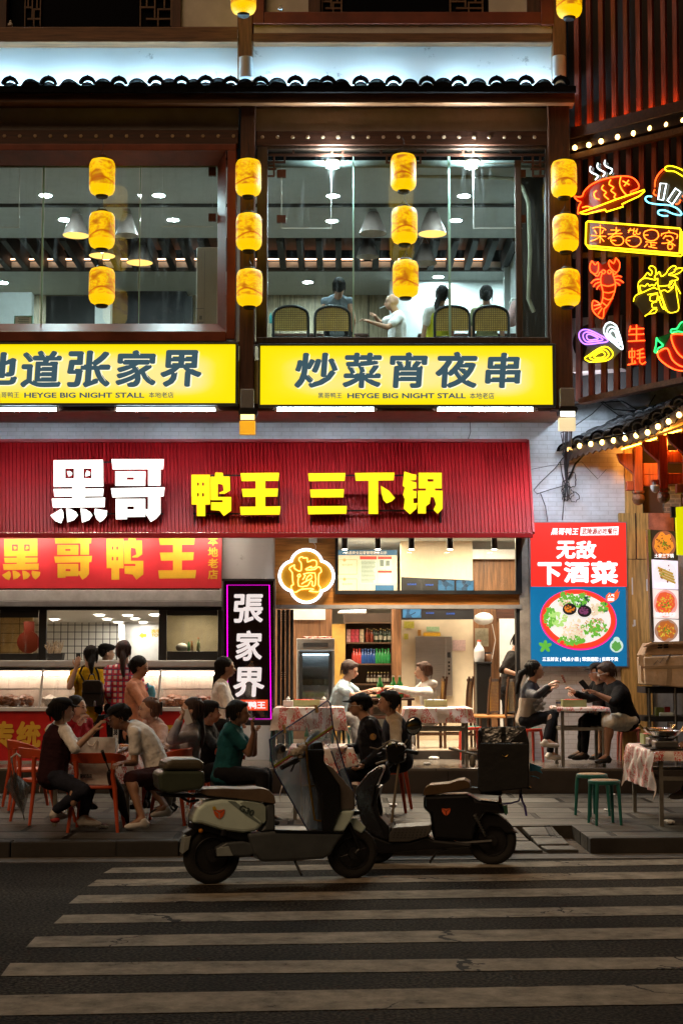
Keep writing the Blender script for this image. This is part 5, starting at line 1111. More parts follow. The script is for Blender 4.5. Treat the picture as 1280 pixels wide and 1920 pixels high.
mb.build('case_frame', M_WHITE, st_, bevel=.004)
mb = MB(); mb.bx(-80, 1257, 420, 1326, Yc0, .008); mb.build('case_glass', glass('case_pane', (.95, .95, .95), .06, 0, .35), st_)
mb = MB(); mb.bx(-80, 1257, 420, 1330, 21.42, .03); mb.build('case_back', mat('case_back_pale', (.68, .6, .52), .4, var=.15, vs=4), st_)
a = at(-80, 1325, Yc0); mb = MB(); mb.box(a.x, at(420, 1325, Yc0).x, Yc0+.02, 21.42, a.z-.04, a.z-.01); mb.build('case_tray', mat('tray_steel', (.5, .42, .36), .25, .6), st_)
mb = MB(); mb.tube([at(-40, 1263, 21.3), at(412, 1263, 21.3)], .018, 8); mb.build('case_lamp', emis('case_tube', (1, .78, .6), 30), st_)
mb = MB(); mb.tube([at(-40, 1292, 21.25), at(412, 1292, 21.25)], .012, 6); mb.build('case_rail', M_STEEL, st_)
rnd = random.Random(5)
for nm, x0, x1, colr, n, r0, r1 in (('braised_meat', -40, 60, (.28, .1, .04), 60, .04, .09), ('white_radish', 88, 132, (.75, .66, .55), 16, .06, .12), ('sausage', 150, 285, (.45, .17, .07), 80, .03, .07), ('cooked_duck', 306, 350, (.36, .13, .05), 40, .05, .1), ('spiced_offal', 350, 410, (.3, .09, .05), 50, .03, .08)):
 mb = MB()
 for k in range(n):
  p = at(rnd.uniform(x0, x1), 1322, rnd.uniform(20.95, 21.35)); r_ = rnd.uniform(r0, r1); mb.ell(p+Vector((0, 0, rnd.uniform(0, .1))), (r_, r_*.8, r_*rnd.uniform(.4, .8)), Matrix.Rotation(rnd.uniform(0, 3), 3, 'Z'), 1)
 o = mb.build(nm, mat(nm+'_skin', colr, .35, var=.4, vs=20), None, smooth=True); tag(o, {'braised_meat': 'heap of brown braised meat at the left end of the lit glass case', 'white_radish': 'pale heap behind the glass left of the yellow shirt', 'sausage': 'orange brown heap of cooked sausage in the middle of the glass case', 'cooked_duck': 'brown roast pieces in the right part of the glass case', 'spiced_offal': 'dark red spiced pieces at the right end of the glass case'}[nm], 'food', kind='stuff')
mb = MB(); mb.bx(-80, 1333.5, 420, 1427, Yc0-.0, .04); fp = mb.build('front_panel', mat('panel_red', (.6, .02, .02), .4, var=.1), st_)
mb = MB()
for ch, b in (('传', (-22, 1352, 27, 1402)), ('统', (31, 1352, 77, 1402)), ('名', (82, 1352, 128, 1402)), ('吃', (270, 1352, 330, 1402))): text_px(mb, ch, *b, Yc0-.006, .045)
mb.build('lettering', mat('panel_yellow', (.8, .45, .04), .5, var=.08), fp)
mb = MB(); mb.bx(-80, 1427, 420, 1441, Yc0-.06, .3); mb.build('plinth', mat('pale_plinth', (.4, .38, .35), .6), st_)
mb = MB(); mb.bx(-80, 1257, 420, 1440, 21.46, .04); mb.build('carcass', M_BLACK, st_)
zk1 = 2.57
mb = MB(); mb.box(-6.5, at(415, 1200, YW).x, YW+.2, 31.2, zk1, zk1+.1); part('kitchen_ceiling', mb, mat('kitchen_white', (.66, .64, .6), .6, var=.05))
mb = MB(); mb.bx(40, 1160, 226, 1300, 31, .1); part('kitchen_tile_wall', mb, brick('kitchen_tile', (.72, .71, .66), (.7, .69, .64), (.06, .06, .06), .14, .14, .009, .2, .2, dirt=(.92, .9, .88), offset=0))
mb = MB(); mb.bx(222, 1160, 234, 1300, 30.6, .2); mb.bx(234, 1160, 430, 1300, 30.8, .1); part('kitchen_white_wall', mb, M_WHITE)
mb = MB(); mb.bx(-80, 1143, 62, 1300, 24.6, .1); part('warm_tile_wall', mb, brick('warm_tile', (.6, .42, .2), (.56, .4, .19), (.2, .14, .07), .3, .15, .008, .3, .2, offset=0))
t = thing('toilet_sign', 'yellow left pointing arrow and yellow lettering on the white kitchen wall', 'sign', at(280, 1196, 30.78))
mb = MB(); mb.pr([(261, 1191), (268, 1185), (268, 1188), (275, 1188), (275, 1194), (268, 1194), (268, 1197)], 30.78, .01); mb.build('arrow', mat('sign_yellow', (.65, .42, .02), .5, var=0), t)
mb = MB(); text_px(mb, '洗手间', 283, 1180, 312, 1187, 30.78, .03); text_px(mb, 'TOILET', 284, 1188, 314, 1194, 30.78, .03); mb.build('lettering', MATS['sign_yellow'], t)
t = thing('skewer_basket', 'dark basket stuffed with pale bamboo skewers on the stall counter', 'basket', at(102, 1239, 21.15))
mb = MB(); mb.pr([(87, 1225), (118, 1225), (116, 1238), (89, 1238)], 21.12, .2); mb.build('basket', mat('basket_black', (.02, .018, .016), .7, bump=.5, bs=80), t, bevel=.01)
mb = MB(); rnd = random.Random(2)
for k in range(40):
 p = at(rnd.uniform(92,114),1226,rnd.uniform(21.14,21.3)); mb.tube([p,p+Vector((rnd.uniform(-.09,.1),rnd.uniform(-.03,.05),rnd.uniform(.1,.18)))],.005,4)
mb.build('skewers', mat('bamboo_pale', (.5, .4, .28), .7), t)
def bottle(label,px,yb,yt,Y,col,cap=(.5,.05,.04),lab=None,group=None,gl=.1,wide=.5):
 c = at(px,yb,Y); h = at(px,yt,Y).z-c.z; r = h*.14*wide*2
 t = thing('bottle', label, 'bottle', c, group)
 mb = MB(); mb.lathe([(r*.9, 0), (r, h*.03), (r, h*.55), (r*.75, h*.68), (r*.38, h*.78), (r*.36, h*.94)], c, 14); mb.build('glass_body', mat('bottle_%02d%02d%02d' % tuple(int(v*99) for v in col), col, gl, var=0, spec=.7), t, smooth=True)
 mb = MB(); mb.lathe([(r*.42, h*.93), (r*.42, h), (r*.1, h*1.005)], c, 12); mb.build('bottle_cap', mat('cap_%02d%02d%02d' % tuple(int(v*99) for v in cap), cap, .4, var=0), t)
 if lab: mb = MB(); mb.lathe([(r*1.02, h*.18), (r*1.02, h*.48)], c, 14, cap=False); mb.build('paper_label', mat('label_%02d%02d%02d' % tuple(int(v*99) for v in lab), lab, .6, var=0), t)
 return t
for x, yt, colr, l in ((354, 1201, (.1, .35, .12), 'small green'), (360, 1202, (.5, .2, .05), 'amber'), (372, 1196, (.45, .55, .35), 'big pale green')): bottle(l+' bottle on the shelf behind the right hatch sash', x, 1221, yt, 21.9, colr, (.7, .15, .05), gl=.1)
t = thing('bowl', 'upturned white bowl beside the bottles behind the right hatch sash', 'bowl', at(340, 1221, 21.9)); mb = MB(); mb.ell(at(341, 1214, 21.9), (.09, .09, .065)); mb.build('shell', M_WHITE, t, smooth=True)
mb = MB(); mb.bx(305, 1221, 412, 1226, 21.7, .4); part('kitchen_shelf', mb, M_STEEL)
mb = MB(); mb.bx(305, 1140, 414, 1240, 22.5, .05); part('kitchen_partition', mb, mat('olive_partition', (.32, .27, .18), .6))
t = thing('red_ornament', 'round red hanging ornament on the warm tiled wall behind the left sash', 'ornament', at(54, 1222, 23.4))
mb = MB(); mb.lathe([(.17, -.02), (.17, .02)], at(54, 1204, 23.4), 24, Matrix.Rotation(R(90), 3, 'X')); mb.build('disc', mat('ornament_red', (.25, .03, .02), .4), t)
mb = MB(); mb.bx(45, 1165, 65, 1188, 23.42, .03); mb.build('hanger', MATS['ornament_red'], t)
# ================================================================ inside the shop
t = thing('notice_board', 'cream notice board with blue title bar and certificates behind the transom glass', 'notice board', at(690, 1112, 23.6))
Yq = 23.6
mb = MB(); mb.bx(628, 1031, 744, 1118, Yq, .03); mb.build('panel', mat('board_cream', (.7, .62, .48), .6, var=.06), t)
mb = MB(); mb.bx(628, 1031, 744, 1041, Yq-.004, .004); mb.bx(703, 1097, 738, 1112, Yq-.004, .004); mb.build('blue_bar', mat('board_blue', (.03, .13, .28), .5, var=0), t)
mb = MB(); mb.bx(674.5, 1043, 706, 1049, Yq-.004, .004); mb.bx(708, 1043.5, 734, 1048.5, Yq-.004, .004); mb.bx(708, 1070, 734, 1074, Yq-.004, .004); mb.build('red_heading', mat('board_red', (.55, .05, .04), .5, var=0), t)
mb = MB(); mb.bx(674.5, 1049, 706, 1094, Yq-.003, .003); mb.bx(708, 1048.5, 734, 1068, Yq-.003, .003); mb.bx(708, 1074, 734, 1094, Yq-.003, .003); mb.build('pale_sheet', mat('board_mint', (.55, .68, .58), .6, var=0), t)
mb = MB()
for x0,y0,x1,y1 in ((634,1049,669,1077),(634,1085,669,1112)):
 for q in ((x0,y0,x1,y0+.9),(x0,y1-.9,x1,y1),(x0,y0,x0+.8,y1),(x1-.8,y0,x1,y1)): mb.bx(*q,Yq-.003,.003)
 text_px(mb, '营业执照', x0+7, y0+8, x1-9, y0+12, Yq-.003); mb.pr(ellpx((x0+x1)/2-6, y0+1, 3, 3, 12), Yq-.005, .002)
mb.build('certificate', mat('board_gold', (.5, .36, .14), .6, var=0), t)
mb = MB(); rnd = random.Random(4)
for k in range(17): mb.bx(676.5,1051.5+k*2.45,704-rnd.uniform(0,5),1052.6+k*2.45,Yq-.005,.002)
mb.bx(712,1050,719,1062,Yq-.005,.002); mb.bx(723,1051,730,1061,Yq-.005,.002)
mb.build('print', mat('board_ink', (.16, .2, .18), .6, var=0), t)
mb = MB(); text_px(mb, '食品安全监督管理信息公示', 647, 1033, 725, 1039.5, Yq-.007, .03); mb.build('lettering', M_WHITE, t)
t = thing('wall_screen', 'wide black wall screen showing dark blue kitchen camera pictures, partly behind the lintel', 'screen', at(820, 1162, 23.4))
mb = MB(); mb.pr([(752, 1082), (888, 1088), (888, 1161), (752, 1162)], 23.4, .08); mb.build('casing', M_BLACK, t)
scr = {'a': [(821, 1088, 851, 1107), (855, 1088, 887, 1107)], 'b': [(755, 1138, 789, 1158), (791, 1136, 886, 1142)]}
def camimg(N,L,tc,P):
 v = N.new('ShaderNodeTexVoronoi'); v.inputs['Scale'].default_value = 14; L.new(tc.outputs['Object'], v.inputs[0])
 r = N.new('ShaderNodeValToRGB'); r.color_ramp.elements[0].color = (.0, .01, .03, 1); r.color_ramp.elements[1].color = (.1, .45, .75, 1); L.new(v.outputs['Color'], r.inputs[0]); L.new(r.outputs[0], P.inputs['Emission Color']); P.inputs['Emission Strength'].default_value = .8
 P.inputs['Base Color'].default_value = (.01, .01, .01, 1)
M_CAM = pattern('camera_picture', camimg, .3)
mb = MB()
for k in scr:
 for q in scr[k]: mb.bx(*q,23.39,.006)
mb.build('camera_picture', M_CAM, t)
mb = MB(); text_px(mb, '监控画面', 763, 1094, 780, 1097, 23.392); text_px(mb, '监控画面', 797, 1095, 812, 1098, 23.392); text_px(mb, '监控画面', 798, 1148, 813, 1151, 23.392); text_px(mb, '监控画面', 836, 1149, 852, 1152, 23.392); mb.build('caption', emis('screen_blue', (.02, .12, .6), .8), t)
t = thing('food_lift', 'stainless steel food lift hatch with a button panel in the cream wall', 'lift', at(812, 1305, 23.95))
mb = MB(); mb.bx(779, 1193, 835, 1305, 23.93, .06); mb.bx(835, 1193, 847, 1305, 23.9, .09); mb.build('door_panel', M_STEEL, t, bevel=.006)
mb = MB(); mb.bx(781, 1249, 833, 1252, 23.91, .03); mb.build('handle_rail', M_STEEL, t)
mb = MB(); mb.bx(838,1223,844,1233,23.89,.02)
for k in range(4): mb.bx(839.5,1240+k*7,843,1244+k*7,23.89,.02)
mb.build('button_panel', M_BLACK, t)
for (x0, y0, x1, y1), colr, l in (((757, 1165, 776, 1178), (.55, .5, .08), 'yellow green sticker high on the cream wall'), ((757, 1188, 765, 1199), (.2, .5, .3), 'small green sticker left of the food lift'), ((783, 1181, 789, 1192), (.5, .25, .05), 'small orange sticker above the food lift'), ((799, 1175, 823, 1184), (.35, .5, .3), 'green sticker above the food lift'), ((793, 1186, 825, 1193), (.8, .45, .03), 'yellow strip notice right above the food lift'), ((848, 1200, 872, 1220), (.6, .42, .4), 'pinkish printed sheet right of the food lift')):
 mb = MB(); mb.bx(x0, y0, x1, y1, 23.985, .006); tag(mb.build('sticker', mat('sticker_%d' % x0, colr, .5, var=.25, vs=30)), l, 'notice')
t = thing('sterilising_cabinet', 'steel glass fronted dish sterilising cabinet with stacked white bowls, left of the doorway', 'cabinet', at(591, 1330, 23.0))
Ys = 22.9
mb = MB(); mb.bx(556, 1197, 627, 1219, Ys, .6); mb.bx(556, 1219, 561, 1330, Ys, .6); mb.bx(622, 1219, 627, 1330, Ys, .6); mb.bx(561, 1219, 622, 1330, Ys+.55, .05); mb.bx(561, 1322, 622, 1330, Ys, .55); mb.build('body', M_STEEL, t, bevel=.008)
mb = MB(); mb.bx(568, 1205, 615, 1213, Ys-.006, .006); mb.build('display', M_BLACK, t)
mb = MB();
for q in ((561,1221,622,1225),(561,1316,622,1321),(561,1225,567,1316),(616,1225,622,1316)): mb.bx(*q,Ys-.01,.03)
mb.build('door_rim', M_BLACK, t)
mb = MB(); mb.bx(567, 1225, 616, 1316, Ys, .006); mb.build('glass_door', glass('cabinet_pane', (.8, .85, .88), .06), t)
mb = MB();
for y in (1250,1285,1312): mb.bx(563,y,620,y+1.5,Ys+.1,.4)
mb.build('wire_shelf', M_STEEL, t)
mb = MB(); mb.bx(564, 1226, 619, 1229, Ys+.2, .05); mb.build('cabinet_lamp', emis('cabinet_cold', (.8, .95, 1), 5), t)
for i,(x,y) in enumerate(((572,1285),(580,1285),(593,1285),(604,1285),(612,1285),(580,1312),(600,1312))):
 mb = MB(); c = at(x, y, Ys+.3); mb.lathe([(.03, 0), (.06, .03), (.065, .09), (.06, .085)], c, 16); tag(mb.build('bowl', mat('cream_ware', (.62, .55, .42), .35, var=0), smooth=True), 'cream bowl standing in the glass fronted cabinet', 'bowl', 'bowls in the sterilising cabinet')
t = thing('plastic_wrap', 'crumpled red and white plastic wrap lying on top of the cabinet', 'packaging', at(593, 1197, 23.1)); mb = MB()
for k in range(16): mb.ell(at(random.uniform(572, 614), 1195, random.uniform(23, 23.3)), (random.uniform(.04, .1), .05, .014), Matrix.Rotation(random.uniform(-.3, .3), 3, 'Y'), 1)
mb.build('wrap', mat('wrap_pink', (.7, .35, .3), .3, col2=(.55, .08, .06), var=.5, vs=14), t, smooth=True)
t = thing('drinks_shelf', 'dark wooden drinks shelf of four boards behind the doorway', 'shelf', at(690, 1330, 24.6))
Yd = 24.5
mb = MB(); mb.bx(646, 1150, 735, 1340, Yd+.35, .04); mb.bx(644, 1150, 648, 1340, Yd, .35); mb.build('back_panel', mat('shelf_dark', (.06, .035, .022), .5), t)
mb = MB()
for y in (1166,1204,1244,1282,1322): mb.bx(648,y,735,y+3,Yd,.35)
mb.build('shelf_board', wood('shelf_wood', (.11, .06, .03)), t)
BG = 'bottles standing on the drinks shelf'
for i in range(11): x = 688+i*4.2; bottle('small dark bottle on the second board of the drinks shelf', x, 1204, 1178+(i % 3)*1.5, Yd+.1+.06*(i % 2), (.25, .05, .03) if i < 3 else (.03, .05, .03), (.4, .3, .1), (.4, .38, .3) if i > 3 else None, BG)
cols_ = [(.5,.06,.05)]*3+[(.02,.08,.3)]*5+[(.03,.3,.08)]*5
for i in range(13): x = 663+i*5.4; bottle('soft drink bottle on the third board of the drinks shelf', x, 1244, 1216+(i % 2), Yd+.1, cols_[i], (.6, .05, .04) if i < 3 else (.1, .2, .5) if i < 8 else (.05, .5, .1), None, BG, wide=.6)
for i in range(7): x = 690+i*6.2; bottle('brown bottle with pale label on the lower board of the drinks shelf', x, 1282, 1260, Yd+.1, (.06, .035, .02), (.6, .5, .2), (.5, .45, .35), BG)
for i,(x,colr) in enumerate(((653,(.6,.35,.33)),(661,(.55,.06,.1)),(669,(.55,.08,.12)),(678,(.6,.5,.35)))):
 mb = MB(); mb.bx(x-3.6, 1180, x+3.6, 1204, Yd+.08, .1); mb.bx(x-2.4, 1184, x+2.4, 1196, Yd+.075, .005); tag(mb.build('gift_box', mat('box_print_%d' % i, colr, .5, var=.5, vs=25)), ('pale pink', 'crimson', 'dark crimson', 'cream')[i]+' upright carton on the second board of the drinks shelf', 'box')
t = thing('ceiling_panel_light', 'slim lit ceiling panel over the drinks shelf', 'ceiling light', at(663, 1148, 24.0)); mb = MB(); mb.pr([(634, 1147), (640, 1144.5), (686, 1143.5), (676, 1147.5)], 23.9, .3); mb.build('diffuser', emis('panel_light', (.85, 1, .95), 12), t)
mb = MB(); mb.bx(633, 1146.5, 687, 1149.5, 23.88, .34); mb.build('panel_rim', M_WHITE, t)
t = thing('air_freshener', 'rounded white wall unit on the wooden side wall', 'wall unit', at(906, 1173, 23.7)); mb = MB(); mb.ell(at(906, 1160, 23.75), (.155, .1, .1)); mb.build('shell', M_WHITE, t, smooth=True)
mb = MB(); mb.tube([at(922, 1170, 23.9), at(928, 1200, 23.95), at(922, 1235, 23.95)], .006, 5); mb.build('flex', M_WHITE, t)
mb = MB(); mb.bx(890, 1178, 915, 1212, 23.96, .005); mb.bx(904, 1195, 914, 1202, 23.955, .004); tag(mb.build('wall_notice', mat('notice_olive', (.45, .42, .3), .6, var=.3, vs=18)), 'printed paper notice on the wooden wall under the white unit', 'notice')
bottle('large clear water bottle on the dark stand by the jamb', 898, 1241, 1200, 23.2, (.7, .72, .72), (.6, .1, .05), (.55, .5, .48), gl=.05, wide=.85)
t = thing('dark_stand', 'dark square pedestal holding the water bottle', 'stand', at(907, 1400, 23.2)); mb = MB(); mb.bx(892, 1241, 922, 1245, 23.0, .4); mb.build('top', M_BLACK, t, bevel=.008); mb = MB(); mb.bx(894, 1245, 920, 1403, 23.02, .36); mb.build('body', M_BLACK, t, bevel=.01)
t = thing('jar', 'short brown jar beside the water bottle', 'jar', at(914, 1241, 23.25)); mb = MB(); mb.lathe([(.05, 0), (.065, .02), (.065, .1), (.05, .12)], at(914, 1241, 23.25), 14); mb.build('body', mat('jar_brown', (.2, .1, .05), .2), t, smooth=True); mb = MB(); mb.lathe([(.052, .12), (.052, .145)], at(914, 1241, 23.25), 14); mb.build('lid', M_BLACK, t)
mb = MB(); mb.bx(930, 1120, 988, 1160, 24.1, .05); part('side_shelf', mb, M_DKWOOD)
def ceil_lamp(x,y,e,col=(1,.84,.62),s=.8,z=None):
 l = lamp('AREA', 'ceiling_lamp', (x, y, (z or zi1)-.03), e, col, shape='DISK', size=s)
for x,y,e in ((-.5,22.4,95),(1.2,22.5,105),(.4,24.0,60),(2.2,23.0,75)): ceil_lamp(x,y,e)
for px,Y,e in ((360,22.0,14),(30,23.2,3),(180,24,24)):
 p = at(px, 1150, Y); lamp('AREA', 'kitchen_lamp', (p.x, Y, 2.5), e, (1, .88, .7), shape='DISK', size=.3)
# ================================================================ furniture
M_TBL = mat('table_steel', (.33, .31, .27), .42, .7, var=.25, vs=9)
def cloth_print(N,L,tc,P):
 mp = N.new('ShaderNodeMapping'); L.new(tc.outputs['Object'], mp.inputs[0]); mp.inputs['Scale'].default_value = (5, 5, 2.2)
 n = N.new('ShaderNodeTexNoise'); n.inputs['Scale'].default_value = 1.6; n.inputs['Detail'].default_value = 1; L.new(mp.outputs[0], n.inputs[0])
 n2 = N.new('ShaderNodeTexNoise'); n2.inputs['Scale'].default_value = 13; n2.inputs['Detail'].default_value = 3; n2.inputs['Distortion'].default_value = 1.5; L.new(mp.outputs[0], n2.inputs[0])
 a = N.new('ShaderNodeMath'); a.operation = 'GREATER_THAN'; a.inputs[1].default_value = .49; L.new(n.outputs[0], a.inputs[0])
 b = N.new('ShaderNodeMath'); b.operation = 'GREATER_THAN'; b.inputs[1].default_value = .5; L.new(n2.outputs[0], b.inputs[0])
 m_ = N.new('ShaderNodeMath'); m_.operation = 'MULTIPLY'; L.new(a.outputs[0], m_.inputs[0]); L.new(b.outputs[0], m_.inputs[1])
 m2 = N.new('ShaderNodeMath'); m2.operation = 'MULTIPLY'; m2.inputs[1].default_value = .92; L.new(m_.outputs[0], m2.inputs[0])
 mx = N.new('ShaderNodeMix'); mx.data_type = 'RGBA'; L.new(m2.outputs[0], mx.inputs[0]); mx.inputs[6].default_value = (.85, .76, .73, 1); mx.inputs[7].default_value = (.62, .03, .02, 1)
 nb = N.new('ShaderNodeTexNoise'); nb.inputs['Scale'].default_value = 14; nb.inputs['Detail'].default_value = 4; L.new(tc.outputs['Object'], nb.inputs[0])
 bp = N.new('ShaderNodeBump'); bp.inputs['Strength'].default_value = .6; bp.inputs['Distance'].default_value = .02; L.new(nb.outputs[0], bp.inputs['Height']); L.new(bp.outputs[0], P.inputs['Normal'])
 return mx.outputs[2]
M_CLOTH = pattern('printed_plastic_cloth', cloth_print, .38)
def table(label, x0, x1, y0, y1, ztop, zf, cat='table'):
 t = thing('dining_table', label, cat, ((x0+x1)/2, (y0+y1)/2, zf))
 mb = MB(); mb.box(x0, x1, y0, y1, ztop-.03, ztop); mb.build('tabletop', M_TBL, t, bevel=.006)
 for x in (x0+.06,x1-.06):
  for y in (y0+.05, y1-.05): mb = MB(); mb.box(x-.02, x+.02, y-.02, y+.02, zf, ztop-.03); mb.build('leg', M_TBL, t)
 mb = MB(); z = ztop-.27
 for y in (y0+.05,y1-.05): mb.box(x0+.08,x1-.08,y-.015,y+.015,z-.02,z+.02)
 for x in (x0+.06,x1-.06): mb.box(x-.015,x+.015,y0+.07,y1-.07,z-.02,z+.02)
 mb.build('stretcher', M_TBL, t); return t
def tablecloth(label,x0,x1,y0,y1,z,dl,dr,df,db,seed=0,corner=.75):
 def fn(u,v):
  U = x0-dl+(x1+dr-x0+dl)*u; V = y0-df+(y1+db-y0+df)*v
  ox = max(x0-U,U-x1,0); oy = max(y0-V,V-y1,0); sx = -1 if U < x0 else 1; sy = -1 if V < y0 else 1
  x,y = min(max(U,x0),x1),min(max(V,y0),y1)
  wv = noise.noise(Vector((U*5,V*5,seed)))*.5+math.sin((U+V)*17+seed)*.3
  dz = ox+oy*corner if ox > oy else oy+ox*corner
  if ox: x += sx*(.012+min(ox,.1)*.12+wv*.06*min(1,ox/.15))
  if oy: y += sy*(.012+min(oy,.1)*.12+wv*.06*min(1,oy/.15))
  if ox and oy: x += sx*oy*.18; y += sy*ox*.18
  return Vector((x,y,z+.008-dz*.96+(noise.noise(Vector((U*9,V*9,seed+4)))*.004 if not dz else 0)))
 mb = MB(); mb.grid(fn, 56, 48); o = mb.build('tablecloth', M_CLOTH, smooth=60, origin=((x0+x1)/2, (y0+y1)/2, z)); tag(o, label, 'tablecloth'); return o
TB = {}
TB['left'] = (-2.98, -2.12, 15.95, 16.9, .9); table('steel dining table of the big group at the left', *TB['left'], ZPAV)
tablecloth('red printed plastic cloth on the big left group\'s table', *TB['left'], .12, .3, .34, .2, 1)
TB['mid'] = (-.55, .12, 16.6, 17.4, .9); table('steel dining table behind the silver scooter', *TB['mid'], ZPAV)
tablecloth('red printed plastic cloth seen behind the silver scooter', *TB['mid'], .25, .25, .4, .2, 2)
TB['sign'] = (-.86, .02, 20.05, 20.75, 1.216); table('steel table standing right of the black light box', *TB['sign'], ZPLAT)
tablecloth('red printed cloth hanging in a point on the table right of the black light box', *TB['sign'], .03, .12, .3, .1, 3, 1.)
TB['door'] = (.82, 1.66, 19.96, 20.66, 1.216); table('bare legged steel table in front of the doorway at the terrace edge', *TB['door'], ZPLAT)
tablecloth('red printed cloth on the table at the terrace edge before the doorway', *TB['door'], .34, .1, .2, .1, 4, 1.)
TB['diner'] = (2.79, 3.44, 20.1, 20.8, 1.216); table('small steel table under the food poster where three people eat', *TB['diner'], ZPLAT)
tablecloth('red printed cloth on the small table under the food poster', *TB['diner'], .03, .12, .05, .1, 5, 1.)
TB['near'] = (3.2, 4.2, 15.95, 17.5, .9); table('steel table with gas cookers cut off by the right border', *TB['near'], ZPAV)
tablecloth('red printed cloth with a long hanging corner on the cooker table', *TB['near'], .42, .1, .1, .1, 6, .9)
TB['bar'] = (.36, 1.02, 21.75, 22.3, 1.3)
t = table('dark wooden table inside the doorway with beer bottles on it', *TB['bar'], ZIN)
for ch in t.children: ch.data.materials.clear(); ch.data.materials.append(M_DKWOOD)
M_ORG = mat('orange_plastic', (.55, .075, .02), .42, var=.12, vs=4, spec=.5)
def make_chair(label):
 t = thing('orange_chair', label, 'chair', (0, 0, 0), 'orange plastic chairs');
 mb = MB()
 def seat(u,v):
  a = 2*pi*u; s = .5+.5*v; x = .215*math.copysign(abs(math.cos(a))**.6,math.cos(a)); y = .205*math.copysign(abs(math.sin(a))**.6,math.sin(a)); return None
 n = 28; ring = [(.215*math.copysign(abs(math.cos(2*pi*i/n))**.55,math.cos(2*pi*i/n)),.2*math.copysign(abs(math.sin(2*pi*i/n))**.55,math.sin(2*pi*i/n))) for i in range(n)]
 lev = [(.93,.415),(1,.425),(1,.44),(.97,.45),(.7,.442),(.3,.436)]
 mb.add([(x*k,y*k,z) for k,z in lev for x,y in ring],[(i*n+j,i*n+(j+1) % n,(i+1)*n+(j+1) % n,(i+1)*n+j) for i in range(len(lev)-1) for j in range(n)]+[list(range(n))[::-1],list(range((len(lev)-1)*n,len(lev)*n))])
 mb.build('seat', M_ORG, t, smooth=50)
 mb = MB(); vs = []; m_ = 22
 for i in range(m_+1):
  q = -1+2*i/m_; a = q*R(112); x = .265*math.sin(a); y = -.02-.22*math.cos(a); zt = .775-.1*abs(q)**3; hh = .105-.055*abs(q)**2
  th = .014; nx,ny = math.sin(a),-math.cos(a)
  vs += [(x-nx*th,y-ny*th,zt-hh),(x+nx*th,y+ny*th,zt-hh),(x+nx*(th+.012),y+ny*(th+.012),zt),(x-nx*(th-.008),y-ny*(th-.008),zt)]
 fs = [(4*i+j,4*i+(j+1) % 4,4*i+4+(j+1) % 4,4*i+4+j) for i in range(m_) for j in range(4)]+[(0,1,2,3)[::-1],(4*m_,4*m_+1,4*m_+2,4*m_+3)]
 mb.add(vs, fs); mb.build('backrest', M_ORG, t, smooth=50, bevel=.006)
 for sx in (-1,1):
  mb = MB(); mb.tube([(sx*.245, -.265, 0), (sx*.2, -.2, .43), (sx*.175, -.2, .56), (sx*.19, -.2, .69)], [.016, .025, .023, .027], 8); mb.build('leg', M_ORG, t, smooth=50)
  mb = MB(); mb.tube([(sx*.24, .25, 0), (sx*.185, .165, .42)], [.016, .026], 8); mb.build('leg', M_ORG, t, smooth=50)
 return t
CH = None
def chair(px,py,yaw,label):
 global CH
 p = gnd(px,py,ZPAV); rz = R(yaw-90)
 if CH is None: CH = make_chair(label); CH.location = p; CH.rotation_euler = (0,0,rz)
 else: dup(CH,p,rz,label)
 return p
P1 = chair(82, 1541, 35, 'orange chair under the woman in the maroon vest')
P2 = chair(182, 1556, 90, 'orange chair in the middle holding the white shopping bag')
P3 = chair(312, 1543, 170, 'orange chair under the man in the white shirt leaning over the table')
P4 = chair(350, 1518, 180, 'orange chair under the woman on the phone')
P5 = chair(446, 1532, 5, 'orange chair under the man in the teal polo shirt')
P6 = chair(398, 1512, 10, 'orange chair under the man in black with a cap, behind the teal polo')
P7 = chair(722, 1520, 170, 'orange chair under the man in the black uniform jacket')
chair(55, 1515, 20, 'orange chair mostly hidden behind the woman in the maroon vest')
M_TEAL = mat('teal_plastic', (.018, .15, .125), .4, var=.12, vs=5); M_RAT = brick('rattan_top', (.55, .36, .16), (.46, .28, .11), (.3, .18, .08), .02, .012, .002, .55, .4, plane='xy')
M_PINK = mat('faded_red_plastic', (.36, .09, .06), .45, var=.12); M_BRED2 = mat('bright_red_plastic', (.5, .04, .02), .4, var=.1)
def make_stool(label,leg_m,top_m,h=.45,r=.165):
 t = thing('plastic_stool', label, 'stool', (0, 0, 0), 'plastic stools')
 mb = MB(); mb.lathe([(r*.82, h-.045), (r*.98, h-.04), (r*1.03, h-.02), (r, h-.004), (r*.9, h-.001)], (0, 0, 0), 28); mb.build('seat', leg_m, t, smooth=50)
 mb = MB(); mb.lathe([(r*.9, h-.003), (r*.88, h+.003), (r*.1, h+.004)], (0, 0, 0), 28); mb.build('seat_top', top_m, t)
 for a in (45,135,225,315):
  x, y = math.cos(R(a)), math.sin(R(a)); mb = MB(); mb.tube([(x*r*1.12, y*r*1.12, 0), (x*r*1.0, y*r*1.0, h*.75), (x*r*.92, y*r*.92, h-.03)], [.015, .02, .022], 8); mb.build('leg', leg_m, t, smooth=50)
 return t
s_ = make_stool('front teal stool with a woven rattan top on the pavement', M_TEAL, M_RAT); s_.location = gnd(1133, 1545, ZPAV); s_.rotation_euler = (0, 0, .15)
dup(s_, gnd(1110, 1529, ZPAV), .5, 'rear teal stool with a woven rattan top, half hidden by the front one')
dup(s_, gnd(528, 1428, ZPLAT), .2, 'teal stool between the teal polo man and the silver scooter windshield')
dup(s_, gnd(645, 1424, ZPLAT), .4, 'teal stool with orange top behind the man in uniform')
s2 = make_stool('faded red stool under the heavy man in black', M_PINK, M_PINK, .44); s2.location = gnd(1178, 1426, ZPLAT)
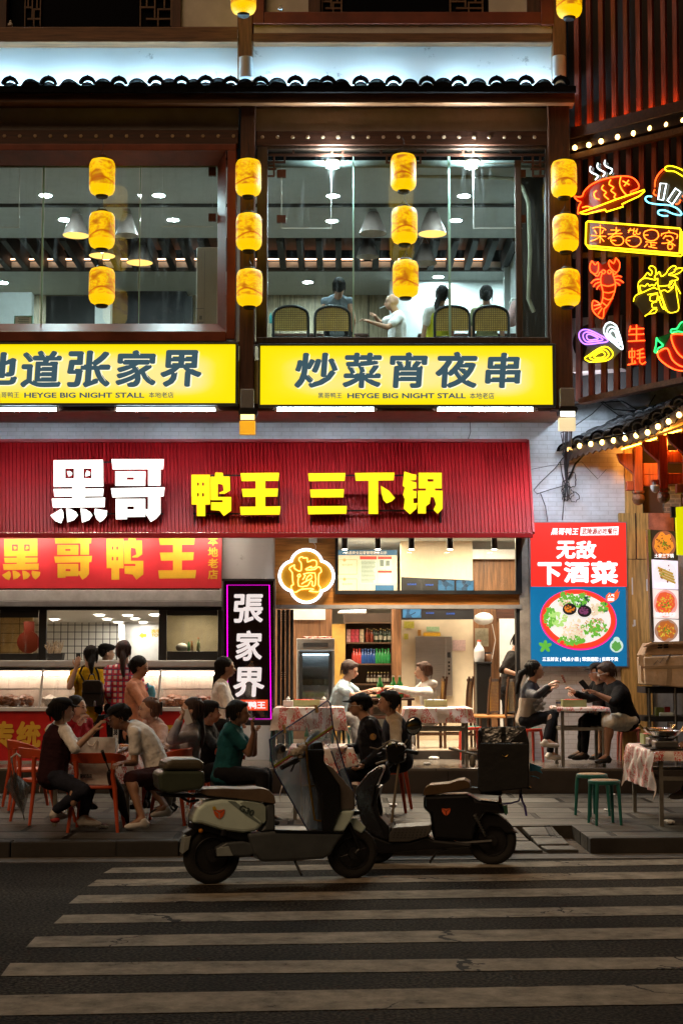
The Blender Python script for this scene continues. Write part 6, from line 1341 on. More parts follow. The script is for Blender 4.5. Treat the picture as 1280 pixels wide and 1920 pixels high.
s3 = make_stool('bright red stool with a pale top beside the terrace edge table', M_BRED2, M_TEAL, .45); s3.location = gnd(880, 1424, ZPLAT)
dup(s3, gnd(993, 1428, ZPLAT), .4, 'red legged stool under the girl in the two tone jacket')
s4 = make_stool('dark stool under the woman in the cap behind the heavy man', M_BLACK, M_BLACK, .45); s4.location = gnd(1120, 1412, ZPLAT)
M_CHW = wood('chair_dark_wood', (.1, .045, .02), .4, 'z'); M_WEAVE = brick('yellow_weave', (.6, .33, .04), (.5, .26, .03), (.25, .12, .02), .03, .02, .003, .5, .4)
def make_wchair(label):
 t = thing('wooden_chair', label, 'chair', (0, 0, 0), 'dark wooden chairs inside the shop')
 mb = MB(); mb.box(-.2, .2, -.2, .2, .43, .47); mb.build('seat', M_WEAVE if False else mat('seat_tan', (.5, .22, .06), .45, var=.15), t, bevel=.012)
 mb = MB(); mb.box(-.13, .13, -.212, -.2, .52, .93); mb.build('back_panel', M_WEAVE, t)
 mb = MB(); mb.box(-.155, .155, -.216, -.196, .93, .97); mb.box(-.155, .155, -.214, -.198, .5, .52); mb.build('back_rail', M_CHW, t)
 for x in (-.18,.18):
  mb = MB(); mb.tube([(x, -.2, 0), (x, -.19, .45), (x*.95, -.21, .8), (x*.9, -.235, 1.0)], [.018, .02, .018, .016], 6); mb.build('leg', M_CHW, t)
  mb = MB(); mb.tube([(x, .18, 0), (x, .18, .43)], [.016, .02], 6); mb.build('leg', M_CHW, t)
 mb = MB();
 for x in (-.18,.18): mb.box(x-.01,x+.01,-.18,.17,.18,.21)
 mb.box(-.17, .17, -.2, -.18, .25, .28); mb.build('stretcher', M_CHW, t); return t
wc = make_wchair('dark wooden chair with yellow woven back, left of the pair by the jamb'); wc.location = atZ(900, ZIN, 21.9); wc.rotation_euler = (0, 0, R(60))
dup(wc, atZ(930, ZIN, 21.75), R(65), 'dark wooden chair with yellow woven back, right of the pair by the jamb')
dup(wc, atZ(803, ZIN, 22.0), R(95), 'dark wooden chair behind the terrace edge table, its left one')
dup(wc, atZ(852, ZIN, 22.1), R(75), 'dark wooden chair behind the terrace edge table, its right one')
M_CANE = brick('cane_back', (.75, .5, .12), (.68, .44, .1), (.25, .15, .05), .03, .03, .006, .5, .3, offset=0)
def make_cane(label,c):
 t = thing('cane_chair', label, 'chair', c, 'cane backed chairs upstairs')
 def arch(k): return [c+Vector((.22*k*math.cos(pi-pi*i/14)*(1 if 0 < i < 14 else 1),0,.72+.2*k*math.sin(pi*i/14))) for i in range(15)]
 A = [c+Vector((-.24,0,0)),c+Vector((-.24,0,.45)),c+Vector((-.24,0,.7))]+[c+Vector((-.24*math.cos(pi*i/12),0,.74+.16*math.sin(pi*i/12)**.8)) for i in range(13)]+[c+Vector((.24,0,.7)),c+Vector((.24,0,.45)),c+Vector((.24,0,0))]
 mb = MB(); mb.tube(A, .02, 8); mb.build('back_frame', M_BLACK, t, smooth=True)
 mb = MB(); mb.prism([p+Vector((0, -.004, 0)) for p in A[2:-2]]+[c+Vector((.24, -.004, .55)), c+Vector((-.24, -.004, .55))], (0, .01, 0)); mb.build('cane_panel', M_CANE, t)
 mb = MB(); mb.box(c.x-.23, c.x+.23, c.y+.01, c.y+.45, c.z+.43, c.z+.48); mb.build('seat', M_BLACK, t, bevel=.01)
 for x in (-.21, .21): mb = MB(); mb.tube([c+Vector((x, .42, 0)), c+Vector((x, .42, .43))], .016, 6); mb.build('leg', M_BLACK, t)
 return t
for x, l in ((545, 'empty, leftmost in the right window'), (623, 'behind the man in the grey vest'), (847, 'behind the woman in yellow'), (920, 'rightmost, behind the dark haired woman')):
 make_cane('arched cane backed chair upstairs, '+l, Vector((at(x, 600, 21.0).x, 21.0, at(x, 571, 21.0).z-.92)))
for x, l, x1 in ((590, 'left dining table upstairs, behind the first two chairs', 690), (862, 'right dining table upstairs, behind the women', 990)):
 a, b = at(x-80, 600, 22.1).x, at(x1, 600, 22.1).x; zt = z5+.75; t = thing('dining_table', 'dark '+l, 'table', ((a+b)/2, 22.2, z5))
 mb = MB(); mb.box(a, b, 21.9, 22.6, zt-.04, zt); mb.build('tabletop', M_DKWOOD, t, bevel=.01)
 for x_ in (a+.1,b-.1):
  for y_ in (22.0, 22.5): mb = MB(); mb.box(x_-.03, x_+.03, y_-.03, y_+.03, z5, zt-.04); mb.build('leg', M_DKWOOD, t)
t = thing('air_conditioner', 'tall white floor standing air conditioner behind the left window', 'air conditioner', at(388, 620, 20.75))
mb = MB(); mb.bx(367, 463, 412, 640, 20.7, .35); mb.build('casing', mat('ac_white', (.62, .58, .52), .4, var=.05), t, bevel=.02)
mb = MB(); mb.bx(368,578,383,579,20.695,.01); mb.bx(383,470,383.8,640,20.696,.01); mb.bx(374,592,379,599,20.694,.01)
for k in range(4): mb.bx(372+k*2.6,603,373.4+k*2.6,607,20.694,.01)
mb.build('seam', M_GREYM, t)
t = thing('framed_notice', 'white framed notice with green border low behind the left window', 'notice', at(44, 612, 21.2))
mb = MB(); mb.bx(27, 592, 61, 615, 21.2, .02); mb.build('frame', mat('notice_green', (.05, .3, .15), .5, var=0), t); mb = MB(); mb.bx(28.5, 593.5, 59.5, 615, 21.195, .006); mb.build('sheet', M_WHITE, t)
mb = MB()
for k in range(5): mb.bx(34+(k % 2)*2,595.5+k*3.2,55,596.6+k*3.2,21.19,.003)
mb.build('print', MATS['board_ink'], t)
bottle('small teal bottle on the upstairs table by the post', 507, 606, 585, 22.0, (.03, .3, .3), (.4, .2, .05))
t = thing('handbag', 'pinkish padded bag leaning beside the dark haired woman upstairs', 'bag', at(962, 610, 21.9)); mb = MB(); mb.cap(at(958, 602, 21.9), .09, at(966, 572, 21.9), .07); mb.cap(at(970, 600, 21.95), .09, at(972, 566, 21.95), .06); mb.build('body', mat('bag_pink', (.45, .25, .24), .6, var=.4, vs=12), t, smooth=True); mb = MB(); mb.tube([at(952, 570, 21.85), at(960, 560, 21.85), at(972, 562, 21.9)], .012, 6); mb.build('strap', M_WHITE, t)
# ================================================================ rack and cartons at the right border
t = thing('storage_rack', 'black and steel shelf rack under the crushed cartons at the right border', 'rack', atZ(1250, ZPLAT, 20.6))
for x in (1215,1264):
 for Y in (20.3, 20.8): a = at(x, 1290, Y); mb = MB(); mb.tube([(a.x, Y, ZPLAT), (a.x, Y, a.z)], .025, 8); mb.build('upright', M_STEEL, t)
for y0, y1, nm in ((1288, 1300, 'shelf'), (1343, 1353, 'shelf'), (1396, 1404, 'shelf')): mb = MB(); mb.bx(1209, y0, 1300, y1, 20.28, .56); mb.build(nm, M_BLACK, t)
for x0, y0, x1, y1, Y, nm, colr, l in ((1229, 1326, 1244, 1343, 20.4, 'plastic_box', (.12, .16, .04), 'olive plastic box on the rack'), (1236, 1336, 1262, 1343, 20.35, 'plastic_bag', (.5, .6, .65), 'pale crumpled plastic bag on the rack'), (1246, 1325, 1256, 1336, 20.5, 'plastic_box', (.4, .03, .03), 'small red box on the rack'), (1253, 1354, 1262, 1372, 20.26, 'number_plate', (.12, .11, .1), 'dark number plate hanging on the rack')):
 mb = MB(); mb.bx(x0, y0, x1, y1, Y, .12); o = mb.build(nm, mat('rk%d' % x0, colr, .4, var=.3, bump=.4, bs=20), bevel=.012); tag(o, l, nm.split('_')[1])
mb = MB(); text_px(mb, '33', 1254, 1357, 1261, 1368, 20.255, .03); o.select_set(False); q = mb.build('lettering', M_WHITE, o)
M_CARD = mat('cardboard', (.6, .42, .26), .8, var=.25, vs=4, bump=.5, bs=8, bd=.02); M_TAPE = mat('packing_tape', (.4, .28, .17), .12, var=.2)
t = thing('cardboard_box', 'battered brown taped carton on top of the rack', 'box', at(1250, 1288, 20.5))
mb = MB(); mb.pr([(1206, 1232), (1300, 1228), (1300, 1291), (1209, 1284)], 20.2, .5); mb.build('body', M_CARD, t, bevel=.015)
mb = MB(); mb.pr([(1197, 1227), (1209, 1229), (1207, 1252), (1196, 1246)], 20.25, .03); mb.pr([(1200, 1250), (1206, 1248), (1210, 1286), (1201, 1276)], 20.3, .03); mb.build('side_flap', M_CARD, t)
mb = MB(); mb.pr([(1206, 1249), (1300, 1247), (1300, 1252), (1206, 1254)], 20.196, .003); mb.pr([(1250, 1254), (1259, 1254), (1257, 1286), (1248, 1285)], 20.197, .003); mb.pr([(1246, 1245), (1250, 1245), (1258, 1226), (1255, 1226)], 20.194, .003); mb.build('tape', M_TAPE, t)
t = thing('cardboard_box', 'flattened brown carton with open flaps lying on the taped one', 'box', at(1250, 1228, 20.5))
mb = MB(); mb.pr([(1216, 1205), (1300, 1203), (1300, 1227), (1204, 1229)], 20.3, .45); mb.build('body', M_CARD, t, bevel=.015)
mb = MB(); mb.pr([(1207, 1211), (1222, 1204), (1300, 1201), (1300, 1206), (1222, 1208), (1209, 1214)], 20.22, .1); mb.build('top_flap', M_CARD, t)
mb = MB()
for x,y in ((1232,1208),(1232,1213),(1244,1207),(1244,1212)): mb.bx(x,y,x+8,y+3,20.294,.004)
mb.tube([at(x, y, 20.19) for x, y in ((1224, 1247), (1232, 1238), (1236, 1243), (1244, 1232), (1248, 1240), (1256, 1226))], .003, 4); mb.build('print_mark', M_BLACK, t)
# ================================================================ things on the tables
M_GBOX = mat('sage_plastic', (.33, .38, .17), .45, var=.08)
def cbox(label,px0,px1,y0,Y,h=.085,fill=(.6,.06,.03)):
 t = thing('condiment_box', label, 'box', at((px0+px1)/2, y0, Y)); a, b = at(px0, y0, Y), at(px1, y0, Y); w = .014
 mb = MB(); mb.box(a.x, b.x, Y, Y+w, a.z, a.z+h); mb.box(a.x, b.x, Y+.2, Y+.2+w, a.z, a.z+h); mb.box(a.x, a.x+w, Y+w, Y+.2, a.z, a.z+h); mb.box(b.x-w, b.x, Y+w, Y+.2, a.z, a.z+h); mb.box(a.x+w, b.x-w, Y+w, Y+.2, a.z, a.z+.01); mb.build('tray', M_GBOX, t)
 mb = MB()
 for k in range(14): mb.ell((random.uniform(a.x+.05,b.x-.05),Y+random.uniform(.05,.16),a.z+h-.01),(.045,.035,.02),None,1)
 mb.build('packets', mat('packet_%d' % int(px0), fill, .35, var=.4, vs=20), t); return t
zt = 1.216
def onT(px,z,Y): return at(px,1235-(z-HC)*F/Y,Y)
def py_of(z,Y): return 1235-(z-HC)*F/Y
def ys(z,Y):
 d = (z-HC)/Y; return CY-F*(d*ct-st)/(d*st+ct)
cbox('long sage green tray of red packets on the table right of the black light box', 547, 600, ys(zt+.012, 20.3), 20.3)
cbox('sage green tray with tissues on the terrace edge table', 796, 838, ys(zt+.012, 20.25), 20.25, fill=(.6, .6, .62))
cbox('sage green tray on the small table under the poster', 1055, 1099, ys(zt+.012, 20.2), 20.2, .09)
cbox('sage green tray on the cooker table', 1206, 1224, ys(.912, 17.2), 17.2, .11)
def tissue(label,px,z,Y):
 c = at(px, ys(z, Y), Y); t = thing('tissue_box', label, 'tissue box', c); mb = MB(); mb.obox(c+Vector((0, .05, .04)), (.13, .1, .08)); mb.build('carton', mat('tissue_white', (.68, .66, .64), .6, var=.1), t, bevel=.006); mb = MB(); mb.lathe([(.02, .078), (.03, .1), (.005, .13)], c+Vector((0, .05, 0)), 8); mb.build('tissue', M_WHITE, t)
tissue('white tissue carton left on the table right of the black light box', 540, zt+.012, 20.25); tissue('white tissue pack on the sign side table, right of the green tray', 607, zt+.012, 20.3)
bg = 'green beer bottles on the inner table'
for x, l in ((712, 'left of the three, apart'), (737, 'middle one'), (749, 'rightmost one')):
 bottle('green beer bottle with red label on the dark inner table, '+l, x, ys(1.3, 21.9), ys(1.3, 21.9)-42, 21.9, (.02, .22, .04), (.6, .5, .4), (.6, .05, .04), bg, wide=.55)
t = thing('food_packet', 'crumpled white and red packet beside the beer bottles', 'packaging', at(764, ys(1.3, 21.95), 21.95)); mb = MB()
for k in range(14): mb.ell(at(764+random.uniform(-7, 7), ys(1.3, 21.95)-3, 21.95)+Vector((0, random.uniform(-.05, .05), random.uniform(0, .1))), (.05, .04, .03), Matrix.Rotation(k, 3, 'Y'), 1)
mb.build('wrap', MATS['wrap_pink'], t, smooth=True)
for x, l in ((690, 'left'), (702, 'right')):
 t = thing('food_plate', 'white plate of pale food on the inner table, the '+l+' one', 'plate', at(x, ys(1.3, 22.0), 22.0)); c = at(x, ys(1.3, 22.0), 22.0); mb = MB(); mb.lathe([(.05, 0), (.1, .02), (.098, .024), (.04, .008)], c, 20); mb.build('dish', M_WHITE, t); mb = MB()
 for k in range(10): mb.ell(c+Vector((random.uniform(-.06,.06),random.uniform(-.05,.05),.03)),(.025,.02,.015),None,1)
 mb.build('food', mat('noodle_food', (.6, .4, .2), .5, var=.5, vs=30), t)
zl = .912
t = thing('number_stand', 'small white table number stand reading 38 on the left table', 'number stand', at(217, ys(zl, 16.0), 16.0)); mb = MB(); y_ = ys(zl, 16.0); mb.bx(212, y_-42, 222, y_-12, 16.0, .012); mb.bx(212.5, y_-12, 222.5, y_, 16.0, .05); mb.build('plate', mat('stand_white', (.6, .58, .54), .4, var=.05), t)
mb = MB(); text_px(mb, '38', 213, y_-40, 221, y_-29, 15.997, .05); text_px(mb, '桌号', 213.5, y_-26, 220.5, y_-22, 15.997, .03); text_px(mb, '扫码点餐', 213, y_-19, 221, y_-16, 15.997, .02); mb.build('lettering', M_BLACK, t)
def cup(label,px,z,Y,s=1.,colr=(.62,.6,.56)):
 c = at(px, ys(z, Y), Y); t = thing('paper_cup', label, 'cup', c); mb = MB(); mb.lathe([(.026*s, 0), (.037*s, .09*s), (.04*s, .09*s), (.036*s, .085*s), (.028*s, .01)], c, 16); mb.build('cup', mat('cup_%d' % px, colr, .4, var=.1), t, smooth=50); mb = MB(); mb.lathe([(.033*s, .04*s), (.0355*s, .065*s)], c, 16, cap=False); mb.build('printed_band', mat('cup_band', (.1, .14, .25), .5), t)
cup('large white paper cup behind the number stand on the left table', 197, zl, 16.4, 1.25); cup('white paper cup at the back left of the left table', 150, zl, 16.7)
t = thing('magazine', 'flat dark menu lying on the left table', 'menu', at(200, ys(zl, 16.2), 16.2)); c = at(196, ys(zl, 16.15), 16.15); mb = MB(); mb.obox(c+Vector((0, .1, .008)), (.24, .18, .012)); mb.build('cover', mat('menu_dark', (.08, .07, .07), .3), t)
t = thing('food_plate', 'plate of orange brown food on the left table', 'plate', at(228, ys(zl, 16.4), 16.4)); c = at(228, ys(zl, 16.4), 16.4); mb = MB(); mb.lathe([(.06, 0), (.12, .02), (.118, .024), (.05, .008)], c, 20); mb.build('dish', M_WHITE, t); mb = MB()
for k in range(14): mb.ell(c+Vector((random.uniform(-.07,.07),random.uniform(-.06,.06),.03)),(.028,.02,.016),None,1)
mb.build('food', mat('fried_food', (.5, .2, .06), .5, var=.5, vs=30), t)
t = thing('bowl', 'clear plastic covered bowl with green herbs on the table behind the windshield', 'bowl', (-.25, 16.95, .912)); mb = MB(); mb.lathe([(.06, 0), (.13, .07), (.128, .072), (.05, .01)], Vector((-.25, 16.95, .912)), 20); mb.build('dish', M_WHITE, t); mb = MB()
for k in range(12): mb.ell(Vector((-.25+random.uniform(-.07,.07),16.95+random.uniform(-.07,.07),.985)),(.03,.03,.02),None,1)
mb.build('food', mat('herb_food', (.1, .25, .04), .5, var=.5, vs=30), t); mb = MB(); mb.ell(Vector((-.25, 16.95, .98)), (.15, .15, .12)); mb.build('film', glass('film_clear', (.9, .9, .9), .12, .1), t, smooth=True)
bottle('green bottle on the table behind the windshield', 575, ys(.912, 16.9), ys(.912, 16.9)-36, 16.9, (.03, .2, .04), (.5, .4, .2), (.5, .4, .1))
cup('white snack cup held over the small table under the poster', 1046, zt+.012, 20.25, 1.0)
M_PAN = mat('pan_steel', (.5, .47, .42), .2, 1., var=.15); M_GOLD = mat('brass_handle', (.6, .36, .12), .25, 1., var=.1)
def cooker(label,px,Y,s=1.):
 c = at(px, ys(zl, Y), Y); t = thing('gas_cooker', label, 'cooker', c)
 mb = MB(); mb.obox(c+Vector((0, 0, .014)), (.36*s, .26*s, .012)); mb.build('tray', M_BLACK, t, bevel=.004)
 mb = MB(); mb.obox(c+Vector((0, 0, .06)), (.24*s, .2*s, .07)); mb.build('burner_body', M_STEEL, t, bevel=.012)
 mb = MB(); mb.lathe([(.09*s,.1),(.1*s,.115),(.04*s,.12)],c,20)
 for a in range(4): mb.tube([c+Vector((.05*math.cos(a*pi/2),.05*math.sin(a*pi/2),.1)),c+Vector((.12*s*math.cos(a*pi/2),.12*s*math.sin(a*pi/2),.13))],.006,5)
 mb.build('pan_support', M_BLACK, t)
 return c
def pan(label,c,s=1.):
 t = thing('cooking_pan', label, 'pan', c+Vector((0, 0, .13))); c = c+Vector((0, 0, .132))
 mb = MB(); mb.lathe([(.06*s, 0), (.13*s, .02), (.175*s, .065), (.18*s, .066), (.13*s, .028), (.05*s, .01)], c, 28); mb.build('bowl', M_PAN, t, smooth=50)
 for sx in (-1, 1): mb = MB(); mb.tube([c+Vector((sx*.165*s, -.04, .055)), c+Vector((sx*.2*s, -.03, .1)), c+Vector((sx*.2*s, .03, .1)), c+Vector((sx*.165*s, .04, .055))], .008, 6); mb.build('handle', M_GOLD, t)
 mb = MB()
 for k in range(14): mb.ell(c+Vector((random.uniform(-.1,.1)*s,random.uniform(-.1,.1)*s,.045)),(.03,.03,.02),None,1)
 mb.build('food', MATS['fried_food'], t)
c1 = cooker('front gas cooker on a black tray on the right border table', 1246, 16.15); pan('steel pan with brass handles on the front gas cooker', c1)
c2 = cooker('rear gas cooker on the right border table', 1232, 16.75, .95); pan('steel pan with brass handles on the rear gas cooker', c2, .95)
t = thing('sauce_dish', 'small red sauce dish at the right border of the cooker table', 'dish', at(1276, ys(zl, 16.2), 16.2)); c = at(1277, ys(zl, 16.2), 16.2); mb = MB(); mb.lathe([(.04, 0), (.075, .035), (.07, .035), (.03, .01)], c, 16); mb.build('dish', M_BLACK, t); mb = MB(); mb.ell(c+Vector((0, 0, .03)), (.05, .05, .02)); mb.build('sauce', mat('red_sauce', (.35, .03, .02), .3), t)
t = thing('shopping_bag', 'white non woven shopping bag standing on the middle orange chair', 'bag', P2+Vector((0, -.05, .45)))
bx0 = P2+Vector((-.19,-.06,.455));
def bagfn(side):
 def fn(u,v):
  x = bx0.x+.38*u+.012*noise.noise(Vector((u*4,v*4,side))); y = bx0.y+(-.055 if side == 0 else .08)*(1-.35*v)+.03*noise.noise(Vector((u*3,v*3,side*7+2))); return Vector((x-.03*(1-v)*(u-.5),y,bx0.z+.46*v+.02*noise.noise(Vector((u*3,side,3)))*v))
 return fn
mb = MB(); mb.grid(bagfn(0),10,12); mb.grid(bagfn(1),10,12)
k = 11; o2 = 11*13
for j in range(12): mb.f += [(j*k,(j+1)*k,o2+(j+1)*k,o2+j*k),(j*k+10,o2+j*k+10,o2+(j+1)*k+10,(j+1)*k+10)]
mb.f += [[i for i in range(11)]+[o2+i for i in range(10,-1,-1)]]
mb.build('bag_body', mat('nonwoven_white', (.66, .63, .6), .8, var=.1, bump=.6, bs=7, bd=.03), t, smooth=60)
mb = MB(); mb.tube([bx0+Vector((.1, -.05, .42)), bx0+Vector((.12, -.07, .39)), bx0+Vector((.16, -.075, .38)), bx0+Vector((.2, -.06, .44))], .009, 6); mb.build('handle', MATS['nonwoven_white'], t)
mb = MB(); text_px(mb, '骏诚酒店', 150, 1451, 173, 1459, bx0.y-.075, .035); text_px(mb, '...', 152, 1461, 170, 1462, bx0.y-.075) if False else None; mb.build('lettering', mat('bag_ink', (.03, .04, .06), .6, var=0), t)
t = thing('black_umbrella', 'closed black umbrella leaning under the table beside the shopping bag chair', 'umbrella', gnd(243, 1550, ZPAV))
p0 = gnd(242,1549,ZPAV)+Vector((0,0,.01)); p1 = at(192,1408,15.25); d_ = p1-p0
mb = MB(); mb.tube([p0, p0+d_*.12, p0+d_*.45, p0+d_*.7, p0+d_*.74], [.008, .03, .075, .04, .02], 10); mb.build('canopy', mat('umbrella_black', (.015, .015, .017), .6, bump=.6, bs=14), t, smooth=50)
mb = MB(); mb.tube([p0+d_*.72, p0+d_*.9], .008, 6); mb.tube([p0+d_*.88, p1], .016, 8); mb.build('handle', M_BLACK, t)
t = thing('clear_umbrella', 'closed translucent white umbrella propped at the left border chair', 'umbrella', gnd(40, 1540, ZPAV))
p0 = gnd(46,1538,ZPAV)+Vector((0,0,.01)); p1 = at(22,1424,15.9); d_ = p1-p0
mb = MB()
for k in range(7):
 a = k*2*pi/7; q = Vector((math.cos(a)*.1,math.sin(a)*.06,0)); mb.prism([p0+d_*.08,p0+d_*.55+q*1.3,p0+d_*.62+q,p0+d_*.8,p0+d_*.5+q*.2],Vector((.003,.006,0)))
mb.build('canopy', glass('frosted_film', (.75, .74, .72), .12, .25, 1.2), t); mb = MB(); mb.tube([p0, p0+d_*.95], .007, 6); c = p1; mb.tube([p0+d_*.95, p1+Vector((.0, 0, .02)), p1+Vector((.05, 0, .06)), p1+Vector((.09, 0, .03))], .011, 8); mb.build('handle', mat('handle_white', (.6, .58, .55), .4), t)
rnd = random.Random(8)
for i, (x, y, z, s, l) in enumerate(((1256, 1545, ZPAV, .05, 'near the right table leg'), (1139, 1521, ZPAV, .03, 'behind the teal stools'), (193, 1553, ZPAV, .04, 'under the shopping bag chair'), (812, 1424, ZPLAT, .05, 'on the terrace edge left of the table leg'), (800, 1434, ZPLAT, .035, 'at the terrace edge by the table leg'), (735, 1512, ZPAV, .04, 'on the pavement between chair legs'), (1147, 1492, ZPAV, .03, 'at the foot of the riser'))):
 p = gnd(x,y,z); mb = MB()
 for k in range(7): mb.ell(p+Vector((rnd.uniform(-s, s), rnd.uniform(-s, s), s*.45)), (s*rnd.uniform(.5, 1), s*rnd.uniform(.5, 1), s*.45), Matrix.Rotation(rnd.uniform(0, 3), 3, 'Z'), 1)
 tag(mb.build('crumpled_tissue', M_WHITE), 'crumpled white tissue '+l, 'tissue')
# ================================================================ scooters
class Side:
 """a vehicle seen from its side: pixel coordinates on its own upright centre plane, which may run at an angle"""
 def __init__(s,pxa,Ya,pxb,Yb,k,ox,oy):
  s.a,s.Ya,s.b,s.Yb,s.k,s.ox,s.oy = pxa,Ya,pxb,Yb,k,ox,oy
  p,q = at(pxa,1600,Ya),at(pxb,1600,Yb); d = Vector((q.x-p.x,q.y-p.y,0)).normalized(); s.d = d; s.n = Vector((-d.y,d.x,0))
  s.p0 = Vector((p.x,p.y,0))
 def P(s,x,y,off=0.):
  px,py = s.ox+x*s.k,s.oy+y*s.k; r = ray(px,py); o = Vector((0,0,HC))
  t = (s.p0-o).dot(s.n)/r.dot(s.n); return o+r*t+s.n*off
 def prism(s,mb,pts,th,off=0.): return mb.prism([s.P(x,y,off-th/2) for x,y in pts],s.n*th)
 def tube(s,mb,pts,r,n=8): return mb.tube([s.P(*p) for p in pts],r,n)
 def rot(s): return Matrix((s.d,s.n,Vector((0,0,1)))).transposed()
M_TYRE = mat('tyre_rubber', (.018, .017, .016), .8, var=.3, bump=.4, bs=60); M_RIM = mat('dark_alloy', (.07, .07, .075), .35, .8)
M_SILV = mat('silver_green_paint', (.7, .86, .78), .2, .05, var=.1, vs=3, coat=.5); M_SLATEP = mat('slate_plastic', (.075, .085, .09), .4, var=.2); M_BLKP = mat('black_plastic', (.007, .007, .008), .4, var=.25)
M_TANS = mat('tan_leatherette', (.16, .11, .07), .38, var=.25, bump=.2, bs=30); M_EMBL = mat('orange_emblem', (.75, .12, .03), .5, var=0)
def wheel(sd,t,x,y,r,spokes=5):
 c = sd.P(x, y); M = sd.rot()@Matrix.Rotation(R(90), 3, 'X')
 mb = MB(); mb.lathe([(r*.66, -.045), (r*.8, -.055), (r*.95, -.045), (r, -.02), (r, .02), (r*.95, .045), (r*.8, .055), (r*.66, .045)], c, 36, M, cap=False); w_ = mb.build('wheel', M_TYRE, t, smooth=50)
 mb = MB(); mb.lathe([(r*.67,-.04),(r*.62,-.045),(r*.58,-.03),(r*.58,.03),(r*.62,.045),(r*.67,.04)],c,36,M,cap=False); mb.lathe([(r*.05,-.06),(r*.22,-.06),(r*.22,.06),(r*.05,.06)],c,20,M)
 mb.lathe([(r*.1,-.02 if spokes else -.035),(r*.6,-.012 if spokes else -.02),(r*.6,.012),(r*.1,.02)],c,28,M)
 for k in range(spokes):
  a = 2*pi*k/spokes+.3; q = M@Vector((math.cos(a),math.sin(a),0)); mb.tube([c+q*r*.2,c+q*r*.6],[r*.1,r*.07],6)
 mb.build('rim', M_RIM, w_, smooth=40); return c
def emblem(sd,mb,x,y,r,off):
 k = r/36; sh = [(-36,-28),(-14,-22),(0,-20),(14,-22),(36,-28),(33,-2),(20,22),(0,36),(-20,22),(-33,-2)]
 c = (0,0)
 for a,b in ((0,4),(4,7),(7,10)):
  q = [sh[i % 10] for i in range(a,b+1)]; g = (sum(p[0] for p in q)/len(q)*.25,sum(p[1] for p in q)/len(q)*.25)
  q = q+[c]; m_ = (sum(p[0] for p in q)/len(q),sum(p[1] for p in q)/len(q)); q = [(m_[0]+(p[0]-m_[0])*.86,m_[1]+(p[1]-m_[1])*.86) for p in q]
  sd.prism(mb,[(x+p[0]*k,y+p[1]*k) for p in q],.003,off)
def side_text(sd,mb,txt,x,y,w_,h,ang,off,bold=.03):
 v,f = text_raw(txt); lx,hx = min(p.x for p in v),max(p.x for p in v); ly,hy = min(p.y for p in v),max(p.y for p in v); ca,sa = math.cos(R(ang)),math.sin(R(ang))
 for i in range(6):
  o = []
  for p in v:
   a = (p.x-lx+bold*math.cos(i))/(hx-lx)*w_; b = -(p.y-ly+bold*math.sin(i))/(hy-ly)*h; o.append(sd.P(x+a*ca-b*sa,y+a*sa+b*ca,off-.0004*i))
  mb.add(o,f)
sd = Side(396,12.99,660,13.32,.3125,320,1300)
t = thing('scooter', 'silver green electric scooter with olive top box and clear weather apron on the crosswalk', 'scooter', Vector((sd.P(600, 1090).x, sd.P(600, 1090).y, 0)))
r1 = sd.P(245,970).z; wheel(sd,t,245,970,r1,0); c = sd.P(1088,955); wheel(sd,t,1088,955,c.z,6)
def spart(name,pts,th,m,off=0,bevel=.012,P=t,s=None,smooth=False): mb = MB(); (s or sd).prism(mb,pts,th,off); return mb.build(name,m,P,bevel=bevel,seg=3,smooth=smooth)
bp = spart('body_panel', [(112,772),(122,725),(145,680),(190,645),(290,625),(450,635),(530,650),(548,662),(551,700),(546,755),(525,790),(490,818),(420,829),(300,815),(170,775)], .27, M_SILV, bevel=.035)
mb = MB(); sd.prism(mb, [(322,636),(368,640),(445,706),(519,768),(514,776),(430,722)], .003, -.1365); mb.build('stripe', mat('stripe_green', (.2, .26, .24), .4), bp)
mb = MB(); sd.prism(mb, [(420,640),(530,655),(547,672),(548,752),(535,770),(470,716),(395,650)], .002, -.1362); mb.build('pale_patch', mat('patch_green', (.36, .44, .38), .4), bp)
mb = MB(); emblem(sd, mb, 272, 712, 36, -.139); mb.build('emblem', M_EMBL, bp)
mb = MB(); side_text(sd, mb, 'G30', 388, 690, 88, 34, 25, -.139, .05); mb.build('lettering', mat('letter_dark_green', (.05, .07, .065), .4, var=0), bp)
mb = MB(); side_text(sd, mb, '雅', 234, 690, 18, 20, 0, -.139, .06) if False else sd.prism(mb, [(232,672),(246,668),(252,676),(258,688),(240,692),(233,690)], .003, -.139); mb.build('yellow_scrap', mat('scrap_yellow', (.6, .4, .05), .5, var=0), bp)
spart('seat_post_cover', [(552,662),(606,650),(610,815),(520,822),(545,790),(553,745)], .25, M_SLATEP, bevel=.02)
spart('seat', [(150,580),(175,566),(300,562),(430,566),(520,561),(570,572),(600,605),(609,645),(603,656),(450,634),(330,620),(200,606)], .27, M_TANS, bevel=.035)
spart('under_seat', [(118,770),(170,772),(300,812),(430,828),(470,830),(500,870),(420,880),(330,860),(230,830),(130,820),(112,800)], .16, M_BLKP)
mb = MB()
for o in (-.1,.1): sd.tube(mb,[(-70,598,o),(100,608,o),(150,612,o),(380,622,o*1.25)],.011)
sd.prism(mb, [(-80,592),(110,598),(150,610),(100,622),(-70,612)], .2); sd.tube(mb, [(60,620,0),(110,650,0),(170,640,0)], .012); mb.build('luggage_rack', M_BLKP, t)
def F5(p): return [((x-320)/.3125,(y-1300)/.3125) for x,y in p]
tb = spart('top_box', F5([(291,1450),(300,1443),(377,1443),(378,1468),(371,1477),(312,1485),(294,1479)]), .34, mat('olive_shell', (.06, .075, .05), .3, coat=.4), bevel=.03)
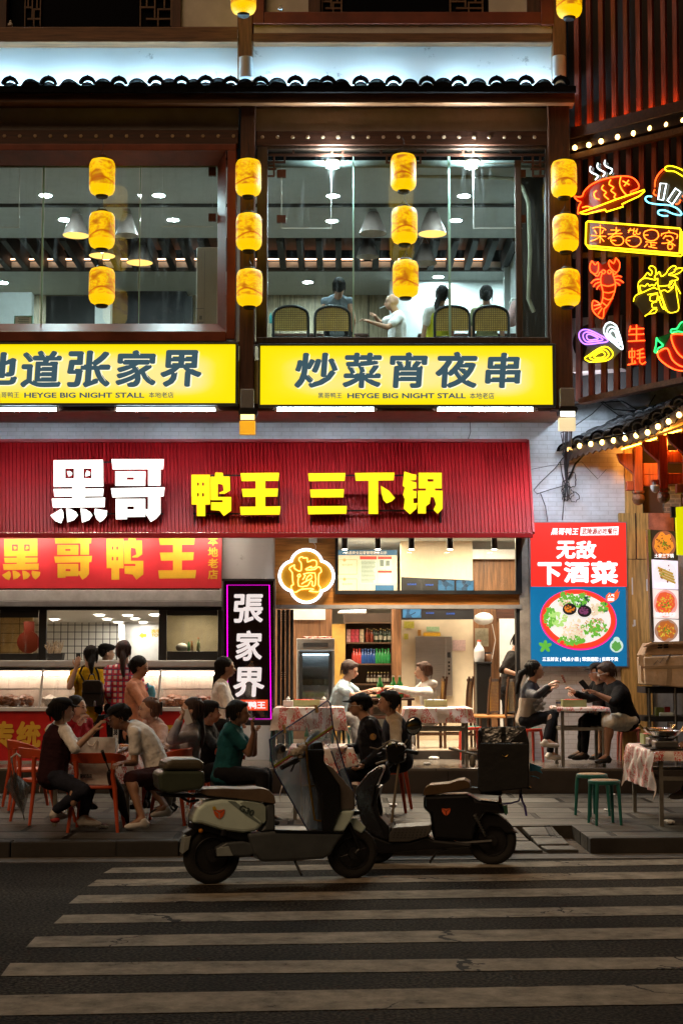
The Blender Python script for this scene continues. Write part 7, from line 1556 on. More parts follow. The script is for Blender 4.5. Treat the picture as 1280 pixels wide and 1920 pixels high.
spart('top_box_lid', F5([(300,1442),(305,1428),(313,1421),(369,1420),(375,1428),(377,1442)]), .35, mat('olive_lid', (.1, .085, .055), .4), bevel=.035, P=tb)
spart('lower_body', [(440,832),(600,818),(800,822),(1022,826),(985,868),(960,905),(935,955),(890,982),(700,994),(525,1000),(478,950)], .3, M_SLATEP, bevel=.025)
spart('floorboard', [(600,806),(930,812),(1020,824),(800,824),(600,820)], .32, M_BLKP, bevel=.006)
spart('motor_cover', [(262,920),(320,887),(420,880),(495,898),(512,940),(450,968),(262,967)], .2, M_SLATEP, -.02, bevel=.015)
spart('motor_plate', [(258,918),(330,906),(356,964),(260,966)], .012, mat('plate_pale', (.3, .34, .33), .3), -.128, bevel=.004)
mb = MB(); sd.tube(mb, [(300,845,-.1),(310,800,-.1)], .028); sd.tube(mb, [(250,965,-.1),(480,960,-.08)], .02); sd.tube(mb, [(250,965,.1),(480,960,.08)], .02); mb.build('swing_arm', M_BLKP, t)
spart('leg_shield', [(780,330),(895,330),(890,400),(985,545),(990,690),(935,818),(880,815),(868,600),(800,430)], .34, M_BLKP, bevel=.02)
spart('front_cowl', [(885,400),(950,440),(1080,590),(1082,692),(990,696),(985,556),(890,440)], .26, mat('taupe_plastic', (.13, .11, .095), .4), bevel=.02)
spart('nose_panel', [(985,698),(1080,694),(1062,745),(1012,822),(936,820)], .28, M_SILV, bevel=.02)
spart('front_fender', [(1056,748),(1105,745),(1162,800),(1132,838),(1088,812),(1062,792)], .13, M_SILV, bevel=.015)
mb = MB()
for o in (-.075,.075): sd.tube(mb,[(1010,700,o),(1062,790,o),(1115,925,o),(1090,955,o)],.018)
mb.build('fork', M_BLKP, t)
mb = MB(); sd.tube(mb, [(700,385,-.3),(760,370,-.18),(830,345,0),(850,300,.2),(905,265,.33)], .012); mb.build('handlebar', M_BLKP, t)
for pts in ([(605,432,-.34),(700,388,-.3)], [(880,290,.3),(950,245,.36)]): mb = MB(); sd.tube(mb, pts, .019, 10); mb.build('grip', M_BLKP, t)
mb = MB(); sd.tube(mb, [(720,390,-.3),(690,410,-.3),(670,455,-.3)], .008); mb.build('brake_lever', M_BLKP, t)
spart('console', [(765,305),(890,285),(907,355),(890,400),(805,410)], .22, M_BLKP, bevel=.02)
spart('headlight', [(1085,700),(1125,700),(1128,720),(1080,735)], .16, M_BLKP, bevel=.012)
mb = MB(); mb.ell(sd.P(615, 322, -.25), (.05, .05, .045)); mb.build('mirror', M_BLKP, t, smooth=True)
mb = MB(); mb.ell(sd.P(168, 818, -.1), (.02, .02, .02)); mb.build('reflector', mat('amber_reflector', (.6, .22, .01), .3), t, smooth=True)
spart('number_plate', [(76,862),(113,848),(98,930),(62,958)], .16, mat('plate_grey', (.25, .27, .25), .5), bevel=.004)
spart('rear_mudguard', [(70,835),(130,800),(180,790),(130,850),(108,880),(95,850)], .14, M_BLKP, bevel=.01)
mb = MB(); sd.tube(mb, [(725,990,-.1),(745,1065,-.2),(752,1072,-.2)], .012); mb.build('side_stand', M_BLKP, t)
def ao(x): return -.36+(x-530)/610*.5
ap = [(535,265),(640,205),(860,85),(935,42),(955,62),(972,195),(1050,430),(1145,655),(1136,685),(1085,640),(960,345),(905,285),(862,330),(868,600),(868,812),(800,815),(690,640),(570,450),(548,390)]
mb = MB(); pts = [sd.P(x, y, ao(x)) for x, y in ap]; mb.add(pts, [list(range(len(pts)))]); apn = mb.build('weather_apron', glass('apron_film', (.8, .8, .82), .2, .05, .9, .1), t)
lower = MB(); lower.add([sd.P(x, y, ao(x)+.004) for x, y in ((570,450),(700,372),(860,350),(868,600),(868,812),(800,815),(690,640))], [list(range(7))]); lower.build('apron_lower_film', glass('apron_grey', (.6, .57, .56), .14, .1, 1.2, .4), apn)
mb = MB(); mb.tube([sd.P(x, y, ao(x)-.002) for x, y in ap[:11]], .006, 6); mb.tube([sd.P(x, y, ao(x)-.002) for x, y in ap[15:]+ap[:1]], .006, 6); mb.build('piping', mat('navy_piping', (.015, .03, .12), .5), apn)
def band(y0,h): return [sd.P(x,y0+(x-565)*-.55+h*k,ao(x)-.004-.001*k) for x,k in ((565,0),(972,0),(972,1),(565,1))]
mb = MB(); mb.add(band(414, 12), [(0, 1, 2, 3)]); mb.build('yellow_band', mat('lime_band', (.5, .5, .03), .4, var=.1), apn)
mb = MB(); mb.add(band(427, 10), [(0, 1, 2, 3)]); mb.build('red_band', mat('red_band', (.5, .04, .03), .4, var=.1), apn)
mb = MB(); sd.tube(mb, [(776,285,-.2),(790,480,-.2),(802,570,-.2),(828,745,-.2),(865,752,-.2)], .009); sd.tube(mb, [(770,310,-.2),(760,335,-.2)], .014); sd.tube(mb, [(795,550,-.2),(830,545,-.15)], .008); mb.build('apron_strut', mat('brass_strut', (.55, .33, .06), .3, .9), t)
mb = MB()
for x,y in ((630,205),(852,92)): sd.prism(mb,[(x-8,y-25),(x+6,y-25),(x+16,y+22),(x+2,y+24)],.02,ao(x))
mb.build('peg', mat('wooden_peg', (.4, .25, .08), .6), apn)
g = MB()
for x,y,r_ in ((690,345,.045),(715,335,.05),(735,312,.04),(720,365,.03)): g.ell(sd.P(x,y,-.31),(r_,r_,r_*.8),None,1)
tag(g.build('work_glove', mat('glove_beige', (.4, .34, .27), .9, bump=.5), smooth=True), 'beige work glove draped over the silver scooter handlebar', 'glove')
s2d = Side(700,14.32,920,14.2,.2891,640,1300)
t2 = thing('scooter', 'black electric scooter with glossy brown seat and big open delivery box, behind the silver one', 'scooter', Vector((s2d.P(600, 1075).x, s2d.P(600, 1075).y, 0)))
rr = s2d.P(975,950).z; wheel(s2d,t2,975,950,rr,0); wheel(s2d,t2,225,960,s2d.P(225,960).z,5)
M_GLB = mat('black_gloss_paint', (.006, .006, .007), .2, var=.2, coat=.4)
def sp2(name,pts,th,m,off=0,bevel=.015,P=None): return spart(name,pts,th,m,off,bevel,P or t2,s2d)
sp2('front_cowl', [(100,610),(180,512),(255,462),(285,480),(262,530),(232,600),(215,720),(250,800),(305,870),(310,948),(240,925),(150,870),(108,720)], .3, mat('graphite_paint', (.03, .03, .034), .25, .3, coat=.5), bevel=.03)
sp2('leg_shield', [(236,600),(262,600),(235,700),(255,780),(318,850),(318,935),(300,935),(215,740)], .36, M_BLKP)
fb = sp2('floorboard', [(312,905),(345,858),(585,842),(590,880),(560,918),(440,950),(315,952)], .34, mat('deck_grey', (.06, .056, .05), .6), bevel=.01)
mb = MB()
for i in range(9):
 for j in range(4): mb.ell(s2d.P(360+i*24-j*5,870+j*17,-.172),(.008,.004,.005),None,1)
mb.build('grip_stud', M_BLKP, fb)
sp2('lower_body', [(180,900),(310,950),(440,955),(560,920),(600,940),(850,965),(840,990),(600,1002),(260,1030),(200,1000)], .28, M_BLKP, bevel=.02)
b2 = sp2('seat_body', [(535,655),(830,645),(870,682),(1035,700),(1062,775),(930,770),(880,840),(850,955),(600,940),(588,880),(576,770),(535,742)], .26, M_GLB, bevel=.03)
mb = MB(); emblem(s2d, mb, 682, 757, 30, -.135); mb.build('emblem', M_EMBL, b2)
sp2('seat', [(533,645),(545,605),(575,588),(640,582),(700,577),(760,556),(800,552),(830,570),(838,605),(770,622),(640,646),(540,656)], .27, mat('brown_vinyl_gloss', (.1, .06, .03), .2, var=.2, bump=.25, bs=12, coat=.5), bevel=.03)
sp2('rear_fender', [(885,810),(940,770),(1010,780),(1070,820),(1092,870),(1150,905),(1090,900),(1060,905),(1030,870),(960,860),(920,915),(885,900)], .15, M_BLKP, bevel=.015)
sp2('tail_light', [(1020,650),(1040,690),(1035,715),(1015,700)], .12, mat('tail_red', (.2, .02, .015), .25), bevel=.005)
sp2('green_reflector', [(1018,725),(1075,715),(1078,770),(1066,785),(1040,760)], .02, mat('tail_green', (.06, .2, .12), .3), -.08, bevel=.004)
mb = MB(); s2d.tube(mb,[(865,775,-.14),(935,915,-.14)],.012)
pts = [(865+70*i/60+10*math.cos(i*.9), 775+140*i/60, -.14+.03*math.sin(i*.9)) for i in range(52)]; s2d.tube(mb, pts, .006, 5); mb.build('shock_absorber', M_STEEL, t2)
mb = MB(); s2d.tube(mb, [(975,950,-.1),(780,965,-.1),(740,960,-.1)], .022); s2d.tube(mb, [(975,950,.1),(780,965,.1)], .022); mb.build('swing_arm', M_BLKP, t2)
mb = MB(); s2d.tube(mb, [(232,600,-.07),(260,760,-.07),(228,955,-.07)], .018); s2d.tube(mb, [(232,600,.07),(225,955,.07)], .018); mb.build('fork', M_BLKP, t2)
mb = MB(); s2d.tube(mb, [(500,372,-.3),(430,365,-.22),(380,400,-.1),(330,430,.05),(290,380,.2),(250,372,.3)], .013); s2d.tube(mb, [(335,430,0),(300,470,0)], .03); mb.build('handlebar', M_BLKP, t2)
for pts in ([(505,372,-.34),(435,364,-.26)], [(250,405,.3),(215,418,.36)]): mb = MB(); s2d.tube(mb, pts, .02, 10); mb.build('grip', M_BLKP, t2)
sp2('headlamp_shell', [(290,340),(330,320),(400,325),(420,350),(410,440),(345,460),(300,440)], .2, M_GLB, bevel=.02)
mb = MB(); s2d.tube(mb, [(170,358,.2),(220,372,.22),(270,345,.2),(300,320,.1)], .007); s2d.tube(mb, [(270,330,-.1),(330,300,-.1),(380,310,-.15)], .007); s2d.tube(mb, [(215,462,.1),(250,450,.1),(290,440,.1)], .01); s2d.tube(mb, [(380,330,-.2),(420,320,-.25),(440,290,-.25)], .006); s2d.tube(mb, [(360,310,-.1),(372,470,-.05),(330,830,-.1)], .012); mb.build('brake_cable', mat('cable_tan', (.18, .14, .09), .5), t2)
mb = MB(); s2d.tube(mb, [(430,360,-.2),(455,280,-.2),(470,240,-.2)], .008); mb.build('mirror_stem', M_BLKP, t2)
mb = MB(); c = s2d.P(476, 206, -.2); mb.ell(c, (.075, .02, .085), Matrix.Rotation(R(18), 3, 'Y'), 3); mm = mb.build('mirror', M_BLKP, t2, smooth=True)
mb = MB(); mb.ell(c+Vector((0, -.014, 0)), (.062, .01, .072), Matrix.Rotation(R(18), 3, 'Y'), 3); mb.build('mirror_glass', mat('mirror_silver', (.6, .65, .7), .04, 1., var=0), mm, smooth=True)
mb = MB(); s2d.tube(mb, [(690,1000,-.1),(620,1015,-.15),(580,1080,-.2)], .012); mb.build('side_stand', M_BLKP, t2)
mb = MB(); s2d.tube(mb, [(840,610,-.1),(1190,600,-.12),(1225,610,-.1)], .012); s2d.tube(mb, [(980,610,-.22),(975,560,-.22),(1000,545,-.22),(1140,548,-.22),(1160,590,-.22),(1165,640,-.2)], .009); s2d.tube(mb, [(900,640,0),(1040,650,0)], .02); mb.build('luggage_rack', M_BLKP, t2)
db = thing('delivery_box', 'black insulated delivery box with a foil lined open top, on the black scooter rack', 'box', s2d.P(1050, 640))
M_NYL = mat('black_nylon', (.007, .007, .007), .75, var=.3, bump=.6, bs=10, bd=.02); M_FOIL = mat('crinkled_foil', (.5, .5, .5), .28, .9, var=.4, vs=25, bump=1., bs=22, bd=.03)
mb = MB()
s2d.prism(mb,[(898,312),(1215,318),(1212,600),(905,632),(886,600)],.03,-.24); s2d.prism(mb,[(898,225),(1195,220),(1195,600),(900,620)],.03,.2); s2d.prism(mb,[(886,230),(905,232),(905,620),(886,600)],.42,-.02); s2d.prism(mb,[(1195,240),(1215,318),(1212,600),(1192,600)],.42,-.02); s2d.prism(mb,[(890,590),(1210,580),(1210,600),(905,632)],.42,-.02)
mb.build('shell', M_NYL, db, bevel=.012)
mb = MB(); s2d.prism(mb, [(907,228),(1090,224),(1192,224),(1190,330),(907,330)], .006, .18); mb.build('foil_lining', M_FOIL, db)
mb = MB(); s2d.prism(mb, [(1088,312),(1190,222),(1213,316)], .012, -.15); s2d.prism(mb, [(1035,210),(1065,210),(1065,255),(1035,258)], .01, -.26); s2d.prism(mb, [(1030,255),(1070,255),(1062,310),(1038,310)], .01, -.25); mb.build('flap', M_NYL, db)
mb = MB(); c = s2d.P(1060, 385, -.262); mb.tube([c+Vector((.025*math.cos(a), 0, .018*math.sin(a))) for a in [pi+pi*i/8 for i in range(9)]], .003, 5); mb.build('d_ring', mat('brass_ring', (.6, .42, .12), .3, 1., var=0), db)
mb = MB(); s2d.tube(mb, [(692,360,.1),(875,402,.05)], .012); mb.ell(s2d.P(848, 440, 0), (.03, .03, .06)); tag(mb.build('folded_umbrella', mat('umbrella_grey', (.2, .18, .15), .4)), 'thin folded umbrella stuck out leftward from the delivery box', 'umbrella')
mb = MB(); s2d.prism(mb, [(1216,450),(1300,478),(1285,490),(1302,520),(1260,500),(1218,505)], .05, 0); s2d.tube(mb, [(1225,535,0),(1255,540,0),(1280,552,0)], .005); tag(mb.build('blue_rag', mat('rag_blue', (.03, .2, .32), .6, bump=.5)), 'blue plastic rag stuffed behind the delivery box', 'rag')
mb = MB(); s2d.tube(mb, [(1040,712,-.1),(1100,705,-.1),(1150,690,-.1),(1160,630,-.1)], .008); s2d.tube(mb, [(1160,640,-.1),(1170,690,-.12),(1185,720,-.12),(1197,785,-.12)], .01); tag(mb.build('strap', mat('strap_violet', (.09, .07, .3), .6)), 'violet strap dangling from the delivery box rack', 'strap')
# ================================================================ people
tex = D.textures.new('fold_noise', 'CLOUDS'); tex.noise_scale = .09; tex.noise_depth = 2
def remesh(mb,vox,it=4,disp=0.):
 """one continuous skin round overlapping shapes"""
 me = D.meshes.new('skin'); me.from_pydata(mb.v, [], mb.f); me.update()
 ob = D.objects.new('skin', me); COL.objects.link(ob)
 m_ = ob.modifiers.new('r', 'REMESH'); m_.mode = 'VOXEL'; m_.voxel_size = vox
 if it: q = ob.modifiers.new('s', 'SMOOTH'); q.factor = .5; q.iterations = it
 if disp: q = ob.modifiers.new('d', 'DISPLACE'); q.texture = tex; q.strength = disp; q.mid_level = .5; q.texture_coords = 'GLOBAL'
 C.view_layer.update(); dg = C.evaluated_depsgraph_get(); e = D.meshes.new_from_object(ob.evaluated_get(dg))
 out = MB(); out.v = [v.co.copy() for v in e.vertices]; out.f = [list(p.vertices) for p in e.polygons]
 D.objects.remove(ob); D.meshes.remove(me); D.meshes.remove(e); return out
def solve(parent,px,L,sgn=0):
 d = ray(*px); o = Vector((0,0,HC))-parent; a = d.dot(d); b = d.dot(o); c = o.dot(o)-L*L; disc = b*b-a*c
 if disc <= 0: P = Vector((0,0,HC))+d*(-b/a); v = P-parent; return parent+v*min(1,1.06*L/max(v.length,1e-6))
 r = math.sqrt(disc); s = (-b+(r if sgn > 0 else -r))/a; return Vector((0,0,HC))+d*s
SKIN = {'a': mat('skin_warm', (.42, .22, .13), .5, var=.12, vs=15, sub=.1), 'b': mat('skin_fair', (.52, .31, .21), .5, var=.1, vs=15, sub=.1), 'c': mat('skin_tan', (.3, .15, .085), .5, var=.12, vs=15, sub=.08)}
M_HAIR = mat('black_hair', (.012, .009, .007), .62, var=.5, stretch=(8, 8, 1), vs=8, bump=.9, bs=40, bd=.015, spec=.25); M_HAIRB = mat('brown_hair', (.12, .05, .025), .6, var=.5, stretch=(8, 8, 1), vs=8, bump=.6, bs=30, bd=.01)
M_HAIRD = mat('dark_brown_hair', (.035, .014, .01), .6, var=.5, stretch=(8, 8, 1), vs=8, bump=.6, bs=30, bd=.01)
M_EYE = mat('dark_eye', (.012, .008, .006), .2, var=0); M_LIP = mat('lip', (.3, .1, .08), .45, var=0)
def person(label, Y, pelvis, neck, head, yaw, face, arms, legs, top, bottom, shoes, skin='a', hair=('short', M_HAIR), sleeve='short', k=1., girth=1., pitch=0., cap=None, vox=.012, hem=None, glasses=False, shorts=False, sgn=(0, 0), extra=None, back=None, roll=0.):
 """joints are photo pixels; depths follow from bone lengths. yaw / face: plan directions of chest and face (0 = right, 90 = away)."""
 J = {}; pel = at(*pelvis,Y); nk = solve(pel,neck,.5*k,sgn[0]); hd = solve(nk,head,.185*k,sgn[1])
 u = (nk-pel).normalized(); f = Vector((math.cos(R(yaw)),math.sin(R(yaw)),0)); l = Vector((-f.y,f.x,0)); l = (l-u*l.dot(u)).normalized(); fw = l.cross(u).normalized()
 if fw.dot(f) < 0: fw = -fw
 g = girth*k
 ff = Vector((math.cos(R(face))*math.cos(R(pitch)),math.sin(R(face))*math.cos(R(pitch)),math.sin(R(pitch)))); fl = Vector((-math.sin(R(face)),math.cos(R(face)),0)); fu = ff.cross(fl).normalized()
 if fu.z < 0: fu = -fu
 if roll: fl = Matrix.Rotation(R(roll),3,ff)@fl; fu = Matrix.Rotation(R(roll),3,ff)@fu
 HM = Matrix((ff,fl,fu)).transposed(); TM = Matrix((l,fw,u)).transposed()
 sh = {s: nk+l*(.165*k if s == 'L' else -.165*k)*(1+.3*(girth-1))-u*.045*k for s in 'LR'}; hp = {s: pel+l*(.09*k if s == 'L' else -.09*k) for s in 'LR'}
 body = MB(); topm = MB(); bot = MB()
 def H(x,y,z): return hd+HM@Vector((x,y,z))*k
 hs = k*(1+.25*(girth-1))
 body.ell(H(-.012,0,.03),(.1*hs,.077*hs,.092*hs),HM); body.ell(H(.022,0,-.03),(.07*hs,.06*hs,.08*hs),HM); body.ell(H(.045,0,-.078),(.034*hs,.036*hs,.026*hs),HM)
 body.cap(H(.082,0,.005),.011*k,H(.106,0,-.024),.014*k,8); body.ell(H(.07,0,-.058),(.026*k,.03*k,.014*k),HM,1)
 for s in (-1,1): body.ell(H(-.012,s*.078*hs/k,-.01),(.02*k,.011*k,.032*k),HM,1); body.ell(H(.07,s*.032,.022),(.02*k,.022*k,.01*k),HM,1)
 body.cap(nk-u*.03*k,.062*g,H(-.015,0,-.05),.053*hs,12)
 sp = [(0.02,.158,.125),(.25,.148,.112),(.5,.15,.112),(.75,.168,.112),(.9,.15,.085)]
 bend = Vector(back) if back else Vector()
 def lerp_sp(t_):
  for a_,b_ in zip(sp,sp[1:]):
   if t_ <= b_[0]: q_ = (t_-a_[0])/(b_[0]-a_[0]); return (t_,a_[1]+(b_[1]-a_[1])*q_,a_[2]+(b_[2]-a_[2])*q_)
  return sp[-1]
 for t_,rx,ry in [lerp_sp(.02+.88*i/13) for i in range(14)]:
  c = pel.lerp(nk,t_)+bend*math.sin(t_*pi); ry2 = ry*girth**1.3
  body.ell(c,(rx*.82*g,ry2*.82*k,.12*k),TM)
  topm.ell(c+fw*(.03*(girth-1) if t_ < .6 else 0),(rx*g+.012,ry2*k+.014,.125*k),TM)
 for s in 'LR': body.cap(nk-u*.05*k, .05*k, sh[s], .05*k); topm.cap(nk-u*.045*k, .062*g, sh[s], .066*g)
 topm.cap(nk-u*.05*k,.075*g,nk-u*.005,.064*g)
 if hem: topm.ell(pel-u*hem*.4,(.175*g,.145*g,hem*.6+.06),TM)
 fingers = MB(); hands = {}
 for s in 'LR':
  side = l if s == 'L' else -l; a = (arms or {}).get(s)
  if a is None: e = sh[s]-Vector((0,0,1))*.27*k+side*.05+f*.02; w_ = e-Vector((0,0,1))*.22*k+f*.08; hdir = None
  else:
   e = solve(sh[s],a[0],.285*k,a[2] if len(a) > 2 else 0); w_ = solve(e,a[1],.25*k,a[3] if len(a) > 3 else 0); hdir = a[4] if len(a) > 4 else None
  body.cap(sh[s],.046*g,e,.038*g); body.cap(e,.038*g,w_,.027*k)
  J[s] = (e,w_)
  d = (w_-e).normalized(); d = (at(hdir[0],hdir[1],w_.y+(hdir[2] if len(hdir) > 2 else 0))-w_).normalized() if hdir else d
  n = d.cross(side if abs(d.dot(side)) < .9 else fw).normalized(); b = d.cross(n).normalized()
  if n.dot(fw) < 0: n = -n
  pm = w_+d*.05*k; HMt = Matrix((d,b,n)).transposed(); body.cap(w_,.026*k,w_+d*.03*k,.03*k,10); body.ell(pm,(.05*k,.04*k,.018*k),HMt)
  curl = .75
  for i,(o,ln) in enumerate(((-.03,.062),(-.01,.075),(.01,.07),(.029,.055))):
   r0 = w_+d*.085*k+b*o*k; d1 = (d*math.cos(curl*.5)+n*math.sin(curl*.5)); d2 = (d*math.cos(curl*1.5)+n*math.sin(curl*1.5)); m1 = r0+d1*ln*.55*k; fingers.cap(r0-d*.012,.0095*k,m1,.0088*k,7); fingers.cap(m1,.0088*k,m1+d2*ln*.5*k,.0072*k,7)
  th = w_+d*.03*k+b*-.036*k; t1 = th+(d*.7-b*.55+n*.35).normalized()*.038*k; fingers.cap(th,.012*k,t1,.0105*k,7); fingers.cap(t1,.0105*k,t1+(d*.9-b*.1+n*.4).normalized()*.032*k,.0085*k,7)
  hands[s] = pm+d*.05*k+n*.02
  if sleeve == 'short': topm.cap(sh[s], .064*g, sh[s].lerp(e, .62), .06*g)
  elif sleeve == 'half': topm.cap(sh[s], .066*g, e, .056*g)
  elif sleeve == 'long': topm.cap(sh[s], .064*g, e, .056*g); topm.cap(e, .056*g, e.lerp(w_, .93), .043*g)
 feet = []
 for s in 'LR':
  q = (legs or {}).get(s)
  if q is None: kn = hp[s]-Vector((0,0,1))*.42*k; an = kn-Vector((0,0,1))*.4*k; toe = None
  else:
   kn = solve(hp[s],q[0],.43*k,q[2] if len(q) > 2 else 0); an = solve(kn,q[1],.41*k,q[3] if len(q) > 3 else 0); toe = q[4] if len(q) > 4 else None
  body.cap(hp[s],.07*g,kn,.05*g); body.cap(kn,.05*g,an,.034*k); body.ell(kn.lerp(an,.3)-f*.015,(.045*g,.045*g,.11*k),Matrix.Identity(3))
  bot.ell(hp[s]+u*.02,(.115*g,.115*g,.1*k)); bot.cap(hp[s],.096*g,kn if not shorts else hp[s].lerp(kn,.93),.068*g if not shorts else .085*g)
  if not shorts: bot.cap(kn,.068*g,kn.lerp(an,.93),.05*g)
  td = Vector((math.cos(R(toe)),math.sin(R(toe)),-.12)).normalized() if toe is not None else (f+Vector((0,0,-.12))).normalized()
  feet.append((an,td)); body.cap(an,.036*k,an+td*.13*k-Vector((0,0,.045)),.028*k)
  J['k'+s] = kn; J['a'+s] = an
 bot.ell(pel,(.165*g,.135*g,.12*k),TM)
 bm_ = remesh(body,vox,3); bm_.add(fingers.v,fingers.f)
 root = bm_.build('person', SKIN[skin], smooth=True, origin=pel); tag(root, label, 'person', extra)
 def cl(nm,mb,m,disp=.018,it=3): q = remesh(mb,vox,it,disp); return q.build(nm,m,root,smooth=True)
 cl('shirt', topm, top); cl('shorts' if shorts else 'trousers', bot, bottom)
 sm = MB()
 for an,td in feet:
  lt = Vector((-td.y,td.x,0)).normalized(); M_ = Matrix((td,lt,td.cross(lt))).transposed(); c = an+td*.055*k-Vector((0,0,.048)); sm.ell(c,(.135*k,.047*k,.04*k),M_); sm.cap(an-Vector((0,0,.02)),.046*k,an-td*.02-Vector((0,0,.055)),.042*k,10)
 for i in range(2):
  p_ = MB(); nv = len(sm.v)//2; half = MB(); an,td = feet[i]; lt = Vector((-td.y,td.x,0)).normalized(); M_ = Matrix((td,lt,td.cross(lt))).transposed(); c = an+td*.055*k-Vector((0,0,.048)); half.ell(c,(.135*k,.047*k,.04*k),M_); half.cap(an-Vector((0,0,.02)),.046*k,an-td*.02-Vector((0,0,.055)),.042*k,10)
  remesh(half, .01, 2).build('shoe', shoes, root, smooth=True)
 hm = MB(); kind = hair[0]
 if kind == 'bald': pass
 else:
  top_r = 1.0
  hm.ell(H(-.036,0,.05),(.098*hs+.008,.082*hs+.008,.09*hs+.006),HM,3)
  if kind == 'short': hm.ell(H(-.06, 0, -.01), (.058*hs, .076*hs, .07*hs), HM); hm.ell(H(.03, 0, .098), (.06*hs, .062*hs, .03*hs), HM)
  if kind == 'crew': hm.ell(H(-.06, 0, .0), (.055*hs, .074*hs, .06*hs), HM)
  if kind in ('bun', 'pony', 'long'): hm.ell(H(-.055, 0, -.015), (.064*hs, .082*hs, .085*hs), HM)
  if kind == 'bun': hm.ell(H(-.125, 0, .0), (.05, .05, .05), HM)
  if kind in ('pony', 'long') and len(hair) > 2:
   pr_ = H(-.1,0,.01)
   pts = [pr_];
   for x,y in hair[2]: pts.append(at(x,y,nk.y+(-fw.y)*.12+(-.02)))
   for i in range(len(pts)-1): hm.cap(pts[i],.05-.008*i,pts[i+1],.042-.008*i if i < len(pts)-2 else .02)
  if kind == 'long' and len(hair) < 3:
   for s_ in (-1,1): hm.cap(H(-.03,s_*.07,.02),.05,H(-.05,s_*.075,-.16),.045)
   hm.cap(H(-.08,0,0),.07,H(-.09,0,-.2),.06)
  hq = remesh(hm,vox,2,.014)
  for i in range(30):
   a = random.uniform(.35*pi, 1.65*pi); dz = random.uniform(-.09, .0) if kind != 'crew' else 0.; q = random.uniform(.97, 1.06)
   hq.tube([H(-.036+.06*math.cos(a),.05*math.sin(a),.128),H((-.036+.106*math.cos(a))*q,.089*math.sin(a)*q,.06),H((-.04+.1*math.cos(a))*q,.088*math.sin(a)*q,.0+dz*.4),H(-.04+.085*math.cos(a),.08*math.sin(a)*q,-.02+dz)],[.006,.006,.005,.002],4)
  hq.build('hair', hair[1], root, smooth=True)
 if cap:
  cm = MB(); cm.ell(H(-.015,0,.088),(.108*hs,.09*hs,.056*hs),HM,3); bd = cap[1] if len(cap) > 1 else 1
  if bd: cm.ell(H(.115, 0, .055), (.075, .072, .009), HM@Matrix.Rotation(R(8), 3, 'Y'), 3)
  cl('cap', cm, cap[0], .004, 1)
 ey = MB()
 for s_ in (-1,1): ey.ell(H(.086,s_*.032,.008),(.006,.014,.006),HM,1); ey.ell(H(.088,s_*.034,.032),(.006,.019,.0045),HM,1)
 ey.build('eyes', M_EYE, root)
 lp = MB(); lp.ell(H(.094, 0, -.056), (.007, .022, .007), HM, 1); lp.build('lips', M_LIP, root)
 if glasses:
  gm = MB()
  for s_ in (-1,1): gm.tube([H(.1,s_*.036+.024*math.cos(a),.008+.02*math.sin(a)) for a in [2*pi*i/12 for i in range(12)]],.0028,5,closed=True); gm.tube([H(.098,s_*.062,.01),H(-.01,s_*.082,.006)],.0026,5)
  gm.tube([H(.101, -.012, .012), H(.101, .012, .012)], .0026, 5); gm.build('glasses', M_STEEL, root)
 J.update(pel=pel,nk=nk,hd=hd,H=H,fw=fw,u=u,l=l,hands=hands,sh=sh); return root,J
def extra_part(P,name,mb,m,vox=None,disp=.012):
 if vox: mb = remesh(mb,vox,3,disp)
 return mb.build(name,m,P,smooth=True)
def finer(sp):
 out = []
 for a,b in zip(sp,sp[1:]): out += [tuple(a[k]+(b[k]-a[k])*q/3 for k in range(3)) for q in range(3)]
 return out+[sp[-1]]
W_TEE = cloth('white_cotton', (.82, .79, .76)); W_SHOE = mat('white_shoe', (.6, .56, .52), .5); B_TRO = cloth('black_trousers', (.009, .009, .011)); B_SHOE = mat('black_shoe', (.02, .018, .017), .5)
N_TRO = cloth('navy_trousers', (.02, .022, .035)); MAR = cloth('maroon_knit', (.03, .009, .012)); BLK = cloth('black_cotton', (.008, .008, .009)); M_CAPB = cloth('black_cap_cloth', (.016, .015, .016))
SIT = 'people sitting at the tables'
p, J = person('person in a dark maroon vest over white sleeves and black cap, holding up a phone', 15.55, (98, 1458), (112, 1362), (119, 1334), 35, 20,
 {'R': ((141, 1404), (176, 1371), -1, 1, (188, 1352)), 'L': ((155, 1400), (180, 1366), 1, 0, (186, 1350))}, {'R': ((158, 1482), (103, 1520), -1, 1, 60), 'L': ((168, 1476), (157, 1532), 1, 0, 0)}, W_TEE, N_TRO, W_SHOE, 'b', ('bun', M_HAIR), 'half', cap=(M_CAPB,))
v = MB();
for t_, rx, ry in finer(((0.0, .16, .13), (.25, .155, .12), (.5, .158, .122), (.75, .17, .118), (.88, .14, .085))): v.ell(J['pel'].lerp(J['nk'], t_), (rx+.022, ry+.024, .125), Matrix((J['l'], J['fw'], J['u'])).transposed())
extra_part(p, 'vest', v, MAR, .012); s_ = MB(); an = J['aR']; s_.ell(an+Vector((.01, -.02, -.09)), (.05, .05, .028)); extra_part(p, 'red_sole', s_, mat('red_sole_rubber', (.35, .02, .02), .6))
def phone(label,c,d,up,m,lit=None):
 d = Vector(d).normalized(); up = Vector(up).normalized(); n = d.cross(up).normalized(); M_ = Matrix((d, n, up)).transposed(); t = thing('phone', label, 'phone', c)
 mb = MB(); mb.obox(c, (.075, .009, .155), M_); mb.build('body', m, t, bevel=.003)
 if lit: mb = MB(); mb.obox(c-n*.0055, (.068, .001, .145), M_); mb.build('screen', lit, t)
 else: mb = MB(); mb.obox(c-n*.006+d*.02+up*.055, (.022, .004, .03), M_); mb.build('camera_bump', M_BLACK, t)
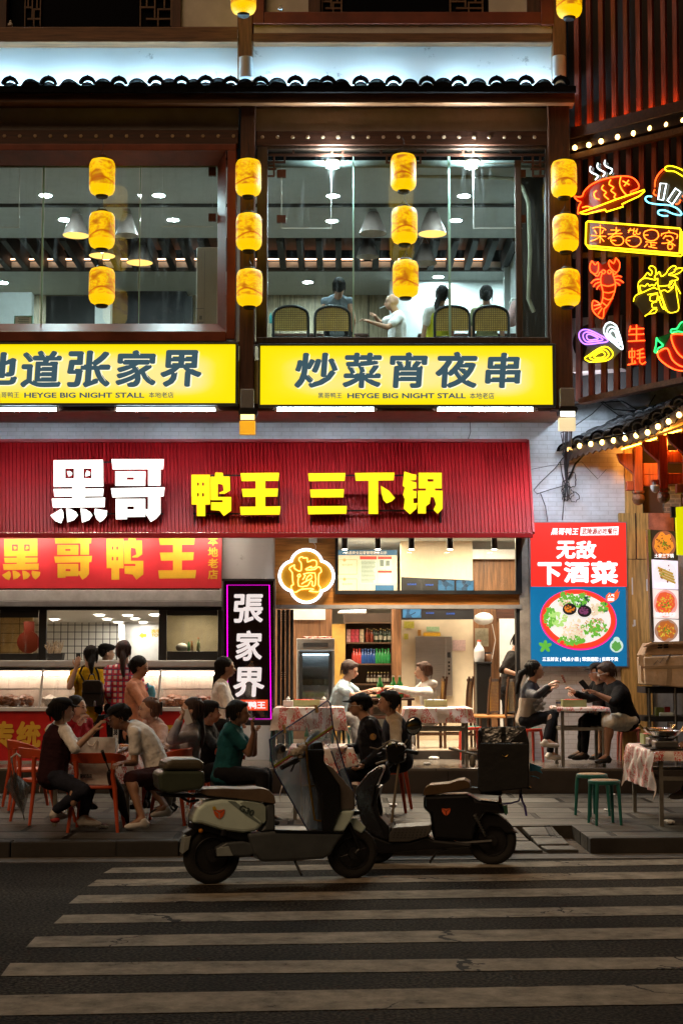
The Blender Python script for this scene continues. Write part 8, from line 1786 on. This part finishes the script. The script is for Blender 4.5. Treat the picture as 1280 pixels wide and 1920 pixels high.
phone('phone with a lit blue screen held by the woman in the maroon vest', at(186, 1354, J['hands']['R'].y), (.8, .5, .1), (.35, .0, .9), M_BLACK, emis('phone_screen', (.25, .45, .7), .7))
p, J = person('person in a red top and dark jacket raising a paper cup, beyond the maroon vest', 17.1, (142, 1436), (143, 1354), (147, 1328), -40, -25,
 {'R': ((138, 1392), (148, 1360), -1, -1, (154, 1350)), 'L': ((165, 1390), (172, 1396), 1, 0)}, {'R': ((150, 1432), (152, 1500)), 'L': ((160, 1432), (162, 1500))}, cloth('dark_red_cotton', (.28, .012, .02)), B_TRO, B_SHOE, 'b', ('pony', M_HAIR), 'long')
t = thing('paper_cup', 'small paper cup raised to the mouth of the woman in red', 'cup', at(156, 1351, 16.8)); mb = MB(); mb.lathe([(.03, 0), (.04, .09), (.037, .088), (.028, .01)], at(157, 1355, 16.82), 14); mb.build('cup', mat('cup_kraft', (.5, .4, .32), .6), t, smooth=50); mb = MB(); mb.lathe([(.034, .03), (.038, .06)], at(157, 1355, 16.82), 14, cap=False); mb.build('printed_band', MATS['cup_band'], t)
p, J = person('person in a white shirt, dark shorts and black cap leaning far over the left table', 15.6, (299, 1452), (249, 1364), (222, 1347), 185, 200,
 {'L': ((253, 1430), (228, 1432), -1, 0), 'R': ((262, 1400), (238, 1405), 1, 0)}, {'L': ((243, 1462), (268, 1536), -1, 0, 200), 'R': ((282, 1470), (312, 1514), 1, 0, 215)}, W_TEE, cloth('dark_maroon_shorts', (.04, .012, .012)), W_SHOE, 'c', ('crew', M_HAIR), 'short', cap=(M_CAPB,), shorts=True, pitch=-18, back=(.03, 0, .05))
p, J = person('person with brown clipped hair and pale pink shirt listening across the left table', 17.3, (300, 1436), (290, 1355), (277, 1331), 215, 205,
 {'L': ((300, 1398), (272, 1402), -1, -1), 'R': ((275, 1395), (255, 1402), -1, 0)}, {'L': ((270, 1432), (268, 1500)), 'R': ((280, 1432), (275, 1500))}, cloth('pale_pink_cotton', (.5, .33, .28)), B_TRO, B_SHOE, 'b', ('bun', M_HAIRB), 'long')
h = MB(); h.ell(J['H'](-.13, 0, .05), (.04, .05, .03)); h.cap(J['H'](-.15, .03, .08), .012, J['H'](-.15, .02, -.05), .01); extra_part(p, 'hair_claw', h, M_BLACK)
p, J = person('person in a pale grey jacket holding a phone to the ear, dark reddish hair', 16.7, (352, 1432), (362, 1356), (357, 1332), 190, 188,
 {'L': ((322, 1388), (337, 1352), -1, -1, (344, 1338)), 'R': ((338, 1395), (318, 1398), 1, 0)}, {'L': ((318, 1438), (315, 1510)), 'R': ((325, 1435), (322, 1505))}, cloth('grey_lilac_nylon', (.4, .37, .39), .6), cloth('grey_trousers', (.2, .19, .18)), B_SHOE, 'b', ('pony', M_HAIRD, [(376, 1350), (380, 1378), (378, 1400)]), 'long', hem=.1)
phone('white backed phone at the ear of the woman in the grey jacket', at(351, 1344, J['hd'].y-.1), (.9, .1, .35), (-.35, 0, .9), mat('phone_white', (.65, .62, .6), .3, var=0))
p, J = person('person in black with a black cap facing right, behind the teal polo shirt', 17.4, (388, 1440), (388, 1361), (396, 1337), 0, 5,
 {'R': ((405, 1400), (425, 1398), -1, 0), 'L': ((412, 1396), (430, 1398), 1, 0)}, {'R': ((425, 1440), (428, 1505)), 'L': ((428, 1438), (432, 1503))}, BLK, B_TRO, B_SHOE, 'a', ('crew', M_HAIR), 'long', cap=(M_CAPB,), hem=.1)
p, J = person('person in a teal polo shirt with a hand over the mouth, seated facing right', 16.45, (424, 1454), (437, 1364), (450, 1338), -5, 0,
 {'R': ((470, 1416), (476, 1372), -1, 0, (470, 1350)), 'L': ((475, 1412), (478, 1380), 1, 0)}, {'R': ((492, 1455), (492, 1530), -1, 0, 0), 'L': ((498, 1452), (500, 1526), 1, 0, 0)}, cloth('teal_cotton', (.012, .09, .1)), B_TRO, B_SHOE, 'c', ('short', M_HAIR), 'short', girth=1.15, hem=.08)
c = MB(); c.tube([J['nk']+Vector((.075*math.cos(a), .075*math.sin(a), .012+.02*math.cos(a+2.6))) for a in [2*pi*i/14 for i in range(14)]], .012, 6, closed=True); extra_part(p, 'collar', c, W_TEE)
p, J = person('person standing in a loose peach top with hair in a bun', 19.1, (254, 1362), (254, 1280), (264, 1252), -8, -12,
 {'R': ((268, 1322), (280, 1345), -1, 0), 'L': ((275, 1318), (285, 1338), 1, 0)}, None, cloth('peach_cotton', (.6, .27, .17)), B_TRO, B_SHOE, 'a', ('bun', M_HAIR), 'half', girth=1.08, hem=.18, pitch=-12)
p, J = person('person in a bright yellow shirt seen from behind with a black backpack, photographing the food', 20.3, (163, 1332), (166, 1258), (169, 1227), 95, 120,
 {'L': ((131, 1288), (146, 1245), 0, 1, (148, 1232)), 'R': ((193, 1294), (186, 1318), 0, 1)}, None, cloth('mustard_yellow_cotton', (.62, .36, .01)), B_TRO, B_SHOE, 'b', ('pony', M_HAIR, [(171, 1245), (172, 1262)]), 'short', girth=1.1, hem=.16)
phone('dark phone raised by the woman in the yellow shirt', at(147, 1236, J['hands']['L'].y+.03), (.6, .8, 0), (0, 0, 1), M_BLACK)
bpY = J['pel'].y-.2
t = thing('backpack', 'black leather backpack with flap and tassel on the back of the woman in yellow', 'backpack', at(172, 1325, bpY))
mb = MB(); mb.pr([(155, 1282), (160, 1276), (186, 1276), (191, 1282), (193, 1320), (189, 1325), (157, 1325), (152, 1320)], bpY-.09, .16); mb.build('body', mat('black_leather', (.016, .015, .015), .32, var=.3, bump=.3), t, bevel=.03, seg=3)
mb = MB(); mb.pr([(154, 1281), (160, 1275), (186, 1275), (191, 1281), (190, 1300), (156, 1300)], bpY-.11, .05); mb.build('flap', MATS['black_leather'], t, bevel=.012); mb = MB(); mb.tube([at(165, 1276, bpY), at(169, 1265, bpY), at(176, 1264, bpY), at(180, 1276, bpY)], .008, 6); mb.build('carry_loop', MATS['black_leather'], t)
for pts in ([(160, 1280), (150, 1262), (155, 1250), (160, 1248)], [(187, 1280), (184, 1262), (180, 1252)]): mb = MB(); mb.tube([at(x, y, bpY+.05) for x, y in pts], .014, 6); mb.build('strap', MATS['black_leather'], t)
mb = MB(); mb.lathe([(.002, .07), (.012, .06), (.02, 0)], at(178, 1324, bpY-.12), 8); mb.build('tassel', M_STEEL, t)
def plaid(N,L,tc,P):
 sp = N.new('ShaderNodeSeparateXYZ'); L.new(tc.outputs['Object'], sp.inputs[0])
 def band(s,per,duty):
  a = N.new('ShaderNodeMath'); a.operation = 'MULTIPLY'; a.inputs[1].default_value = 1/per; L.new(s, a.inputs[0]); b = N.new('ShaderNodeMath'); b.operation = 'FRACT'; L.new(a.outputs[0], b.inputs[0]); c = N.new('ShaderNodeMath'); c.operation = 'LESS_THAN'; c.inputs[1].default_value = duty; L.new(b.outputs[0], c.inputs[0]); return c.outputs[0]
 def mixc(f,a,b):
  m = N.new('ShaderNodeMix'); m.data_type = 'RGBA'; L.new(f, m.inputs[0])
  for i,q in ((6,a),(7,b)):
   if isinstance(q,tuple): m.inputs[i].default_value = (*q,1)
   else: L.new(q,m.inputs[i])
  return m.outputs[2]
 ad = N.new('ShaderNodeMath'); ad.operation = 'ADD'; ad.inputs[1].default_value = 5; L.new(sp.outputs[0], ad.inputs[0])
 c1 = mixc(band(ad.outputs[0],.075,.5),(.66,.5,.48),(.5,.03,.05)); c2 = mixc(band(sp.outputs[2],.075,.45),c1,(.42,.02,.05)); return mixc(band(sp.outputs[2],.075,.12),mixc(band(ad.outputs[0],.075,.1),c2,(.05,.03,.12)),(.06,.03,.12))
M_PLAID = pattern('red_white_plaid', plaid, .85)
p, J = person('person in a red and white plaid shirt seen from behind with long tied hair', 20.3, (228, 1332), (232, 1252), (233, 1218), 88, 85,
 {'L': ((200, 1296), (206, 1312), 0, 1), 'R': ((264, 1294), (272, 1290), 0, 1)}, None, M_PLAID, B_TRO, B_SHOE, 'b', ('pony', M_HAIRD, [(231, 1232), (230, 1252), (232, 1268)]), 'long', girth=1.15, k=1.06, hem=.2)
t = thing('plastic_bag', 'light blue plastic bag held by the woman in plaid', 'bag', at(282, 1316, 20.4)); mb = MB(); mb.pr([(272, 1285), (277, 1278), (280, 1286), (288, 1285), (291, 1300), (288, 1315), (276, 1315), (270, 1300)], 20.35, .12); mb.build('body', mat('bag_sky', (.12, .5, .65), .35, var=.2, bump=.8, bs=14, bd=.02), t, bevel=.03)
p, J = person('person working behind the hatch in a black chef cap and pale uniform', 22.3, (204, 1320), (205, 1246), (201, 1222), 10, 15, None, None, cloth('pale_uniform', (.55, .52, .5)), B_TRO, B_SHOE, 'b', ('crew', M_HAIR), 'short')
c = MB(); c.ell(J['H'](-.01, 0, .085), (.13, .12, .055)); c.lathe([(.1, 0), (.1, .06)], J['H'](-.012, 0, .04), 20); extra_part(p, 'chef_cap', c, M_CAPB, .01)
p, J = person('person standing in a white shirt with a long ponytail, beside the black light box', 18.6, (414, 1362), (415, 1282), (426, 1250), 5, 10,
 {'R': ((428, 1330), (440, 1360), -1, 0), 'L': ((438, 1325), (448, 1350), 1, 0)}, None, W_TEE, B_TRO, W_SHOE, 'a', ('pony', M_HAIR, [(408, 1262), (403, 1290), (404, 1322)]), 'half', hem=.2)
h = MB(); h.ell(J['H'](-.105, 0, .02), (.03, .035, .035)); extra_part(p, 'hair_tie', h, mat('hair_tie_red', (.5, .03, .04), .6))
p, J = person('person in a pale blue shirt with short hair eating inside the doorway', 21.4, (626, 1346), (646, 1282), (659, 1254), -3, -5,
 {'R': ((664, 1305), (690, 1296), -1, 0), 'L': ((676, 1302), (698, 1294), 1, 0)}, {'R': ((665, 1350), (668, 1405)), 'L': ((668, 1348), (672, 1402))}, cloth('pale_blue_cotton', (.36, .46, .52)), cloth('grey_trousers', (.2, .19, .18)), B_SHOE, 'b', ('short', M_HAIRD), 'short', girth=1.08, pitch=-15)
t_ = make_stool('dark stool under the man in the pale blue shirt', M_BLACK, M_BLACK, .45); t_.location = atZ(628, ZPLAT, 21.35)
p, J = person('person in a white hooded top with brown hair reaching across the inner table, facing left', 22.1, (806, 1345), (800, 1284), (790, 1257), 182, 186,
 {'L': ((768, 1296), (738, 1290), -1, 0, (722, 1286)), 'R': ((775, 1300), (752, 1300), 1, 0)}, {'L': ((770, 1348), (766, 1398)), 'R': ((772, 1346), (770, 1396))}, W_TEE, cloth('grey_trousers', (.2, .19, .18)), W_SHOE, 'b', ('short', M_HAIRB), 'long', hem=.08)
h = MB(); h.ell(J['nk']+Vector((.06, 0, .01)), (.1, .12, .07)); extra_part(p, 'hood', h, W_TEE, .012)
p, J = person('person in a black uniform jacket with sleeve badge, glasses and black cap', 16.6, (704, 1446), (690, 1350), (672, 1324), 182, 190,
 {'L': ((712, 1412), (682, 1434), -1, 0), 'R': ((672, 1404), (650, 1402), 1, 0)}, {'L': ((646, 1454), (652, 1528), -1, 0, 180), 'R': ((640, 1450), (645, 1522), 1, 0, 180)}, cloth('black_uniform_cloth', (.007, .007, .01), .7), B_TRO, B_SHOE, 'a', ('crew', M_HAIR), 'long', girth=1.12, hem=.1, glasses=True)
c = MB(); c.ell(J['H'](-.02, 0, .08), (.125, .115, .05)); c.ell(J['H'](-.09, 0, .055), (.06, .09, .05)); c.ell(J['H'](.115, 0, .05), (.07, .07, .012)); extra_part(p, 'cap', c, M_CAPB, .01)
m_ = J['sh']['L'].lerp(J['L'][0], .4); c = MB(); c.lathe([(.001, 0), (.035, 0), (.035, .006)], m_+Vector((-.01, -.085, 0)), 16, Matrix.Rotation(R(90), 3, 'X')); extra_part(p, 'sleeve_badge', c, mat('badge_gold', (.4, .2, .03), .5, col2=(.08, .07, .07), var=.8, vs=40))
p, J = person('person in a dark vest over a beige shirt beside the black uniform jacket', 17.25, (748, 1428), (738, 1346), (726, 1318), 182, 184,
 {'L': ((742, 1396), (712, 1408), -1, 0), 'R': ((715, 1395), (700, 1405), 1, 0)}, {'L': ((700, 1436), (702, 1505)), 'R': ((698, 1434), (700, 1503))}, cloth('beige_check', (.42, .33, .22), bump=.4), B_TRO, B_SHOE, 'a', ('short', M_HAIR), 'long', girth=1.08)
v = MB()
for t_, rx, ry in finer(((0.0, .16, .13), (.25, .155, .12), (.5, .158, .122), (.75, .17, .118), (.86, .13, .09))): v.ell(J['pel'].lerp(J['nk'], t_), (rx+.03, ry+.034, .125), Matrix((J['l'], J['fw'], J['u'])).transposed())
extra_part(p, 'vest', v, cloth('navy_vest', (.025, .028, .04)), .012)
p, J = person('person in a dark short sleeved shirt bending to work behind the door jamb', 22.35, (952, 1296), (962, 1222), (977, 1203), -5, 0,
 {'R': ((942, 1256), (968, 1264), -1, 0), 'L': ((950, 1256), (972, 1262), 1, 0)}, None, cloth('charcoal_cotton', (.03, .026, .024)), B_TRO, B_SHOE, 'a', ('short', M_HAIR), 'half', girth=1.12, pitch=-30, hem=.1)
JK = pattern('two_tone_jacket', lambda N, L, tc, P: (lambda sp, r: (L.new(tc.outputs['Object'], sp.inputs[0]), L.new(sp.outputs[2], r.inputs[0]), setattr(r.color_ramp, 'interpolation', 'CONSTANT'), setattr(r.color_ramp.elements[0], 'color', (.42, .35, .28, 1)), setattr(r.color_ramp.elements[1], 'color', (.018, .022, .035, 1)), setattr(r.color_ramp.elements[1], 'position', .27), r.outputs[0])[-1])(N.new('ShaderNodeSeparateXYZ'), N.new('ShaderNodeValToRGB')), .6)
p, J = person('person in a navy and cream jacket with white clogs and crossed legs', 20.45, (986, 1347), (994, 1284), (1004, 1257), -5, -2,
 {'R': ((1006, 1304), (1028, 1287), -1, 0, (1036, 1280)), 'L': ((1012, 1306), (1030, 1292), 1, 0)}, {'R': ((1038, 1340), (1022, 1388), -1, 0, -5), 'L': ((1036, 1350), (1030, 1412), 1, 0, -5)}, JK, B_TRO, mat('white_clog', (.6, .55, .5), .5), 'b', ('pony', M_HAIR, [(976, 1262), (970, 1285), (968, 1300)]), 'long', hem=.06)
t = thing('fluffy_bag', 'small woolly white grey bag on the lap of the girl in the two tone jacket', 'bag', at(1010, 1330, 20.25)); mb = MB()
for i in range(40): a = random.uniform(0,6.3); mb.ell(at(1010,1318,20.22)+Vector((math.cos(a)*random.uniform(0,.08),random.uniform(-.03,.03),math.sin(a)*random.uniform(0,.12))),(.03,.03,.03),None,1)
mb.build('fleece', mat('grey_fleece', (.45, .43, .42), .95, bump=.6), t, smooth=True)
p, J = person('person heavily built in a black shirt and cream shorts looking at a phone', 20.5, (1172, 1350), (1150, 1286), (1131, 1257), 182, 184,
 {'L': ((1150, 1316), (1116, 1300), -1, 0, (1102, 1292)), 'R': ((1130, 1312), (1108, 1298), 1, 0)}, {'L': ((1140, 1354), (1137, 1420), -1, 0, 200), 'R': ((1128, 1352), (1125, 1412), 1, 0, 190)}, BLK, cloth('cream_shorts', (.75, .7, .6)), B_SHOE, 'c', ('short', M_HAIRD), 'half', girth=1.35, shorts=True, glasses=True, pitch=-18, hem=.08)
phone('black phone in the hands of the heavy man in black', at(1095, 1285, J['hands']['L'].y), (.7, .2, .4), (-.5, 0, .6), M_BLACK)
p, J = person('person in black and a cap holding a skewer, half hidden behind the heavy man', 21.0, (1128, 1342), (1126, 1286), (1117, 1262), 185, 190,
 {'L': ((1102, 1310), (1078, 1300), -1, 0, (1068, 1290)), 'R': ((1098, 1308), (1080, 1302), 1, 0)}, {'L': ((1098, 1352), (1095, 1412)), 'R': ((1092, 1352), (1088, 1410))}, BLK, B_TRO, B_SHOE, 'b', ('short', M_HAIR), 'long', cap=(M_CAPB,), glasses=True)
t = thing('meat_skewer', 'meat skewer held up over the small table under the poster', 'skewer', at(1066, 1290, 20.85)); mb = MB(); mb.tube([at(1066, 1292, 20.85), at(1051, 1265, 20.85)], .004, 5); mb.build('stick', MATS['bamboo_pale'], t); mb = MB()
for i in range(4): mb.ell(at(1058-i*1.6,1278-i*3.6,20.85),(.02,.02,.018),None,1)
mb.build('meat', mat('grilled_meat', (.16, .05, .03), .4), t)
p, J = person('person cut off by the right border, only a slippered foot and dark trousers in view', 16.7, (1325, 1452), (1330, 1365), (1322, 1335), 180, 185, {'L': ((1310, 1400), (1290, 1395), -1, 0), 'R': ((1305, 1400), (1285, 1398), 1, 0)}, {'L': ((1300, 1456), (1283, 1482), -1, 1, 185), 'R': ((1305, 1462), (1303, 1526), 1, 0, 190)}, BLK, B_TRO, mat('pink_white_slipper', (.5, .4, .36), .6), 'a')
UP = 'people dining upstairs'
person('person in a grey blue vest seen from behind upstairs, between the first two cane chairs', 21.75, (634, 626), (632, 560), (636, 540), 80, 85, {'L': ((606, 600), (612, 625), 0, 1), 'R': ((662, 600), (658, 625), 0, 1)}, None, cloth('blue_grey_cotton', (.16, .19, .22)), B_TRO, B_SHOE, 'a', ('short', M_HAIR), 'none', girth=1.1, vox=.014)
p, J = person('person bald in a white shirt smoking upstairs, facing left', 22.4, (745, 655), (745, 590), (733, 566), 184, 184, {'L': ((726, 614), (692, 603), -1, 0, (678, 597)), 'R': ((712, 606), (704, 594), 1, 0)}, {'L': ((700, 655), (700, 700)), 'R': ((702, 655), (702, 700))}, W_TEE, B_TRO, B_SHOE, 'a', ('bald', M_HAIR), 'short', girth=1.1, vox=.014)
mb = MB(); c = J['H'](.1, 0, -.055); mb.tube([c, c+Vector((-.075, 0, -.03))], .006, 6); tag(mb.build('cigarette', M_WHITE), 'white cigarette in the mouth of the bald man upstairs', 'cigarette')
p, J = person('person with a ponytail in a yellow vest over white sleeves, seen from behind upstairs', 21.7, (820, 645), (822, 578), (829, 554), 110, 80, None, None, W_TEE, B_TRO, B_SHOE, 'b', ('pony', M_HAIR, [(818, 570), (817, 585)]), 'short', vox=.014)
v = MB()
for t_, rx, ry in finer(((0.0, .16, .13), (.25, .155, .12), (.5, .158, .122), (.75, .15, .118))): v.ell(J['pel'].lerp(J['nk'], t_), (rx+.022, ry+.024, .125), Matrix((J['l'], J['fw'], J['u'])).transposed())
extra_part(p, 'vest', v, cloth('lime_vest', (.5, .5, .03)), .014)
person('person with dark tied hair seen from behind upstairs at the rightmost cane chair', 21.8, (913, 645), (912, 578), (911, 554), 85, 85, None, None, cloth('olive_top', (.2, .2, .1)), B_TRO, B_SHOE, 'b', ('bun', M_HAIR), 'short', vox=.014)
# ================================================================ tidy up: a part made of a few separate boxes becomes that many parts
def islands(me):
 n = len(me.vertices); par = list(range(n))
 def fd(a):
  while par[a] != a: par[a] = par[par[a]]; a = par[a]
  return a
 for e in me.edges:
  a,b = fd(e.vertices[0]),fd(e.vertices[1])
  if a != b: par[a] = b
 g = {}
 for i in range(n): g.setdefault(fd(i),[]).append(i)
 return list(g.values())
SPLIT = 'dark_window upper_plaster bracket_post slat_rail white_band_wall plaster_strip_wall studded_beam timber_beam red_window_rail window_stile window_frame window_pane glass_joint glass_clamp sash_glass wood_fascia partition inner_pillar tiled_wall ceiling_recess ceiling_groove side_wall service_bar veneer_wall upper_slat lower_slat window_sash hatch_frame ceiling_slat folding_door carved_drop slat_sill arched_end_tile gourd_finial wall_cornice dining_ceiling transom_frame sign_bearer inner_wall kitchen_white_wall case_frame back_panel shelf_board wire_shelf picture_panel lattice veneer_joint torn_tape'.split()
for ob in [o for o in COL.objects if o.type == 'MESH' and o.name.split('.')[0] in SPLIT and o.parent]:
 me = ob.data; isl = islands(me)
 if len(isl) < 2 or len(isl) > 90: continue
 vs = [v.co.copy() for v in me.vertices]; fs = [list(p.vertices) for p in me.polygons]; own = {}
 for k,q in enumerate(isl):
  for i in q: own[i] = k
 fk = {}
 for f in fs: fk.setdefault(own[f[0]],[]).append(f)
 nm = ob.name.split('.')[0]; kids = list(ob.children)
 for k,q in enumerate(isl):
  idx = {i: j for j,i in enumerate(q)}; m2 = D.meshes.new(nm); m2.from_pydata([vs[i] for i in q],[],[[idx[i] for i in f] for f in fk.get(k,[])]); m2.update()
  for m_ in me.materials: m2.materials.append(m_)
  if k == 0: ob.data = m2; continue
  o2 = ob.copy(); o2.data = m2; COL.objects.link(o2)
